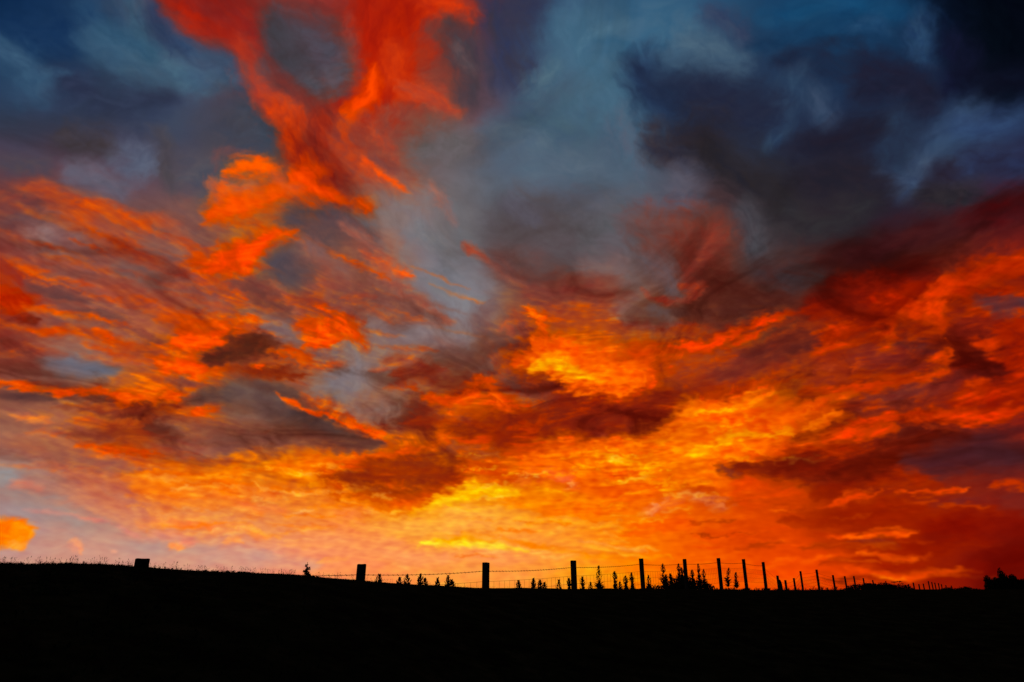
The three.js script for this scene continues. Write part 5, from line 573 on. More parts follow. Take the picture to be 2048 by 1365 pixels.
  [[-13.97, -10.94, -12.57, -10.76, -10.7, -10.59, -8.78, -10.61, -6.94, -10.73, -5.44, -11, -4.41, -11.25], 1.25, [152, 44, 12], [166, 52, 14], .85, .6, .35, 4],
  [[-11.95, -9.75, -11.3, -9.66, -10.37, -9.53, -9.47, -9.45, -8.67, -9.46, -7.91, -9.52, -7.38, -9.56], .67, [136, 44, 18], [150, 50, 18], .85, .5, .45, 3],
  [[-14.42, -9.16, -13.58, -9.07, -12.37, -8.95, -11.15, -8.8, -9.92, -8.63, -8.68, -8.44, -7.81, -8.3], .25, [250, 112, 28], [236, 96, 26], .8, .55, .5, 5],
  [[-4.43, -7.82, -2.57, -7.62, -.17, -7.33, 1.94, -6.92, 4.1, -6.56, 6.44, -6.46, 8.76, -6.36, 11.14, -5.9, 12.93, -5.47], 1.27, [150, 34, 8], [134, 32, 12], .85, .6, .4, 4],
  [[2.83, -4.43, 4.05, -4.73, 5.81, -5.06, 7.9, -5.3, 10.03, -5.33, 11.96, -4.87, 13.36, -4.38], 1.09, [134, 36, 14], [150, 36, 10], .85, .55, .45, 3],
  [[12.96, -2.9, 14.19, -2.85, 15.82, -2.67, 17.41, -2.19, 19.03, -1.61, 20.8, -1.02, 22.16, -.56], 1.22, [112, 38, 30], [134, 44, 34], .82, .65, .4, 4],
  [[15.81, -4.35, 16.45, -4.18, 17.36, -3.94, 18.22, -3.7, 18.99, -3.46, 19.7, -3.22, 20.2, -3.06], .65, [140, 36, 12], [160, 44, 20], .75, .65, .4, 4],
  [[19.04, -.65, 19.87, -.51, 21.04, -.32, 22.16, -.15, 23.18, .01, 24.14, .16, 24.81, .26], .88, [86, 28, 26], [100, 34, 30], .85, .6, .4, 3],
  [[1.54, -3.37, 1.82, -3.54, 2.22, -3.79, 2.61, -4.01, 3.01, -4.18, 3.4, -4.33, 3.68, -4.43], .6, [126, 52, 36], [146, 62, 46], .75, .6, .5, 2],
  [[18.47, -10.29, 19.99, -10.1, 21.96, -9.9, 23.82, -9.88, 25.69, -9.84, 27.5, -9.67, 29.28, -9.29, 31.09, -8.45, 32.76, -7.58, 34.3, -7.08, 35.4, -6.78], 1.11, [96, 16, 4], [114, 22, 4], .9, .6, .35, 5],
  [[31.36, -9, 32.55, -8.67, 34.05, -8.3, 35.34, -8.11, 36.61, -7.98, 38, -7.9, 39.05, -7.86], 1.24, [72, 24, 28], [82, 34, 42], .85, .65, .3, 5],
  [[25.01, -8.47, 25.77, -8.38, 26.86, -8.26, 27.92, -8.09, 28.98, -7.81, 30.03, -7.5, 30.75, -7.27], .45, [126, 26, 4], [144, 32, 4], .75, .65, .4, 5],
  [[24.14, -11.69, 24.91, -11.49, 26.01, -11.21, 27.09, -10.96, 28.15, -10.75, 29.2, -10.56, 29.92, -10.43], .52, [130, 24, 4], [146, 30, 4], .75, .7, .4, 5],
  [[21.78, -14.16, 24.05, -13.97, 26.94, -13.69, 29.57, -13.35, 32.14, -12.98, 34.91, -12.57, 36.98, -12.26], .64, [160, 32, 6], [146, 28, 8], .75, .75, .35, 6],
  [[32.03, -14.68, 32.88, -14.46, 34.09, -14.15, 35.31, -13.86, 36.57, -13.61, 37.84, -13.37, 38.72, -13.21], .89, [132, 14, 2], [116, 10, 2], .75, .85, .3, 5],
  [[23.17, -16.03, 24.13, -15.94, 25.48, -15.8, 26.82, -15.69, 28.12, -15.61, 29.41, -15.56, 30.29, -15.52], .29, [150, 38, 14], [166, 44, 14], .7, .7, .4, 6],
  [[28.45, 2.28, 29.11, 2.7, 30.02, 3.29, 30.89, 3.84, 31.67, 4.29, 32.4, 4.7, 32.91, 4.98], .96, [146, 22, 2], [160, 28, 2], .6, .8, .4, 4],
  [[24.42, 3.95, 25.17, 4.08, 26.23, 4.28, 27.36, 4.51, 28.63, 4.83, 29.95, 5.18, 30.87, 5.43], .99, [120, 18, 6], [104, 16, 8], .7, .85, .35, 4],
  [[30.2, -1.14, 30.75, -1.12, 31.53, -1.1, 32.26, -1.13, 32.9, -1.24, 33.5, -1.4, 33.92, -1.51], .51, [110, 28, 22], [126, 32, 24], .75, .65, .5, 4],
  [[34.26, -.14, 34.58, -.43, 35.05, -.85, 35.54, -1.22, 36.1, -1.53, 36.7, -1.8, 37.11, -1.98], .84, [76, 10, 4], [90, 14, 6], .8, .65, .35, 3],
  [[19.43, -2.02, 20.12, -1.91, 21.12, -1.75, 22.15, -1.59, 23.25, -1.43, 24.38, -1.28, 25.17, -1.17], .48, [150, 44, 30], [132, 38, 28], .65, .7, .4, 5],
  [[-23.98, -.76, -23.59, -.59, -23.03, -.34, -22.47, -.15, -21.9, -.04, -21.33, .02, -20.92, .06], .87, [82, 34, 24], [104, 42, 26], .85, .5, .5, 2],
  [[-22.83, -1.88, -22.14, -1.91, -21.14, -1.95, -20.13, -2.02, -19.11, -2.12, -18.08, -2.24, -17.36, -2.33], .44, [118, 38, 18], [146, 48, 20], .8, .55, .5, 4],
  [[-34.83, -1.31, -34.41, -1.4, -33.8, -1.52, -33.19, -1.63, -32.57, -1.71, -31.94, -1.77, -31.5, -1.81], .58, [108, 100, 110], [120, 104, 112], .75, .75, .35, 4],
  [[-35.8, 3.74, -35.47, 3.71, -34.99, 3.66, -34.51, 3.61, -34.03, 3.54, -33.54, 3.46, -33.2, 3.4], .46, [94, 56, 62], [110, 60, 62], .7, .7, .4, 4],
  [[-18.92, 7.14, -18.88, 6.91, -18.83, 6.59, -18.73, 6.32, -18.54, 6.14, -18.31, 6, -18.14, 5.91], 1.05, [82, 68, 76], [92, 74, 80], .7, .7, .35, 2],
  [[-2.75, .28, -2.45, .12, -2.04, -.11, -1.67, -.37, -1.4, -.67, -1.18, -.99, -1.03, -1.22], .69, [120, 72, 70], [134, 80, 74], .6, .75, .4, 3],
  [[1.63, -1.95, 2.34, -1.43, 3.26, -1.01, 4.11, -1.29, 4.97, -1.78, 5.93, -2.21, 6.67, -2.55], .56, [255, 178, 24], [255, 140, 12], .85, .5, .6, 2],
  [[2.4, .28, 2.94, -.15, 3.69, -.67, 4.41, -1.08, 5.4, -1.44, 6.99, -1.79, 8.79, -1.94, 10.68, -1.54, 12.14, -1.08], .68, [255, 120, 10], [250, 98, 10], .7, .6, .6, 3],
  [[5.39, -4.09, 6.08, -3.98, 7.09, -3.82, 8.37, -3.63, 9.62, -3.39, 10.52, -3.02, 11.09, -2.7], .25, [255, 128, 20], [240, 100, 16], .85, .45, .6, 3],
  [[1.55, 2.85, 1.84, 2.59, 2.25, 2.21, 2.62, 1.78, 2.89, 1.26, 3.11, .68, 3.26, .28], .3, [255, 116, 34], [236, 96, 30], .8, .5, .6, 3],
  [[-24.76, 10.75, -24.21, 10.98, -23.43, 11.29, -22.54, 11.61, -21.52, 11.97, -20.23, 12.4, -19.17, 12.74], .47, [255, 100, 14], [244, 86, 20], .8, .5, .6, 3],
  [[-22.55, 14.59, -22.15, 14.69, -21.58, 14.83, -21.02, 14.9, -20.48, 14.85, -19.94, 14.74, -19.57, 14.65], .39, [255, 100, 16], [246, 86, 20], .8, .45, .6, 2],
  [[-23.93, 6.62, -23.29, 7.19, -22.39, 7.88, -21.48, 8.4, -20.45, 8.88, -19.1, 9.38, -17.99, 9.77], .4, [255, 100, 14], [246, 84, 16], .75, .5, .6, 3],
  [[-17.54, 14.54, -17.34, 14.2, -16.97, 13.75, -16.38, 13.31, -15.6, 12.87, -14.51, 12.43, -13.59, 12.1], .36, [255, 88, 4], [244, 72, 8], .75, .55, .6, 3],
  [[-12.78, 12.12, -12.17, 11.72], .37, [255, 104, 24], [246, 88, 20], .8, .5, .6, 1.5],
  [[-11.02, 23.21, -11.3, 22.59, -11.7, 21.7, -12.11, 20.87, -12.57, 20.16, -13.05, 19.52, -13.39, 19.07], .36, [250, 78, 0], [236, 66, 4], .7, .7, .5, 4],
  [[-12.28, 15.72, -11.88, 15.41, -11.29, 14.95, -10.67, 14.47, -9.97, 13.95, -9.23, 13.41, -8.7, 13.03], .25, [255, 92, 30], [236, 80, 34], .8, .5, .6, 4],
  [[14.48, -5.96, 15.02, -5.81, 15.79, -5.61, 16.6, -5.43, 17.46, -5.3, 18.36, -5.21, 18.99, -5.14], .2, [255, 170, 40], [255, 140, 20], .85, .45, .5, 4],
  [[14.91, -8.86, 15.98, -8.52, 17.34, -8.07, 18.54, -7.6, 19.73, -7.19, 21.05, -6.95, 22.06, -6.81], .28, [255, 186, 24], [255, 160, 16], .85, .55, .5, 5],
  [[13.39, -.06, 14.11, -.01, 15.03, .1, 15.82, .27, 16.65, .52, 17.75, 1.01, 18.65, 1.44], .29, [240, 78, 10], [220, 62, 8], .85, .5, .5, 5],
  [[32.93, -.61, 33.16, -.58, 33.48, -.52, 33.76, -.45, 33.97, -.35, 34.14, -.23, 34.26, -.14], .29, [244, 80, 12], [226, 66, 10], .75, .5, .6, 2],
  [[29.87, 1.26, 30.14, 1.56, 30.52, 1.97, 30.9, 2.33, 31.28, 2.57, 31.66, 2.75, 31.93, 2.87], .37, [236, 68, 2], [220, 56, 2], .7, .6, .5, 3],
  [[33.6, 2.81, 33.62, 3.06, 33.65, 3.42, 33.75, 3.78, 34.01, 4.14, 34.33, 4.49, 34.56, 4.74], .36, [242, 72, 2], [226, 60, 2], .7, .6, .5, 3],
  [[-7, -4.42, -6.57, -4.42, -5.95, -4.42, -5.3, -4.34, -4.61, -4.11, -3.89, -3.8, -3.38, -3.58], .34, [255, 104, 24], [240, 88, 20], .8, .5, .5, 4],
  [[-2.1, -3.24, -1.85, -3.69, -1.46, -4.26, -.94, -4.76, -.39, -5.2, .13, -5.56, .51, -5.8], .3, [255, 120, 40], [240, 96, 30], .8, .45, .6, 4],
  [[-33.52, -7.67, -32.89, -7.78, -31.98, -7.93, -30.99, -8.08, -29.88, -8.25, -28.69, -8.41, -27.84, -8.52], .22, [255, 108, 36], [240, 94, 36], .8, .5, .5, 6],
  [[-31.12, -3.99, -30.59, -4.02, -29.82, -4.05, -29.04, -4.07, -28.25, -4.07, -27.45, -4.05, -26.89, -4.03], .34, [255, 124, 24], [255, 100, 16], .85, .5, .5, 5],
  [[-29.08, -1.67, -28.54, -1.69, -27.76, -1.72, -26.93, -1.77, -26.01, -1.84, -25.03, -1.93, -24.34, -1.99], .35, [255, 102, 14], [244, 86, 18], .8, .5, .5, 5],
  [[-26.21, .47, -25.82, .42, -25.26, .36, -24.73, .35, -24.29, .44, -23.89, .57, -23.61, .68], .51, [255, 98, 12], [244, 84, 14], .75, .55, .6, 3],
  [[-16.97, .61, -16.58, .68, -16.02, .78, -15.35, .86, -14.51, .91, -13.56, .94, -12.89, .95], .33, [255, 104, 30], [246, 88, 24], .75, .55, .5, 4],
  [[-17.39, -15.73, -15.26, -15.97, -12.6, -16.3, -10.45, -16.76, -8.49, -17.21, -6.57, -17.49, -5.17, -17.66], .89, [255, 168, 110], [255, 160, 100], .55, .95, .3, 6],
  [[-13.46, -14.68, -11.32, -14.77, -8.54, -14.8, -6, -14.62, -3.54, -14.46, -1.12, -14.66, .67, -14.88], .99, [255, 188, 92], [255, 176, 92], .6, .9, .4, 6],
  [[-7.74, -13.27, -6.44, -13.08, -4.81, -12.82, -3.58, -12.53, -2.29, -12.34, -.43, -12.48, 1.1, -12.68], .38, [255, 214, 60], [255, 194, 54], .8, .6, .4, 6],
  [[-16.48, -18.5, -14.06, -18.59, -10.89, -18.71, -8.06, -18.89, -5.15, -19.04, -1.67, -19.09, 1.08, -19.08], .64, [255, 152, 92], [255, 160, 84], .5, .95, .3, 6],
  [[2.33, -19.27, 3.37, -19.13, 4.88, -18.93, 6.47, -18.82, 8.24, -18.87, 10.08, -19, 11.37, -19.09], .48, [255, 176, 50], [255, 160, 44], .6, .9, .4, 6],
  [[-.17, -1.1, .93, -.96, 2.4, -.92, 3.8, -1.27, 5.4, -1.65, 7.52, -1.81, 9.63, -1.77, 11.36, -1.31, 12.56, -.83], .85, [255, 128, 10], [255, 104, 8], .75, .6, .5, 3],
  [[1.97, -1.78, 2.63, -1.4, 3.47, -1.1, 4.18, -1.34, 4.97, -1.78, 6.13, -2.23, 7.1, -2.59], .47, [255, 190, 36], [255, 156, 20], .9, .5, .5, 2],
  [[25.42, -15.13, 26.37, -15.03, 27.57, -14.92, 28.65, -14.9, 29.66, -14.85, 30.62, -14.62, 31.32, -14.39], .14, [255, 116, 18], [246, 90, 10], .85, .5, .3, 7],
  [[30.22, -11.38, 30.96, -11.46, 31.9, -11.51, 32.74, -11.42, 33.57, -11.26, 34.45, -11.08, 35.13, -10.94], .12, [240, 88, 34], [214, 64, 18], .8, .5, .4, 6],
  [[25.39, -12.45, 25.91, -12.38, 26.65, -12.28, 27.39, -12.12, 28.12, -11.84, 28.85, -11.51, 29.36, -11.27], .13, [234, 80, 28], [206, 60, 16], .8, .5, .4, 6],
  [[-15.33, 5.75, -14.29, 5.2, -12.88, 4.51, -11.43, 3.98, -9.97, 3.47, -8.53, 2.88, -7.44, 2.41], 1.1, [116, 62, 58], [132, 70, 64], .5, .8, .5, 4],
  [[-22.44, 5.01, -21.84, 4.64, -20.97, 4.09, -20.14, 3.51, -19.39, 2.88, -18.67, 2.21, -18.17, 1.74], .73, [102, 54, 50], [120, 60, 54], .6, .7, .5, 4],
  [[-1.03, -6.78, 1.19, -6.41, 4.1, -6.05, 6.94, -6.07, 9.6, -6.01, 11.59, -5.42, 13.35, -4.59, 15.43, -3.53, 17.03, -2.67], 1.34, [142, 34, 12], [124, 34, 18], .8, .6, .35, 4],
  [[17.44, -2.03, 18.05, -1.95, 18.92, -1.83, 19.82, -1.6, 20.81, -1.2, 21.83, -.71, 22.54, -.35], .89, [104, 36, 30], [122, 40, 32], .7, .7, .35, 4],
  [[-13.98, -10.82, -12.55, -10.54, -10.71, -10.26, -9.02, -10.2, -7.37, -10.31, -5.68, -10.7, -4.41, -11.09], 1.42, [150, 46, 14], [166, 54, 16], .7, .6, .3, 4],
  [[-38.63, -13.51, -37.9, -13.72], .56, [255, 112, 8], [255, 128, 16], .6, .8, .4, 1],
  [[-6.06, -14.03, -4.97, -14.02, -3.42, -14, -1.86, -13.99, -.29, -14.01, 1.27, -14.04, 2.36, -14.06], .41, [255, 196, 96], [255, 178, 84], .5, .8, .4, 6],
  [[30.9, 2.25, 31.38, 2.05, 32.03, 1.77, 32.61, 1.44, 33.03, 1.03, 33.37, .57, 33.6, .25], .8, [140, 40, 16], [160, 46, 12], .5, .8, .6, 1.5],
  [[25.55, -.14, 26.34, -.01, 27.44, .17, 28.45, .26, 29.29, .17, 30.04, -.01, 30.56, -.14], .76, [150, 44, 20], [126, 36, 24], .5, .8, .6, 3],
  [[-24.54, -1.29, -24.03, -1.01, -23.3, -.63, -22.54, -.31, -21.74, -.14, -20.92, -.04, -20.34, .02], .99, [82, 36, 26], [108, 42, 26], .85, .35, .55, 2],
  [[-23.59, -1.87, -22.81, -1.94, -21.67, -2.04, -20.52, -2.14, -19.36, -2.25, -18.18, -2.37, -17.36, -2.45], .44, [116, 38, 18], [140, 46, 20], .75, .5, .5, 4],
  [[-21.49, -1.72, -20.72, -1.68], .16, [246, 92, 22], [230, 80, 20], .8, .4, .5, 3],
  [[-25.37, -6.44, -23.41, -6.54, -20.83, -6.76, -18.43, -7.25, -16.07, -7.76, -13.63, -8.07, -11.78, -8.25], .98, [108, 56, 46], [126, 68, 58], .6, .7, .4, 4],
  [[-25.06, 6.18, -24.42, 6.66, -23.55, 7.24, -22.54, 7.7, -21.62, 8.11, -21.11, 8.48, -20.84, 8.74], .79, [255, 92, 10], [240, 78, 14], .7, .5, .6, 2],
  [[-23.37, 12.89, -23.1, 12.66, -22.71, 12.34, -22.27, 12.14, -21.73, 12.16, -21.15, 12.29, -20.73, 12.4], .62, [240, 88, 28], [206, 84, 50], .6, .6, .7, 2],
  [[-38.29, 3.68, -38.4, 3.52, -38.55, 3.3, -38.6, 3.1, -38.44, 2.95, -38.19, 2.82, -37.99, 2.73], .61, [176, 36, 6], [150, 28, 8], .6, .8, .4, 3],
  [[-18.72, 6.94, -18.58, 6.75, -18.37, 6.49, -18.14, 6.33, -17.86, 6.35, -17.55, 6.46, -17.34, 6.55], .98, [86, 66, 70], [98, 72, 76], .7, .65, .4, 1.5],
  [[-17.67, 10.06, -17.16, 9.91, -16.42, 9.69, -15.68, 9.49, -14.93, 9.34, -14.18, 9.21, -13.65, 9.12], .74, [92, 68, 72], [110, 74, 74], .6, .7, .5, 2],
  [[-22.82, 5.37, -22.53, 5.31, -22.1, 5.2, -21.68, 5.02, -21.25, 4.7, -20.83, 4.3, -20.53, 4.01], .52, [110, 58, 56], [124, 64, 60], .75, .5, .5, 2],
];
const FANS_BELOW = 465;   // streaks from this one on lie over the fans of fine streaks
// ------------------------------------------------------------------ the sky: one computed dome of cloud at sunset
// Sky chart: a conformal (stereographic) map of the dome, centred on the sunset at 20 degrees up, in degrees.
const SC = Math.sin(20 * rad), CC = Math.cos(20 * rad);
function chart(az, el, out) {
  const r = Math.sin(az * rad) * Math.cos(el * rad), u = Math.sin(el * rad), h = Math.cos(az * rad) * Math.cos(el * rad);
  const k = 2 / (1 + u * SC + h * CC) / rad;
  out[0] = k * r; out[1] = k * (u * CC - h * SC);
}
const red = (c) => c[0], green = (c) => c[1], blue = (c) => c[2];
const P2 = [0, 0];
const tintAt = TINTS.map(([az, el, reach, weight, c]) => { chart(az, el, P2); const k = 1 + (P2[0] * P2[0] + P2[1] * P2[1]) * rad * rad / 4; return [P2[0], P2[1], 1 / (2 * reach * reach * k * k), weight, red(c), green(c), blue(c)]; });
function tint(u, v, out) {
  let w = 1e-12, r = 0, g = 0, b = 0;
  for (const [x, y, k, weight, cr, cg, cb] of tintAt) {
    const d = ((u - x) * (u - x) + (v - y) * (v - y)) * k;
    if (d > 40) continue;
    const e = weight * Math.exp(-d) + 1e-9 * weight / (1 + d); w += e; r += e * cr; g += e * cg; b += e * cb;
  }
  out[0] = r / w; out[1] = g / w; out[2] = b / w;
}
// slow rolling of the cloud edges
function roll(u, v, out) {
  out[0] = u + 0.9 * fbm(u * 0.16 + 3.1, v * 0.2 - 7.7, 3) + 0.32 * fbm(u * 0.62 + 31, v * 0.75 + 5, 5, 0.6);
  out[1] = v + 0.7 * fbm(u * 0.16 - 41, v * 0.2 + 19, 3) + 0.22 * fbm(u * 0.62 - 13, v * 0.75 + 61, 5, 0.6);
}
const linear = new Float32Array(1025); for (let i = 0; i <= 1024; i++) { const c = i / 1024; linear[i] = c <= 0.04045 ? c / 12.92 : Math.pow((c + 0.055) / 1.055, 2.4); }
const toLinear = (c) => linear[Math.round(clamp(c / 255, 0, 1) * 1024)];
// fine billow of the deck, stretched as a flat layer of cloud seen from below
function billow(az, el) {
  const y = Math.sin(el * rad) + 0.16, x = Math.sin(az * rad) * Math.cos(el * rad) / y, z = Math.cos(az * rad) * Math.cos(el * rad) / y;
  return fbm(x * 5 + 2, z * 3.2 - 4, 5, 0.6);
}
// fans of fine streaks: a patch of the chart (left, right, bottom, top), slope at its bottom and top, length, half width, opacity, how many, colours
const STREAK_FANS = [
  [-38, -20, -1.5, 10.5, -0.1, -0.42, 5.5, 0.2, 0.55, 60, [[228, 92, 46], [242, 100, 34], [210, 84, 58], [160, 66, 56], [236, 84, 30]]],
  [-22, -4, 0, 9, -0.12, -0.5, 4, 0.18, 0.45, 34, [[220, 88, 48], [240, 96, 36], [120, 60, 56], [236, 84, 24]]],
  [-28, -9, -15.3, -10, -0.06, -0.14, 4.5, 0.09, 0.6, 60, [[255, 172, 78], [255, 128, 30], [255, 152, 60], [255, 116, 24], [255, 190, 110]]],
  [-38, -22, -10.5, -6, -0.08, -0.16, 5, 0.14, 0.5, 26, [[222, 112, 76], [236, 104, 56], [150, 84, 72], [176, 106, 92]]],
  [-3.5, 15, -18, -9, -0.06, 0.1, 3.6, 0.08, 0.6, 80, [[255, 190, 76], [255, 160, 44], [255, 116, 18], [255, 206, 110], [240, 100, 18]]],
  [16, 35, -18.5, -12, 0.03, 0.14, 4.2, 0.09, 0.6, 46, [[238, 82, 18], [252, 112, 26], [132, 26, 6], [226, 66, 12], [150, 30, 8]]],
  [13, 37, -5, 2, 0.12, 0.3, 5, 0.2, 0.5, 46, [[208, 60, 8], [228, 76, 14], [112, 26, 12], [96, 22, 14], [190, 52, 12]]],
  [10, 24, -9.4, -5.5, 0.08, 0.24, 4, 0.1, 0.5, 36, [[255, 160, 30], [255, 186, 50], [255, 112, 10], [240, 92, 8]]],
];
{ const r = seeded(321), over = STREAKS.splice(FANS_BELOW);
  for (const [l, rr, b, t, s0, s1, len, wide, op, count, tones] of STREAK_FANS) for (let i = 0; i < count; i++) {
    const u = lerp(l, rr, r()), k = r(), v = lerp(b, t, k), a = lerp(s0, s1, k) + 0.08 * (r() - 0.5), n = len * (0.4 + 0.9 * r()), bend = 0.05 * (r() - 0.5) * n, c = tones[Math.floor(r() * tones.length)], d = tones[Math.floor(r() * tones.length)];
    STREAKS.push([[u - n / 2, v - a * n / 2, u, v + bend, u + n / 2, v + a * n / 2], wide * (0.5 + 1.1 * r()), c, [(c[0] * 2 + d[0]) / 3, (c[1] * 2 + d[1]) / 3, (c[2] * 2 + d[2]) / 3], op * (0.5 + 0.6 * r()), 0.55, 0.75, 6]);
  }
  STREAKS.push(...over);
}
const SHARP = 0.3, pale = (az, el) => Math.max(smoothstep(-az, 12, 26) * (1 - smoothstep(el, 5, 10)), smoothstep(-az, -14, 4) * (1 - smoothstep(el, 2.5, 7)));   // the clear strip low in the west stays dusty pink
// smoke: the thick and thin of the deck, rows of it shrinking and flattening towards the horizon
function smoke(az, el) {
  const y = Math.sin(el * rad) + 0.1, x = Math.sin(az * rad) * Math.cos(el * rad) / y, z = Math.cos(az * rad) * Math.cos(el * rad) / y;
  const a = fbm(x * 1.6 + 7, z * 1.1 - 3, 3), b = fbm(x * 1.6 - 21, z * 1.1 + 13, 3);
  return fbm(x * 2.1 + 1.3 * a, z * 1.5 + 1.3 * b + 40, 7, 0.6);
}
function skyTexture() {
  const W = 4096, H = 2048, data = new Float32Array(W * H * 4);
  const colOf = (az) => (az + 90) / 360 * W - 0.5, rowOf = (el) => (el + 90) / 180 * H - 0.5;
  const put = (i, r, g, b) => { data[i] = r; data[i + 1] = g; data[i + 2] = b; data[i + 3] = 1; };
  // far from the sunset: soft, so every eighth texel is computed and the rest blended
  const N = 8, cw = W / N, ch = H / 2 / N + 1, soft = new Float32Array(cw * ch * 3), p = [0, 0], q = [0, 0], c = [0, 0, 0];
  for (let j = 0; j < ch; j++) for (let i = 0; i < cw; i++) {
    const az = ((i + 0.5) * N / W) * 360 - 90, el = Math.min(89.9, Math.max(0.02, j * N / H * 180));
    chart(az, el, p); roll(p[0], p[1], q); tint(q[0], q[1], c);
    const m = 1 + 0.3 * billow(az, el), k = (j * cw + i) * 3;
    for (let t = 0; t < 3; t++) soft[k + t] = toLinear(c[t] * m);
  }
  for (let row = 0; row < H; row++) {
    const y = Math.max(0, (row + 0.5 - H / 2) / N), j = Math.min(ch - 2, Math.floor(y)), fy = Math.min(1, y - j);
    for (let col = 0; col < W; col++) {
      const o = (row * W + col) * 4;
      if (row < H / 2) { put(o, 0.012, 0.008, 0.008); continue; }
      const x = (col + 0.5) / N - 0.5, i0 = Math.floor(x), fx = x - i0, ia = (i0 + cw) % cw, ib = (i0 + 1) % cw;
      for (let t = 0; t < 3; t++) {
        const a = soft[(j * cw + ia) * 3 + t], b = soft[(j * cw + ib) * 3 + t], d = soft[((j + 1) * cw + ia) * 3 + t], e = soft[((j + 1) * cw + ib) * 3 + t];
        data[o + t] = (a + (b - a) * fx) * (1 - fy) + (d + (e - d) * fx) * fy;
      }
      data[o + 3] = 1;
    }
  }
  // round the sunset, texel by texel
  const A0 = -66, A1 = 66, E1 = 78, c0 = Math.ceil(colOf(A0)), c1 = Math.floor(colOf(A1)), r0 = H / 2, r1 = Math.floor(rowOf(E1)), w = c1 - c0 + 1, h = r1 - r0 + 1;
  const U = new Float32Array(w * h), V = new Float32Array(w * h), R = new Float32Array(w * h), G = new Float32Array(w * h), B = new Float32Array(w * h);
  const L0 = -90, L1 = 90, M0 = -45, M1 = 110, step = 0.75, lw = Math.ceil((L1 - L0) / step) + 2, lh = Math.ceil((M1 - M0) / step) + 2, lat = new Float32Array(lw * lh * 3);
  for (let j = 0; j < lh; j++) for (let i = 0; i < lw; i++) { tint(L0 + i * step, M0 + j * step, c); lat.set(c, (j * lw + i) * 3); }
  for (let j = 0; j < h; j++) for (let i = 0; i < w; i++) {
    const k = j * w + i, az = (c0 + i + 0.5) / W * 360 - 90, el = (r0 + j + 0.5) / H * 180 - 90;
    chart(az, el, p); roll(p[0], p[1], q); U[k] = q[0]; V[k] = q[1];
    const x = clamp((q[0] - L0) / step, 0, lw - 2.001), y = clamp((q[1] - M0) / step, 0, lh - 2.001), xi = Math.floor(x), yi = Math.floor(y), fx = x - xi, fy = y - yi;
    for (let t = 0; t < 3; t++) {
      const a = lat[(yi * lw + xi) * 3 + t], b = lat[(yi * lw + xi + 1) * 3 + t], d = lat[((yi + 1) * lw + xi) * 3 + t], e = lat[((yi + 1) * lw + xi + 1) * 3 + t];
      (t === 0 ? R : t === 1 ? G : B)[k] = (a + (b - a) * fx) * (1 - fy) + (d + (e - d) * fx) * fy;
    }
  }
  const FX = new Float32Array(w * h), FY = new Float32Array(w * h);      // which way the cloud is drawn out (doubled angle)
  for (let k = 0; k < w * h; k++) { const a = 2 * (clamp(U[k] / 38, -1, 1) * 15 + 30 * clamp((V[k] - 8) / 20, 0, 1)) * rad; FX[k] = Math.cos(a); FY[k] = Math.sin(a); }
  const azel = (u, v) => {           // back from the chart
    const ru = u * rad, rv = v * rad, k = 1 + (ru * ru + rv * rv) / 4, n = rv / k, f = 2 / k - 1, up = n * CC + f * SC, fw = f * CC - n * SC;
    return [Math.atan2(ru / k, fw) / rad, Math.asin(clamp(up, -1, 1)) / rad];
  };
  STREAKS.forEach(([pts, half, toneA, toneB, opacity, crisp, ragged, stretch], index) => {
    const soften = 0.42 + 0.62 * crisp;
    const n = pts.length / 2, reach = half * (1 + soften + ragged * 1.1) + 1.4;
    let aLo = 999, aHi = -999, eLo = 999, eHi = -999;
    for (let i = 0; i < n; i++) for (const [dx, dy] of [[-1, -1], [1, -1], [-1, 1], [1, 1]]) { const [a, e] = azel(pts[2 * i] + dx * reach, pts[2 * i + 1] + dy * reach); aLo = Math.min(aLo, a); aHi = Math.max(aHi, a); eLo = Math.min(eLo, e); eHi = Math.max(eHi, e); }
    const i0 = Math.max(0, Math.floor(colOf(aLo)) - c0), i1 = Math.min(w - 1, Math.ceil(colOf(aHi)) - c0), j0 = Math.max(0, Math.floor(rowOf(eLo)) - r0), j1 = Math.min(h - 1, Math.ceil(rowOf(eHi)) - r0);
    const seg = []; let total = 0;
    for (let i = 0; i + 1 < n; i++) { const x = pts[2 * i], y = pts[2 * i + 1], dx = pts[2 * i + 2] - x, dy = pts[2 * i + 3] - y, l2 = dx * dx + dy * dy + 1e-9, l = Math.sqrt(l2); seg.push([x, y, dx, dy, l2, l, total]); total += l; }
    const ang = Math.atan2(pts[2 * n - 1] - pts[1], pts[2 * n - 2] - pts[0]), ca = Math.cos(ang), sa = Math.sin(ang), sx = index * 7.31 % 97, sy = index * 3.77 % 89;
    const f = 1 / Math.max(0.42, half * 1.5), fa = f / stretch, oct = half > 1.2 ? 6 : 5;
    const lo = Math.max(-0.1, 1 - 1.45 * soften), hi = 1 + 0.95 * soften, far = hi + ragged * 1.1, thin = clamp(total / half / 6 - 0.4, 0, 0.85);
    const c2 = Math.cos(2 * ang), s2 = Math.sin(2 * ang), ra = red(toneA), ga = green(toneA), ba = blue(toneA), rb = red(toneB), gb = green(toneB), bb = blue(toneB);
    for (let j = j0; j <= j1; j++) for (let i = i0; i <= i1; i++) {
      const k = j * w + i, u = U[k], v = V[k];
      let best = 1e9, at = 0;
      for (const [x, y, dx, dy, l2, l, s] of seg) { const t = clamp(((u - x) * dx + (v - y) * dy) / l2, 0, 1), ex = u - x - dx * t, ey = v - y - dy * t, d = ex * ex + ey * ey; if (d < best) { best = d; at = s + l * t; } }
      const t = at / total, bow = Math.sqrt(Math.sin(Math.PI * clamp(t * 0.98 + 0.01, 0, 1))), taper = 1 - thin * (1 - bow), d = Math.sqrt(best) / (half * taper + 0.02);
      if (d > far) continue;
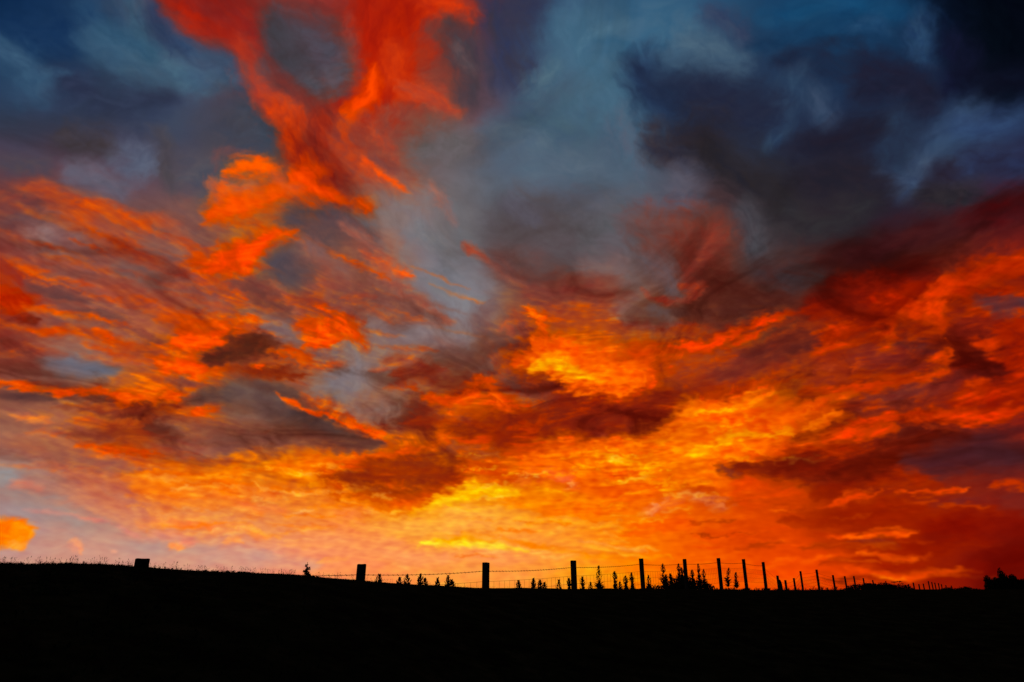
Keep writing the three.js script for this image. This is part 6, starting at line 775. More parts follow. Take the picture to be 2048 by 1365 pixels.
      const lx = u * ca + v * sa, ly = v * ca - u * sa;
      const wx = 0.55 * noise(lx * fa * 2.3 + sy, ly * f * 2.3 - sx), wy = 0.55 * noise(lx * fa * 2.3 - sx + 50, ly * f * 2.3 + sy);
      const edge = fbm(lx * fa + sx + wx, ly * f + sy + wy, oct + 1, 0.66);
      const fade = 1 - smoothstep(d + ragged * edge * 2.1, lo, hi);
      if (fade < 0.003) continue;
      const along = thin * clamp(0.5 - 1.6 * noise(lx * 0.35 + sx, ly * 0.35 - sy), 0, 1);
      const cover = opacity * fade * (1 - thin * 0.6 * (1 - bow)) * (1 - 0.45 * along);
      const mix = clamp(0.5 - edge * 0.6 + fbm(lx * fa * 1.9 - sx + wy, ly * f * 1.9 + sy + 40 + wx, 5, 0.62) * 1.3, 0, 1);
      const pull = cover * clamp(total / half / 3, 0.15, 0.8); FX[k] += (c2 - FX[k]) * pull; FY[k] += (s2 - FY[k]) * pull;
      R[k] += (ra + (rb - ra) * mix - R[k]) * cover; G[k] += (ga + (gb - ga) * mix - G[k]) * cover; B[k] += (ba + (bb - ba) * mix - B[k]) * cover;
    }
  });
  // grain of the cloud: fine noise drawn out along the flow, long for wisps and short for billows
  const grain = new Float32Array(w * h), wisp = new Float32Array(w * h), puff = new Float32Array(w * h);
  for (let j = 0; j < h; j++) for (let i = 0; i < w; i++) { const k = j * w + i, u = U[k], v = V[k]; grain[k] = noise(u * 1.5, v * 1.7) + 0.9 * noise(u * 3.1 + 9, v * 3.4) + 0.75 * noise(u * 6.3, v * 6.6 + 5) + 0.4 * noise(u * 12, v * 12); puff[k] = 0; }
  const draw = (out, reach) => {
    for (let j = 0; j < h; j++) {
      const wide = 1 / Math.max(0.25, Math.cos(((r0 + j + 0.5) / H * 180 - 90) * rad));
      for (let i = 0; i < w; i++) {
        let sum = grain[j * w + i], n = 1;
        for (const dir of [1, -1]) {
          let x = i, y = j;
          for (let q = 0; q < reach; q++) {
            const k = Math.round(y) * w + Math.round(x), a = Math.atan2(FY[k], FX[k]) / 2;
            x += dir * Math.cos(a) * wide; y += dir * Math.sin(a);
            if (x < 0 || y < 0 || x > w - 1 || y > h - 1) break;
            const f = 1 - q / reach; sum += f * grain[Math.round(y) * w + Math.round(x)]; n += f;
          }
        }
        out[j * w + i] = sum / Math.sqrt(n);
      }
    }
  };
  draw(wisp, 16); draw(puff, 3);
  // the strokes are frayed along that grain
  const frayed = [R, G, B].map((C) => {
    const out = new Float32Array(w * h);
    for (let j = 0; j < h; j++) for (let i = 0; i < w; i++) {
      const k = j * w + i, warm = clamp((R[k] - B[k] - 20) / 90, 0.12, 1) * (1 - 0.45 * smoothstep((r0 + j) / H * 180 - 90, 20, 34)) * (0.45 + 0.55 * smoothstep((r0 + j) / H * 180 - 90, 1, 9)), x = clamp(i + warm * (2.1 * puff[k] + 0.4 * wisp[k]), 0, w - 1.01), y = clamp(j + warm * (1.5 * puff[(k + 4099) % (w * h)] + 0.5 * wisp[k]), 0, h - 1.01);
      const xi = Math.floor(x), yi = Math.floor(y), fx = x - xi, fy = y - yi, m = yi * w + xi;
      out[k] = (C[m] * (1 - fx) + C[m + 1] * fx) * (1 - fy) + (C[m + w] * (1 - fx) + C[m + w + 1] * fx) * fy;
    }
    return out;
  });
  const blur = (C, rr) => { const t = new Float32Array(w * h), o = new Float32Array(w * h); for (let pass = 0; pass < 2; pass++) { const A = pass ? o : C; for (let j = 0; j < h; j++) { let s = 0; for (let i = -rr; i <= rr; i++) s += A[j * w + clamp(i, 0, w - 1)]; for (let i = 0; i < w; i++) { t[j * w + i] = s / (2 * rr + 1); s += A[j * w + Math.min(w - 1, i + rr + 1)] - A[j * w + Math.max(0, i - rr)]; } } for (let i = 0; i < w; i++) { let s = 0; for (let j = -rr; j <= rr; j++) s += t[clamp(j, 0, h - 1) * w + i]; for (let j = 0; j < h; j++) { o[j * w + i] = s / (2 * rr + 1); s += t[Math.min(h - 1, j + rr + 1) * w + i] - t[Math.max(0, j - rr) * w + i]; } } } return o; };
  const around = frayed.map((C) => blur(C, 14));
  for (let j = 0; j < h; j++) for (let i = 0; i < w; i++) {
    const k = j * w + i, az = (c0 + i + 0.5) / W * 360 - 90, el = (r0 + j + 0.5) / H * 180 - 90, o = ((r0 + j) * W + c0 + i) * 4;
    const e = clamp(Math.min(az - A0, A1 - az, E1 - el) / 8, 0, 1), b = billow(az, el);
    const warm = clamp((frayed[0][k] - frayed[2][k] - 10) / 100, 0, 1), amp = (0.012 + 0.036 * warm) * (1 - 0.6 * smoothstep(el, 20, 34)), low = clamp(1 - el / 9, 0, 1);
    const d = amp * (wisp[k] * 0.28 + puff[k] * 0.8) * (1 - 0.55 * low) + 0.05 * b * smoothstep(el, 4, 16);
    const q = smoke(az, el), body = smoothstep(el, 4.5, 13) * (1 - 0.55 * smoothstep(el, 24, 36)) * (0.55 + 0.45 * warm), rim = body * warm * Math.exp(-(((q + 0.1) / 0.07) ** 2)) * smoothstep(wisp[k] + 2 * noise(az * 0.3, el * 0.45 + 7), -0.4, 1.1) * (1 - smoothstep(el, 24, 30)), dark = body * smoothstep(q, -0.08, 0.4) * (1 - 0.85 * smoothstep(frayed[1][k] - frayed[2][k], 52, 100)), glow = body * smoothstep(-q, 0.05, 0.4);
    const gain = [(1 + 0.7 * d) * (1 - 0.36 * dark + 0.08 * glow + 0.26 * rim), (1 + (1 + 0.9 * warm) * d) * (1 - (0.44 + 0.14 * warm) * dark + 0.08 * glow + 0.22 * rim), (1 + d) * (1 - (0.5 + 0.12 * warm) * dark - 0.2 * rim) * (1 - 0.12 * Math.min(1, 2 * warm) * smoothstep(el, 7, 12))];
    const sharp = frayed.map((C, t) => (C[k] + SHARP * (C[k] - around[t][k])) * gain[t]), pure = warm * smoothstep(sharp[0], 120, 225) * (1 - 0.75 * pale(az, el)) * (1 - 0.7 * smoothstep(el, 26, 34));
    for (let t = 0; t < 3; t++) { const c = sharp[t] - [0, 0.12 * smoothstep(sharp[1], 40, 90), 0.24][t] * pure * (sharp[0] - sharp[t]); data[o + t] += (toLinear(c) - data[o + t]) * e; }
  }
  const t = new THREE.DataTexture(data, W, H, THREE.RGBAFormat, THREE.FloatType);
  t.mapping = THREE.EquirectangularReflectionMapping; t.magFilter = THREE.LinearFilter; t.minFilter = THREE.LinearFilter; t.wrapS = THREE.RepeatWrapping; t.needsUpdate = true;
  return t;
}
const dusk = skyTexture();
scene.background = dusk; scene.environment = dusk;

// what is left of the sun, under the horizon cloud
const sun = new THREE.DirectionalLight(0xffa060, 0.5);
sun.position.set(-2.5, EYE + 3.2, -100); sun.target.position.set(0, EYE, 0);
sun.castShadow = true; sun.shadow.radius = 12; sun.shadow.mapSize.set(2048, 2048);
Object.assign(sun.shadow.camera, { left: -60, right: 60, top: 30, bottom: -30, near: 1, far: 400 });
scene.add(sun, sun.target);
const CREST = [[-180, -8], [-100, -4], [-60, 1.2], [-41.102, 1.812], [-36.084, 1.755], [-33.316, 1.75], [-30.364, 1.741], [-27.529, 1.618], [-23.866, 1.457], [-20.363, 1.35], [-16.693, 1.16], [-12.031, 0.848], [-8.967, 0.594], [-4.986, 0.41], [-2.094, 0.298], [5.06, 0.222], [10.975, 0.2], [18.484, 0.122], [25.388, 0.065], [31.584, 0.029], [35.701, 0.013], [40.708, 0.012], [60, -1], [100, -6], [180, -8]];
const POSTS = [[-4.407, 8.371, 0.368, 0.162], [-2.438, 11.349, 0.415, 0.15], [-0.527, 14.24, 0.55, 0.15], [1.52, 17.337, 0.716, 0.147], [3.856, 20.871, 0.919, 0.135], [5.893, 23.953, 1.038, 0.13], [7.995, 27.134, 1.213, 0.14], [9.921, 30.046, 1.302, 0.14], [11.705, 32.746, 1.286, 0.14], [13.078, 34.823, 0.736, 0.12], [13.953, 36.147, 0.547, 0.12], [15.081, 37.853, 0.674, 0.11], [16.134, 39.446, 1.071, 0.12], [18.753, 43.409, 1.266, 0.15], [21.828, 48.061, 1.048, 0.14], [24.627, 52.295, 1.07, 0.13], [27.107, 56.047, 1.147, 0.13], [30.023, 60.459, 1.076, 0.13], [33.43, 65.613, 0.993, 0.13], [39.31, 74.508, 1.029, 0.13], [46.482, 85.358, 0.896, 0.13], [54.175, 97, 0.954, 0.2], [58.011, 102.5, 1.212, 0.2], [62.231, 108.55, 1.068, 0.2], [65.804, 113.5, 1.191, 0.2], [69.918, 119, 1.643, 0.2], [72.75, 122.85, 1.534, 0.2], [75.22, 126.15, 1.491, 0.2], [78.137, 130, 1.451, 0.2], [80.644, 133.3, 1.311, 0.2], [84.473, 138.25, 1.177, 0.2], [89.265, 144.3, 1.133, 0.2]];
const WEEDS = [[-2.844, 0.351, 15.165, 0, 0], [-2.368, 0.285, 14.894, 0, 0], [-2.257, 0.341, 15.185, 0, 0], [-2.118, 0.389, 16.351, 0, 0], [-1.995, 0.289, 16.228, 0, 0], [-1.653, 0.28, 15.709, 0, 0], [-1.491, 0.359, 16.469, 0, 0], [-1.384, 0.256, 16.209, 0, 0], [0.17, 0.281, 18.574, 0, 0], [0.589, 0.345, 19.378, 1, 0], [0.776, 0.31, 19.634, 0, 0], [0.897, 0.244, 19.574, 0, 0], [1.3, 0.31, 19.587, 1, 0], [1.71, 0.378, 21.236, 0, 0], [2.109, 0.419, 21.159, 0, 0], [2.491, 0.281, 22.509, 0, 0], [2.75, 0.772, 22.362, 2, 0], [3.43, 0.641, 23.603, 0, 0], [3.621, 0.313, 23.775, 0, 0], [3.855, 0.507, 24.008, 0, 0], [3.988, 0.592, 23.557, 0, 0], [4.861, 0.549, 25.17, 1, 0], [5.652, 0.983, 26.39, 2, 0], [5.719, 0.589, 26.239, 0, 0], [5.917, 0.628, 26.365, 0, 0], [6.649, 1.045, 28.064, 1, 0], [6.898, 0.913, 28.656, 0, 0], [7.282, 0.832, 28.516, 0, 0], [7.906, 1.112, 29.869, 1, 0], [8.221, 0.903, 30.251, 1, 0], [9.957, 1.029, 32.31, 2, 0.22], [10.786, 0.877, 33.983, 1, 0.08]];
// ------------------------------------------------------------------ materials: matte, dark at dusk
function speckle(size, seed, tones) {
  const data = new Uint8Array(size * size * 4), r = seeded(seed);
  for (let y = 0; y < size; y++) for (let x = 0; x < size; x++) {
    const t = x / size, s = y / size, wrap = (f, o) => { const a = noise(t * f + o, s * f), b = noise((t - 1) * f + o, s * f), c = noise(t * f + o, (s - 1) * f), d = noise((t - 1) * f + o, (s - 1) * f); return lerp(lerp(a, b, t), lerp(c, d, t), s); };
    const v = clamp(0.5 + 0.7 * wrap(9, 3) + 0.5 * wrap(31, 60) + 0.3 * (r() - 0.5), 0, 0.999) * (tones.length - 1), i = Math.floor(v), f = v - i, o = (y * size + x) * 4;
    for (let k = 0; k < 3; k++) data[o + k] = tones[i][k] + (tones[i + 1][k] - tones[i][k]) * f;
    data[o + 3] = 255;
  }
  const m = new THREE.DataTexture(data, size, size); m.colorSpace = THREE.SRGBColorSpace; m.wrapS = m.wrapT = THREE.RepeatWrapping; m.magFilter = THREE.LinearFilter; m.needsUpdate = true; return m;
}
const matte = (o) => new THREE.MeshLambertMaterial({ side: THREE.DoubleSide, ...o });
const turfMat = matte({ map: speckle(256, 5, [[30, 26, 18], [34, 38, 20], [44, 50, 26], [58, 58, 34]]) });
const woodMap = speckle(128, 9, [[52, 46, 40], [66, 59, 52], [84, 76, 66]]); woodMap.repeat.set(1, 0.25);
const woodMat = matte({ map: woodMap });
const endMat = matte({ color: new THREE.Color().setRGB(0.09, 0.07, 0.05) });
const wireMat = matte({ color: new THREE.Color().setRGB(0.07, 0.06, 0.055) });
const leafMats = [[0.028, 0.045, 0.016], [0.034, 0.05, 0.02], [0.03, 0.04, 0.018]].map(([r, g, b]) => matte({ color: new THREE.Color().setRGB(r, g, b) }));
const barkMat = matte({ color: new THREE.Color().setRGB(0.05, 0.04, 0.03) });
const spikeMat = matte({ color: new THREE.Color().setRGB(0.06, 0.04, 0.025) });

// ------------------------------------------------------------------ the ground: one sheet, the near bank, the paddock behind it
function table(rows, x) { let i = 0; while (i < rows.length - 2 && x > rows[i + 1][0]) i++; const [a, p] = rows[i], [b, q] = rows[i + 1], t = clamp((x - a) / (b - a), 0, 1); return p + (q - p) * t; }
const CREST_FAR = [[-180, 9], [-60, 6], [-36, 5.6], [-20, 6.6], [-8, 8], [0, 10], [10, 13], [20, 16], [36, 20], [60, 14], [180, 9]];
const PADDOCK = [[0, -0.8], [8.4, -0.78], [11.4, -0.72], [14.2, -0.58], [17.3, -0.42], [20.9, -0.24], [24, -0.12], [27, 0], [30, 0.07], [32.8, 0.06], [34.8, -0.35], [36.1, -0.55], [37.9, -0.5], [39.5, -0.12], [43.4, 0.05], [48, -0.1], [52, -0.08], [60, -0.1], [80, -0.15], [100, -0.15], [125, -0.05], [150, -0.1], [400, -0.4], [4000, -0.6]];
function height(x, ahead) {                           // world height of the ground
  const r = Math.hypot(x, ahead), az = Math.atan2(x, ahead) / rad, far = table(CREST_FAR, az), top = far * Math.tan(table(CREST, az) * rad);
  const lump = 0.014 * fbm(x * 1.3 + 5, ahead * 1.3, 3) + 0.03 * fbm(x * 0.25, ahead * 0.25 + 9, 2) * smoothstep(r, far, far + 6);
  let g;
  if (r < far) g = top - (top + EYE) * Math.pow(1 - r / far, 1.6);
  else {
    const along = ((x + 9.94) * 0.661 + ahead) / 1.437;
    g = lerp(top, table(PADDOCK, Math.max(0, along)), smoothstep(r, far, far + 4.5));
    if (ahead < 0) g = -EYE;
  }
  return EYE + g + lump;
}
{
  const rings = [0]; for (let r = 0.4; r < 4500; r *= r < 40 ? 1.035 : 1.09) rings.push(r);
  const turns = []; for (let a = -180; a < 180; a += Math.abs(a + 0.2) < 48 ? 0.4 : 4) turns.push(a);
  const n = turns.length, pos = [], uv = [], idx = [];
  rings.forEach((r) => turns.forEach((a) => { const x = r * Math.sin(a * rad), f = r * Math.cos(a * rad); pos.push(x, height(x, f), -f); uv.push(x / 2.3, f / 2.3); }));
  for (let j = 0; j + 1 < rings.length; j++) for (let i = 0; i < n; i++) { const a = j * n + i, b = j * n + (i + 1) % n, c = a + n, d = b + n; idx.push(a, b, c, b, d, c); }
  const g = new THREE.BufferGeometry(); g.setAttribute('position', new THREE.Float32BufferAttribute(pos, 3)); g.setAttribute('uv', new THREE.Float32BufferAttribute(uv, 2)); g.setIndex(idx); g.computeVertexNormals();
  const ground = new THREE.Mesh(g, turfMat); ground.name = 'ground'; ground.userData = { kind: 'structure', label: 'dark grassy bank and paddock in silhouette', category: 'ground' }; scene.add(ground);
}

// ------------------------------------------------------------------ helpers for things and parts
const taken = new Map();
function thing(name, label, category, group) {
  const k = taken.get(name) ?? 0; taken.set(name, k + 1);
  const o = new THREE.Group(); o.name = k ? name + '_' + String(k).padStart(3, '0') : name; o.userData = { label, category }; if (group) o.userData.group = group; scene.add(o); return o;
}
function part(parent, name, geometry, material) { const m = new THREE.Mesh(geometry, material); m.name = name; parent.add(m); return m; }
function tube(points, radii, sides = 5) {              // tapered tube through points
  const pos = [], idx = [], uv = [], n = points.length, d = new THREE.Vector3(), u = new THREE.Vector3(), v = new THREE.Vector3();
  points.forEach((p, i) => {
    d.subVectors(points[Math.min(n - 1, i + 1)], points[Math.max(0, i - 1)]).normalize();
    u.set(0.3, Math.abs(d.y) > 0.9 ? 0 : 1, Math.abs(d.y) > 0.9 ? 1 : 0).cross(d).normalize(); v.crossVectors(d, u);
    const r = Array.isArray(radii) ? radii[i] : radii;
    for (let s = 0; s < sides; s++) { const a = s / sides * 2 * Math.PI, c = Math.cos(a) * r, e = Math.sin(a) * r; pos.push(p.x + u.x * c + v.x * e, p.y + u.y * c + v.y * e, p.z + u.z * c + v.z * e); uv.push(s / sides, i / n); }
  });
  for (let i = 0; i + 1 < n; i++) for (let s = 0; s < sides; s++) { const a = i * sides + s, b = i * sides + (s + 1) % sides; idx.push(a, b, a + sides, b, b + sides, a + sides); }
  const g = new THREE.BufferGeometry(); g.setAttribute('position', new THREE.Float32BufferAttribute(pos, 3)); g.setAttribute('uv', new THREE.Float32BufferAttribute(uv, 2)); g.setIndex(idx); g.computeVertexNormals(); return g;
}
const V = (x, y, z) => new THREE.Vector3(x, y, z);
function blade(length, width, bend, rows = 4) {        // a folded leaf along +y, bending towards +z
  const pos = [], idx = [];
  for (let i = 0; i <= rows; i++) { const t = i / rows, w = width * 0.5 * (i === rows ? 0 : Math.pow(Math.sin(Math.PI * (0.14 + 0.8 * t)), 0.8)), y = length * (t - 0.25 * bend * t * t), z = length * bend * t * t * 0.75; pos.push(-w, y, z + w * 0.35, 0, y, z, w, y, z + w * 0.35); }
  for (let i = 0; i < rows; i++) { const a = i * 3; idx.push(a, a + 1, a + 3, a + 1, a + 4, a + 3, a + 1, a + 2, a + 4, a + 2, a + 5, a + 4); }
  const g = new THREE.BufferGeometry(); g.setAttribute('position', new THREE.Float32BufferAttribute(pos, 3)); g.setIndex(idx); g.computeVertexNormals(); return g;
}
// ------------------------------------------------------------------ the fence
const fence = thing('wire_fence', 'long farm fence of round timber posts with barbed wire and wire netting', 'fence');
const rf = seeded(21);
const tops = POSTS.map(([x, ahead, top, dia], i) => {
  const ground = height(x, ahead), y1 = EYE + top, y0 = Math.min(ground, y1 - 0.9) - 0.25, h = y1 - y0, r = dia / 2;
  const near = ahead < 35, sides = near ? 18 : 8, rows = near ? 9 : 2, pos = [], uv = [], idx = [], slant = (rf() - 0.5) * 0.16, turn = rf() * 6.28, lean = (rf() - 0.5) * 0.02;
  for (let j = 0; j <= rows + 1; j++) for (let s = 0; s < sides; s++) {
    const a = s / sides * 2 * Math.PI, t = Math.min(1, j / rows), edge = j > rows ? 0.9 : 1, wob = 1 + 0.035 * noise(Math.cos(a) * 1.2 + i * 9, t * 3 + Math.sin(a)) + 0.03 * (1 - t), rr = r * wob * edge;
    const cx = Math.cos(a) * rr, cz = Math.sin(a) * rr;
    pos.push(cx + lean * t * h, t * h - (j === rows ? r * 0.1 : 0) + (j >= rows ? slant * (cx * Math.cos(turn) + cz * Math.sin(turn)) + (near ? 0.006 * noise(cx * 40 + i, cz * 40) : 0) : 0), cz); uv.push(s / sides, t * h);
  }
  for (let j = 0; j < rows + 1; j++) for (let s = 0; s < sides; s++) { const a = j * sides + s, b = j * sides + (s + 1) % sides; idx.push(a, a + sides, b, b, a + sides, b + sides); }
  const side = new THREE.BufferGeometry(); side.setAttribute('position', new THREE.Float32BufferAttribute(pos, 3)); side.setAttribute('uv', new THREE.Float32BufferAttribute(uv, 2));
  const c = pos.length / 3, last = (rows + 1) * sides; let cy = 0; for (let s = 0; s < sides; s++) cy += pos[(last + s) * 3 + 1] / sides;
  const p2 = [...pos, lean * h, cy, 0], uv2 = [...uv, 0.5, 0.5], i2 = [...idx]; for (let s = 0; s < sides; s++) i2.push(last + s, c, last + (s + 1) % sides);
  side.setAttribute('position', new THREE.Float32BufferAttribute(p2, 3)); side.setAttribute('uv', new THREE.Float32BufferAttribute(uv2, 2)); side.setIndex(i2); side.computeVertexNormals();
  const m = part(fence, 'post', side, woodMat); m.position.set(x, y0, -ahead);
  return { x: x + lean * h, y: y1, ahead, r, ground };
});
{ const across = V(1, 0, 0.661).normalize();           // wires run along the near face of the posts
  for (let i = 0; i + 1 < tops.length; i++) {
    const a = tops[i], b = tops[i + 1], close = i < 9;
    const end = (p, down) => V(p.x - across.x * p.r * 0.95, p.y - down, -p.ahead - across.z * p.r * 0.95 + 0.02);
    const line = (downA, downB, sag, n) => Array.from({ length: n + 1 }, (_, k) => { const t = k / n, p = end(a, downA).lerp(end(b, downB), t); p.y -= sag * 4 * t * (1 - t); return p; });
    const short = (p) => (p.y - p.ground < 0.95 ? 0.1 : 0.16), dA = short(a) + 0.01 * noise(i * 3.3, 1), dB = short(b) + 0.01 * noise(i * 3.3 + 3.3, 1);
    const strand = line(dA, dB, 0.03, 14), thick = close ? 0.0042 : 0.0055, bits = [tube(strand, thick, 4)];
    if (i < 8) {
      const span = strand[0].distanceTo(strand[14]), count = Math.round(span / 0.12);
      for (let k = 1; k < count; k++) {
        const t = k / count * 14, j = Math.min(13, Math.floor(t)), p = strand[j].clone().lerp(strand[j + 1], t - j), q = rf() * 3.14;
        for (const s of [0, 1.3]) bits.push(tube([V(p.x - 0.012, p.y - 0.016 * Math.cos(q + s), p.z - 0.016 * Math.sin(q + s)), V(p.x + 0.012, p.y + 0.016 * Math.cos(q + s), p.z + 0.016 * Math.sin(q + s))], 0.0034, 3));
      }
    }
    part(fence, 'barbed_wire', mergeGeometries(bits), wireMat);
    if (i > 18) continue;
    const net = new THREE.Group(); net.name = 'netting'; fence.add(net);
    const lines = [0.36, 0.54, 0.72, 0.9].map((d, k) => line(dA + d - 0.16, dB + d - 0.16, 0.015, 10));
    lines.forEach((l) => part(net, 'line_wire', tube(l, close ? 0.003 : 0.0045, 3), wireMat));
    const span = lines[0][0].distanceTo(lines[0][10]), count = Math.round(span / 0.2), far = [];
    for (let k = 1; k < count; k++) {
      const t = k / count * 10, j = Math.min(9, Math.floor(t)), f = t - j, stay = tube(lines.map((l) => l[j].clone().lerp(l[j + 1], f)), 0.0026, 3);
      if (close) part(net, 'stay_wire', stay, wireMat); else far.push(stay);
    }
    if (far.length) part(net, 'stay_wires', mergeGeometries(far), wireMat).userData.kind = 'stuff';
  }
}
// the worn stump that leans against the short post in the dip
{ const o = thing('timber_stump', 'broad worn stump standing right beside the short post in the dip', 'stump'); o.position.set(12.88, height(12.88, 34) - 0.2, -34);
  const h = EYE + 0.545 - o.position.y, r = seeded(8);
  const g = new THREE.LatheGeometry([[0.13, 0], [0.125, h * 0.5], [0.11, h * 0.8], [0.085, h * 0.93], [0.04, h * 0.99], [0, h]].map(([x, y]) => new THREE.Vector2(x, y)), 12), p = g.attributes.position;
  for (let i = 0; i < p.count; i++) p.setX(i, p.getX(i) * 0.85 - 0.05 * p.getY(i) / h + 0.015 * noise(p.getY(i) * 5, p.getZ(i) * 20));
  g.computeVertexNormals(); part(o, 'trunk', g, woodMat);
  part(o, 'top_knot', tube([V(-0.05, h * 0.9, 0), V(-0.09, h * 1.0, 0.02)], [0.035, 0.015], 6), endMat);
}
// ------------------------------------------------------------------ weeds, saplings and bushes beyond the wire
const bract = blade(1, 0.5, 0.35, 3), leafShape = blade(1, 0.2, 0.55, 4), widLeaf = blade(1, 0.3, 0.4, 3);
const M4 = new THREE.Matrix4(), Q4 = new THREE.Quaternion(), E4 = new THREE.Euler(), S4 = new THREE.Vector3();
const placed = (g, x, y, z, turn, tilt, size, wide = size) => g.clone().applyMatrix4(M4.compose(V(x, y, z), Q4.setFromEuler(E4.set(tilt, turn, 0, 'YXZ')), S4.set(wide, size, size)));
function weed(x, tip, ahead, kind, lean, label, seed) {
  const o = thing('tall_weed', label, 'weed', 'tall weeds beyond the fence'), r = seeded(seed), base = height(x - lean * 0.6, ahead), h = EYE + tip - base, mat = leafMats[seed % 3];
  o.position.set(x - lean * 0.6, base, -ahead);
  const bow = (t) => V(lean * 0.6 * t * t / 1 + 0.012 * noise(t * 3, seed), h * t, 0.012 * noise(t * 3 + 9, seed));
  part(o, 'stem', tube(Array.from({ length: 8 }, (_, i) => bow(i / 7 * 0.985)), [0.014, 0.014, 0.013, 0.012, 0.011, 0.009, 0.006, 0.002], 5), barkMat);
  const L = [0.24, 0.27, 0.34][kind] * (0.75 + 0.5 * r()), W = [0.075, 0.075, 0.085][kind] * (0.75 + 0.5 * r()), bits = [], n = 64;
  for (let i = 0; i < n; i++) {                        // the flower spike: overlapping bracts, widest below its middle
    const t = i / n, y = h - L + L * t, w = W * Math.pow(Math.sin(Math.PI * Math.pow(0.06 + 0.94 * t, 0.62)), 0.9) * (0.75 + 0.5 * r()) * (t > 0.72 ? 0.55 : 1), a = i * 2.4 + r(), c = bow(y / h), s = (0.055 + 0.04 * r()) * (1 - 0.35 * t);
    bits.push(placed(bract, c.x + Math.sin(a) * w * 0.6, y - s * 0.4, c.z + Math.cos(a) * w * 0.6, a, 0.3 + 0.75 * r() * (1 - t), s * (0.8 + 0.5 * r()), s * 1.15));
  }
  bits.push(placed(bract, bow(1).x, h - 0.06, bow(1).z, 0, 0.05, 0.075, 0.05));
  part(o, 'flower_spike', mergeGeometries(bits), spikeMat);
  const lowTop = h - L - (kind === 2 ? 0.02 : 0.0), whorls = kind === 2 ? 10 : 13, soft = [];
  for (let j = 0; j < whorls; j++) for (let k = 0; k < (kind === 2 ? 4 : 5); k++) {
    const t = j / whorls, y = lowTop * (1 - (kind === 2 ? 0.85 : 0.8) * t), c = bow(y / h), a = j * 1.3 + k * 6.283 / (kind === 2 ? 4 : 5) + r() * 0.7;
    const len = kind === 2 ? 0.12 + 0.17 * Math.min(1, t * 2.2) * (0.7 + 0.5 * r()) : (0.09 + 0.1 * t * (kind ? 1.7 : 1)) * (0.75 + 0.5 * r());
    const tilt = kind === 2 ? 0.5 + 0.5 * r() : 0.3 + 0.35 * r() + (kind ? 0.25 * t : 0.1 * t);
    const g = placed(kind === 2 ? leafShape : widLeaf, c.x, y - 0.02 * r(), c.z, a, tilt, len, len * (kind === 2 ? 1.9 : 1.3));
    if (kind === 2) part(o, 'leaf', g, mat); else soft.push(g);
  }
  if (soft.length) part(o, 'foliage', mergeGeometries(soft), mat);
  return o;
}
const WEED_LABELS = [
  'small pointed weed just right of the second post from the left', 'stubby weed, left of a close pair in front of the orange glow', 'slim weed, right of the close pair near the second post',
  'tall weed with a small one at its foot, midway between second and third posts', 'small weed at the right foot of the taller midway weed', 'lone thin weed between the two bigger midway weeds', 'weed with a taller tip left of the third post', 'low weed tucked against the right side of the weed nearest the third post',
  'narrow lone weed, first to the right of the third post', 'widest bushy weed between the third and fourth posts', 'slim weed touching the right side of the widest bushy weed', 'low weed at the right end of the clump between third and fourth posts', 'bushy lone weed a little left of the fourth post', 'thin weed right against the left side of the fourth post',
  'slim weed, first to the right of the fourth post', 'tiny weed left of the tall rosette weed', 'tall weed with a spreading rosette of sword leaves and a plump tip', 'second tallest weed between the fourth and fifth posts', 'tiny weed right after the second tallest weed', 'thin weed left of the last weed before the fifth post', 'last weed left of the tall fifth post',
  'short leafy weed just right of the fifth post', 'tallest weed with spread leaves, left of the dark bush', 'low weed close to the right of the tall spread weed', 'blunt weed filling the gap before the dark bush', 'tall narrow weed rising left of the post in the dark bush', 'thin weed touching the left side of the post in the dark bush', 'thin weed just right of the post in the dark bush', 'tallest weed on the right flank of the dark bush', 'dark weed at the right end of the dark bush',
  'weed leaning right with drooping leaves beside the seventh post', 'leaning narrow weed midway between the seventh and eighth posts'];
WEEDS.forEach(([x, tip, ahead, kind, lean], i) => weed(x, tip, ahead, kind, lean, WEED_LABELS[i], 100 + i * 13));

// a crown of leaves spread through a few rounded clumps, on stems that reach into them
function crown(clumps, count, size, r) {
  const pos = [], total = clumps.reduce((s, c) => s + c[3] * c[4] * c[5], 0), v = V(0, 0, 0), q = new THREE.Quaternion(), idx = [];
  for (const [cx, cy, cz, rx, ry, rz] of clumps) {
    const n = Math.round(count * rx * ry * rz / total);
    for (let i = 0; i < n; i++) {
      const a = r() * 6.283, b = Math.acos(2 * r() - 1), d = Math.pow(r(), 0.36) * (0.92 + 0.22 * noise(Math.cos(a) * 2 + cx * 3, b * 2 + cy)), x = cx + rx * d * Math.sin(b) * Math.cos(a), y = cy + ry * d * Math.cos(b), z = cz + rz * d * Math.sin(b) * Math.sin(a), s = size * (0.6 + 0.8 * r());
      q.setFromEuler(E4.set(r() * 6.28, r() * 6.28, r() * 6.28)); const k = pos.length / 3;
      for (const [px, py, pz] of [[0, -0.9, 0], [-0.34, 0, 0.12], [0.34, 0, 0.12], [0, 1, 0]]) { v.set(px * s, py * s, pz * s).applyQuaternion(q); pos.push(x + v.x, y + v.y, z + v.z); }
      idx.push(k, k + 2, k + 1, k + 1, k + 2, k + 3);
    }
  }
  const g = new THREE.BufferGeometry(); g.setAttribute('position', new THREE.Float32BufferAttribute(pos, 3)); g.setIndex(idx); g.computeVertexNormals(); return g;
}
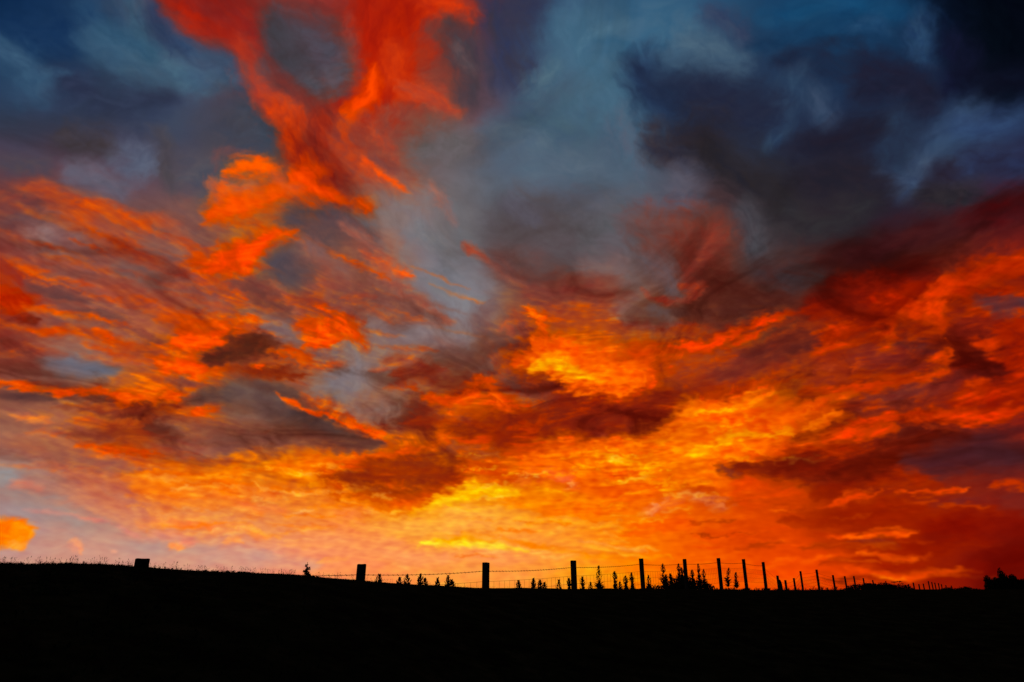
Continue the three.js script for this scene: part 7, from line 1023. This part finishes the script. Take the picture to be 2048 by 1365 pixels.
function bush(name, label, category, x, ahead, clumps, count, size, seed, group) {   // clumps relative to the eye level above the bush's foot
  const o = thing(name, label, category, group), r = seeded(seed), base = height(x, ahead); o.position.set(x, base, -ahead);
  const lifted = clumps.map(([cx, cy, cz, rx, ry, rz]) => [cx, cy + EYE - base, cz, rx, ry, rz]);
  for (const [cx, cy, cz, , ry] of lifted) part(o, 'stem', tube([V(cx * 0.5, -0.05, cz * 0.5), V(cx * 0.8, cy * 0.5, cz * 0.9), V(cx, cy + ry * 0.4, cz)], [0.035, 0.025, 0.01], 5), barkMat);
  part(o, 'crown', crown(lifted, count, size, r), leafMats[seed % 3]); return o;
}
// spire-shaped sapling on the near slope
{ const o = thing('sapling_tree', 'lone spire-shaped young tree rising from the left slope', 'tree'), r = seeded(4), x = -4.079, a = 14, base = height(x, a), h = EYE + 0.575 - base; o.position.set(x, base, -a);
  part(o, 'trunk', tube([V(0, -0.05, 0), V(0.01, h * 0.5, 0), V(0, h * 0.98, 0)], [0.025, 0.016, 0.004], 6), barkMat);
  const cl = []; for (let i = 0; i < 15; i++) { const t = i / 15, w = 0.15 * Math.pow(1 - t, 0.75) + 0.014, b = i * 2.4; cl.push([Math.cos(b) * w * 0.55, h * (0.42 + 0.53 * t), Math.sin(b) * w * 0.55, w * 0.85, 0.05, w * 0.85]); }
  part(o, 'crown', crown(cl, 3000, 0.03, r), leafMats[0]);
  for (let i = 0; i < 8; i++) { const t = i / 8, b = i * 2.2; part(o, 'branch', tube([V(0, h * (0.4 + 0.5 * t), 0), V(Math.cos(b) * 0.07 * (1 - t), h * (0.44 + 0.5 * t), Math.sin(b) * 0.07 * (1 - t))], [0.005, 0.002], 4), barkMat); } }
bush('low_bush', 'dense dark rounded bush at the foot of the sixth fence post', 'bush', 6.15, 25.4, [[0, 0.22, 0, 0.5, 0.36, 0.4], [-0.45, 0.08, 0.1, 0.4, 0.3, 0.35], [0.5, 0.1, 0, 0.42, 0.3, 0.35], [-0.95, 0.02, 0, 0.45, 0.2, 0.3], [-1.4, -0.02, 0, 0.4, 0.14, 0.3], [0.85, 0.05, 0, 0.3, 0.26, 0.3], [-0.05, 0.42, 0, 0.22, 0.16, 0.2]], 7600, 0.05, 31);
bush('hedge_bush', 'low dark bush at the left end of the far hedge', 'bush', 33.7, 69, [[-0.2, 0.25, 0, 1.1, 0.45, 0.8], [0.9, 0.35, 0, 0.9, 0.45, 0.8], [-1, 0.1, 0, 0.7, 0.28, 0.6]], 2600, 0.1, 32, 'bushes of the far hedge');
bush('hedge_bush', 'largest dark bush in the middle of the far hedge', 'bush', 36.5, 71, [[-0.6, 0.35, 0, 1.1, 0.5, 0.8], [0.7, 0.38, 0, 1.2, 0.48, 0.9]], 2800, 0.1, 33, 'bushes of the far hedge');
bush('hedge_bush', 'flat-topped bush at the right end of the far hedge', 'bush', 39.4, 73, [[-0.6, 0.3, 0, 1.2, 0.46, 0.9], [0.8, 0.26, 0, 1, 0.4, 0.8], [1.5, 0.1, 0, 0.5, 0.25, 0.5]], 2600, 0.1, 34, 'bushes of the far hedge');
bush('thin_tree', 'thin flat-crowned little tree standing above the right end of the hedge', 'tree', 41.3, 76, [[-0.35, 0.95, 0, 0.35, 0.07, 0.3], [0.2, 1, 0.1, 0.38, 0.06, 0.3], [0.5, 0.78, 0, 0.22, 0.06, 0.2]], 220, 0.06, 35);
bush('scrub_bush', 'low mound of scrub between the far posts and the tall right bush', 'bush', 68.5, 108, [[-2.2, 0.1, 0, 1.6, 0.5, 1.2], [0.3, 0.25, 0, 1.2, 0.5, 1.2], [1.2, 0.1, 0, 2, 0.35, 1.2], [3.4, -0.05, 0, 1.6, 0.3, 1]], 3000, 0.15, 36);
bush('tall_bush', 'tall black lumpy bush at the right edge of the field', 'bush', 31.2, 45, [[-0.98, 0.62, 0, 0.2, 0.4, 0.3], [-0.98, 0.2, 0, 0.24, 0.5, 0.4], [-0.35, 0.45, 0, 0.5, 0.4, 0.5], [-0.05, 0.95, 0, 0.17, 0.5, 0.25], [0.12, 0.55, 0, 0.34, 0.55, 0.4], [0.62, 0.72, 0, 0.24, 0.36, 0.3], [0.75, 0.3, 0, 0.5, 0.5, 0.5], [1.25, 0.45, 0, 0.34, 0.34, 0.4], [1.5, 0.2, 0, 0.5, 0.45, 0.5], [2.3, 0.2, 0, 0.7, 0.5, 0.5], [0.2, 0.05, 0, 1.4, 0.35, 0.6]], 30000, 0.06, 37);
bush('edge_tuft', 'small leafy weed tuft on the bank at the left edge', 'weed', -4.12, 5.62, [[0, 0.2, 0, 0.02, 0.03, 0.02], [-0.01, 0.235, 0, 0.012, 0.02, 0.01]], 120, 0.012, 38);
bush('bank_tuft', 'tiny dark tuft on the skyline left of the lone sapling, nearer the stub post', 'weed', -3.05, 7, [[0, 0.185, 0, 0.03, 0.02, 0.02]], 90, 0.012, 39, 'tufts on the bank');
bush('bank_tuft', 'tiny dark tuft on the skyline left of the lone sapling, nearer the sapling', 'weed', -2.8, 6.95, [[0, 0.175, 0, 0.025, 0.025, 0.02], [0.03, 0.165, 0, 0.02, 0.015, 0.02]], 120, 0.012, 40, 'tufts on the bank');

// ------------------------------------------------------------------ grass: nobody could count it
{ const r = seeded(55), bits = [];
  for (let i = 0; i < 11; i++) { const a = r() * 6.283, l = 0.45 + 0.55 * r(); bits.push(placed(blade(1, 0.075, 0.25 + 0.5 * r(), 3), Math.cos(a) * 0.22 * r(), 0, Math.sin(a) * 0.22 * r(), r() * 6.283, 0.15 + 0.3 * r(), l, l)); }
  const spots = [], add = (x, f, s) => spots.push([x, f, s]);
  const size = (az) => table([[-60, 1], [-30, 1], [-14, 0.8], [-5, 0.5], [8, 0.5], [40, 0.8]], az);
  for (let i = 0; i < 30000; i++) { const az = -44 + 88 * r(), far = table(CREST_FAR, az), d = far * (0.72 + 0.45 * r()), patch = clamp(0.85 + 0.6 * noise(az * 0.5, d * 0.6), 0.5, 1.3); add(d * Math.sin(az * rad), d * Math.cos(az * rad), 0.024 * size(az) * patch * (0.5 + 0.8 * r())); }
  for (let i = 0; i < 26000; i++) { const az = -60 + 120 * r(), d = 1.2 + 26 * Math.pow(r(), 1.6); add(d * Math.sin(az * rad), d * Math.cos(az * rad), (0.02 + 0.03 * r()) * size(az)); }
  POSTS.slice(0, 20).forEach(([x, f, , dia]) => { for (let k = 0; k < 26; k++) { const a = r() * 6.283, d = dia * (0.45 + 0.9 * r()); add(x + Math.cos(a) * d, f + Math.sin(a) * d, 0.1 + 0.12 * r()); } });
  for (let i = 0; i < 1500; i++) { const az = 14 + 14 * r(), f = 27 + 26 * r(); add(f * Math.tan(az * rad), f, 0.05 + 0.22 * r() * r()); }
  const g = new THREE.InstancedMesh(mergeGeometries(bits), leafMats[1], spots.length); g.name = 'pasture_grass'; g.userData = { kind: 'stuff', label: 'short pasture grass over the bank', category: 'grass' };
  spots.forEach(([x, f, s], i) => g.setMatrixAt(i, M4.compose(V(x, height(x, f) - 0.006, -f), Q4.setFromEuler(E4.set(0, r() * 6.283, 0)), S4.set(s, s, s)))); scene.add(g);
  // taller seed stalks on the left skyline
  const stalk = mergeGeometries([placed(blade(1, 0.012, 0.18, 5), 0, 0, 0, 0, 0.05, 1), placed(blade(0.22, 0.05, 0.3, 3), 0, 0.82, 0.1, 0, 0.2, 1), placed(blade(0.5, 0.016, 0.5, 3), 0, 0, 0, 2, 0.3, 1)]), sp = [];
  for (let i = 0; i < 2600; i++) { const az = -42 + 44 * Math.pow(r(), 0.9), far = table(CREST_FAR, az), d = far * (0.86 + 0.22 * r()), clump = noise(az * 1.7, 3) + 0.5 * noise(az * 6, 9); if (clump < -0.25) continue; sp.push([d * Math.sin(az * rad), d * Math.cos(az * rad), (0.022 + 0.04 * r() + 0.02 * clump) * table([[-42, 1], [-14, 1], [0, 0.6]], az)]); }
  const t = new THREE.InstancedMesh(stalk, leafMats[2], sp.length); t.name = 'grass_stalks'; t.userData = { kind: 'stuff', label: 'thin seeding grass stalks along the skyline', category: 'grass' };
  sp.forEach(([x, f, s], i) => t.setMatrixAt(i, M4.compose(V(x, height(x, f) - 0.01, -f), Q4.setFromEuler(E4.set(0, r() * 6.283, 0)), S4.set(s, s, s)))); scene.add(t);
}
scene.traverse((o) => { if (o.isMesh) { o.castShadow = true; o.receiveShadow = true; } });
renderer.render(scene, camera);
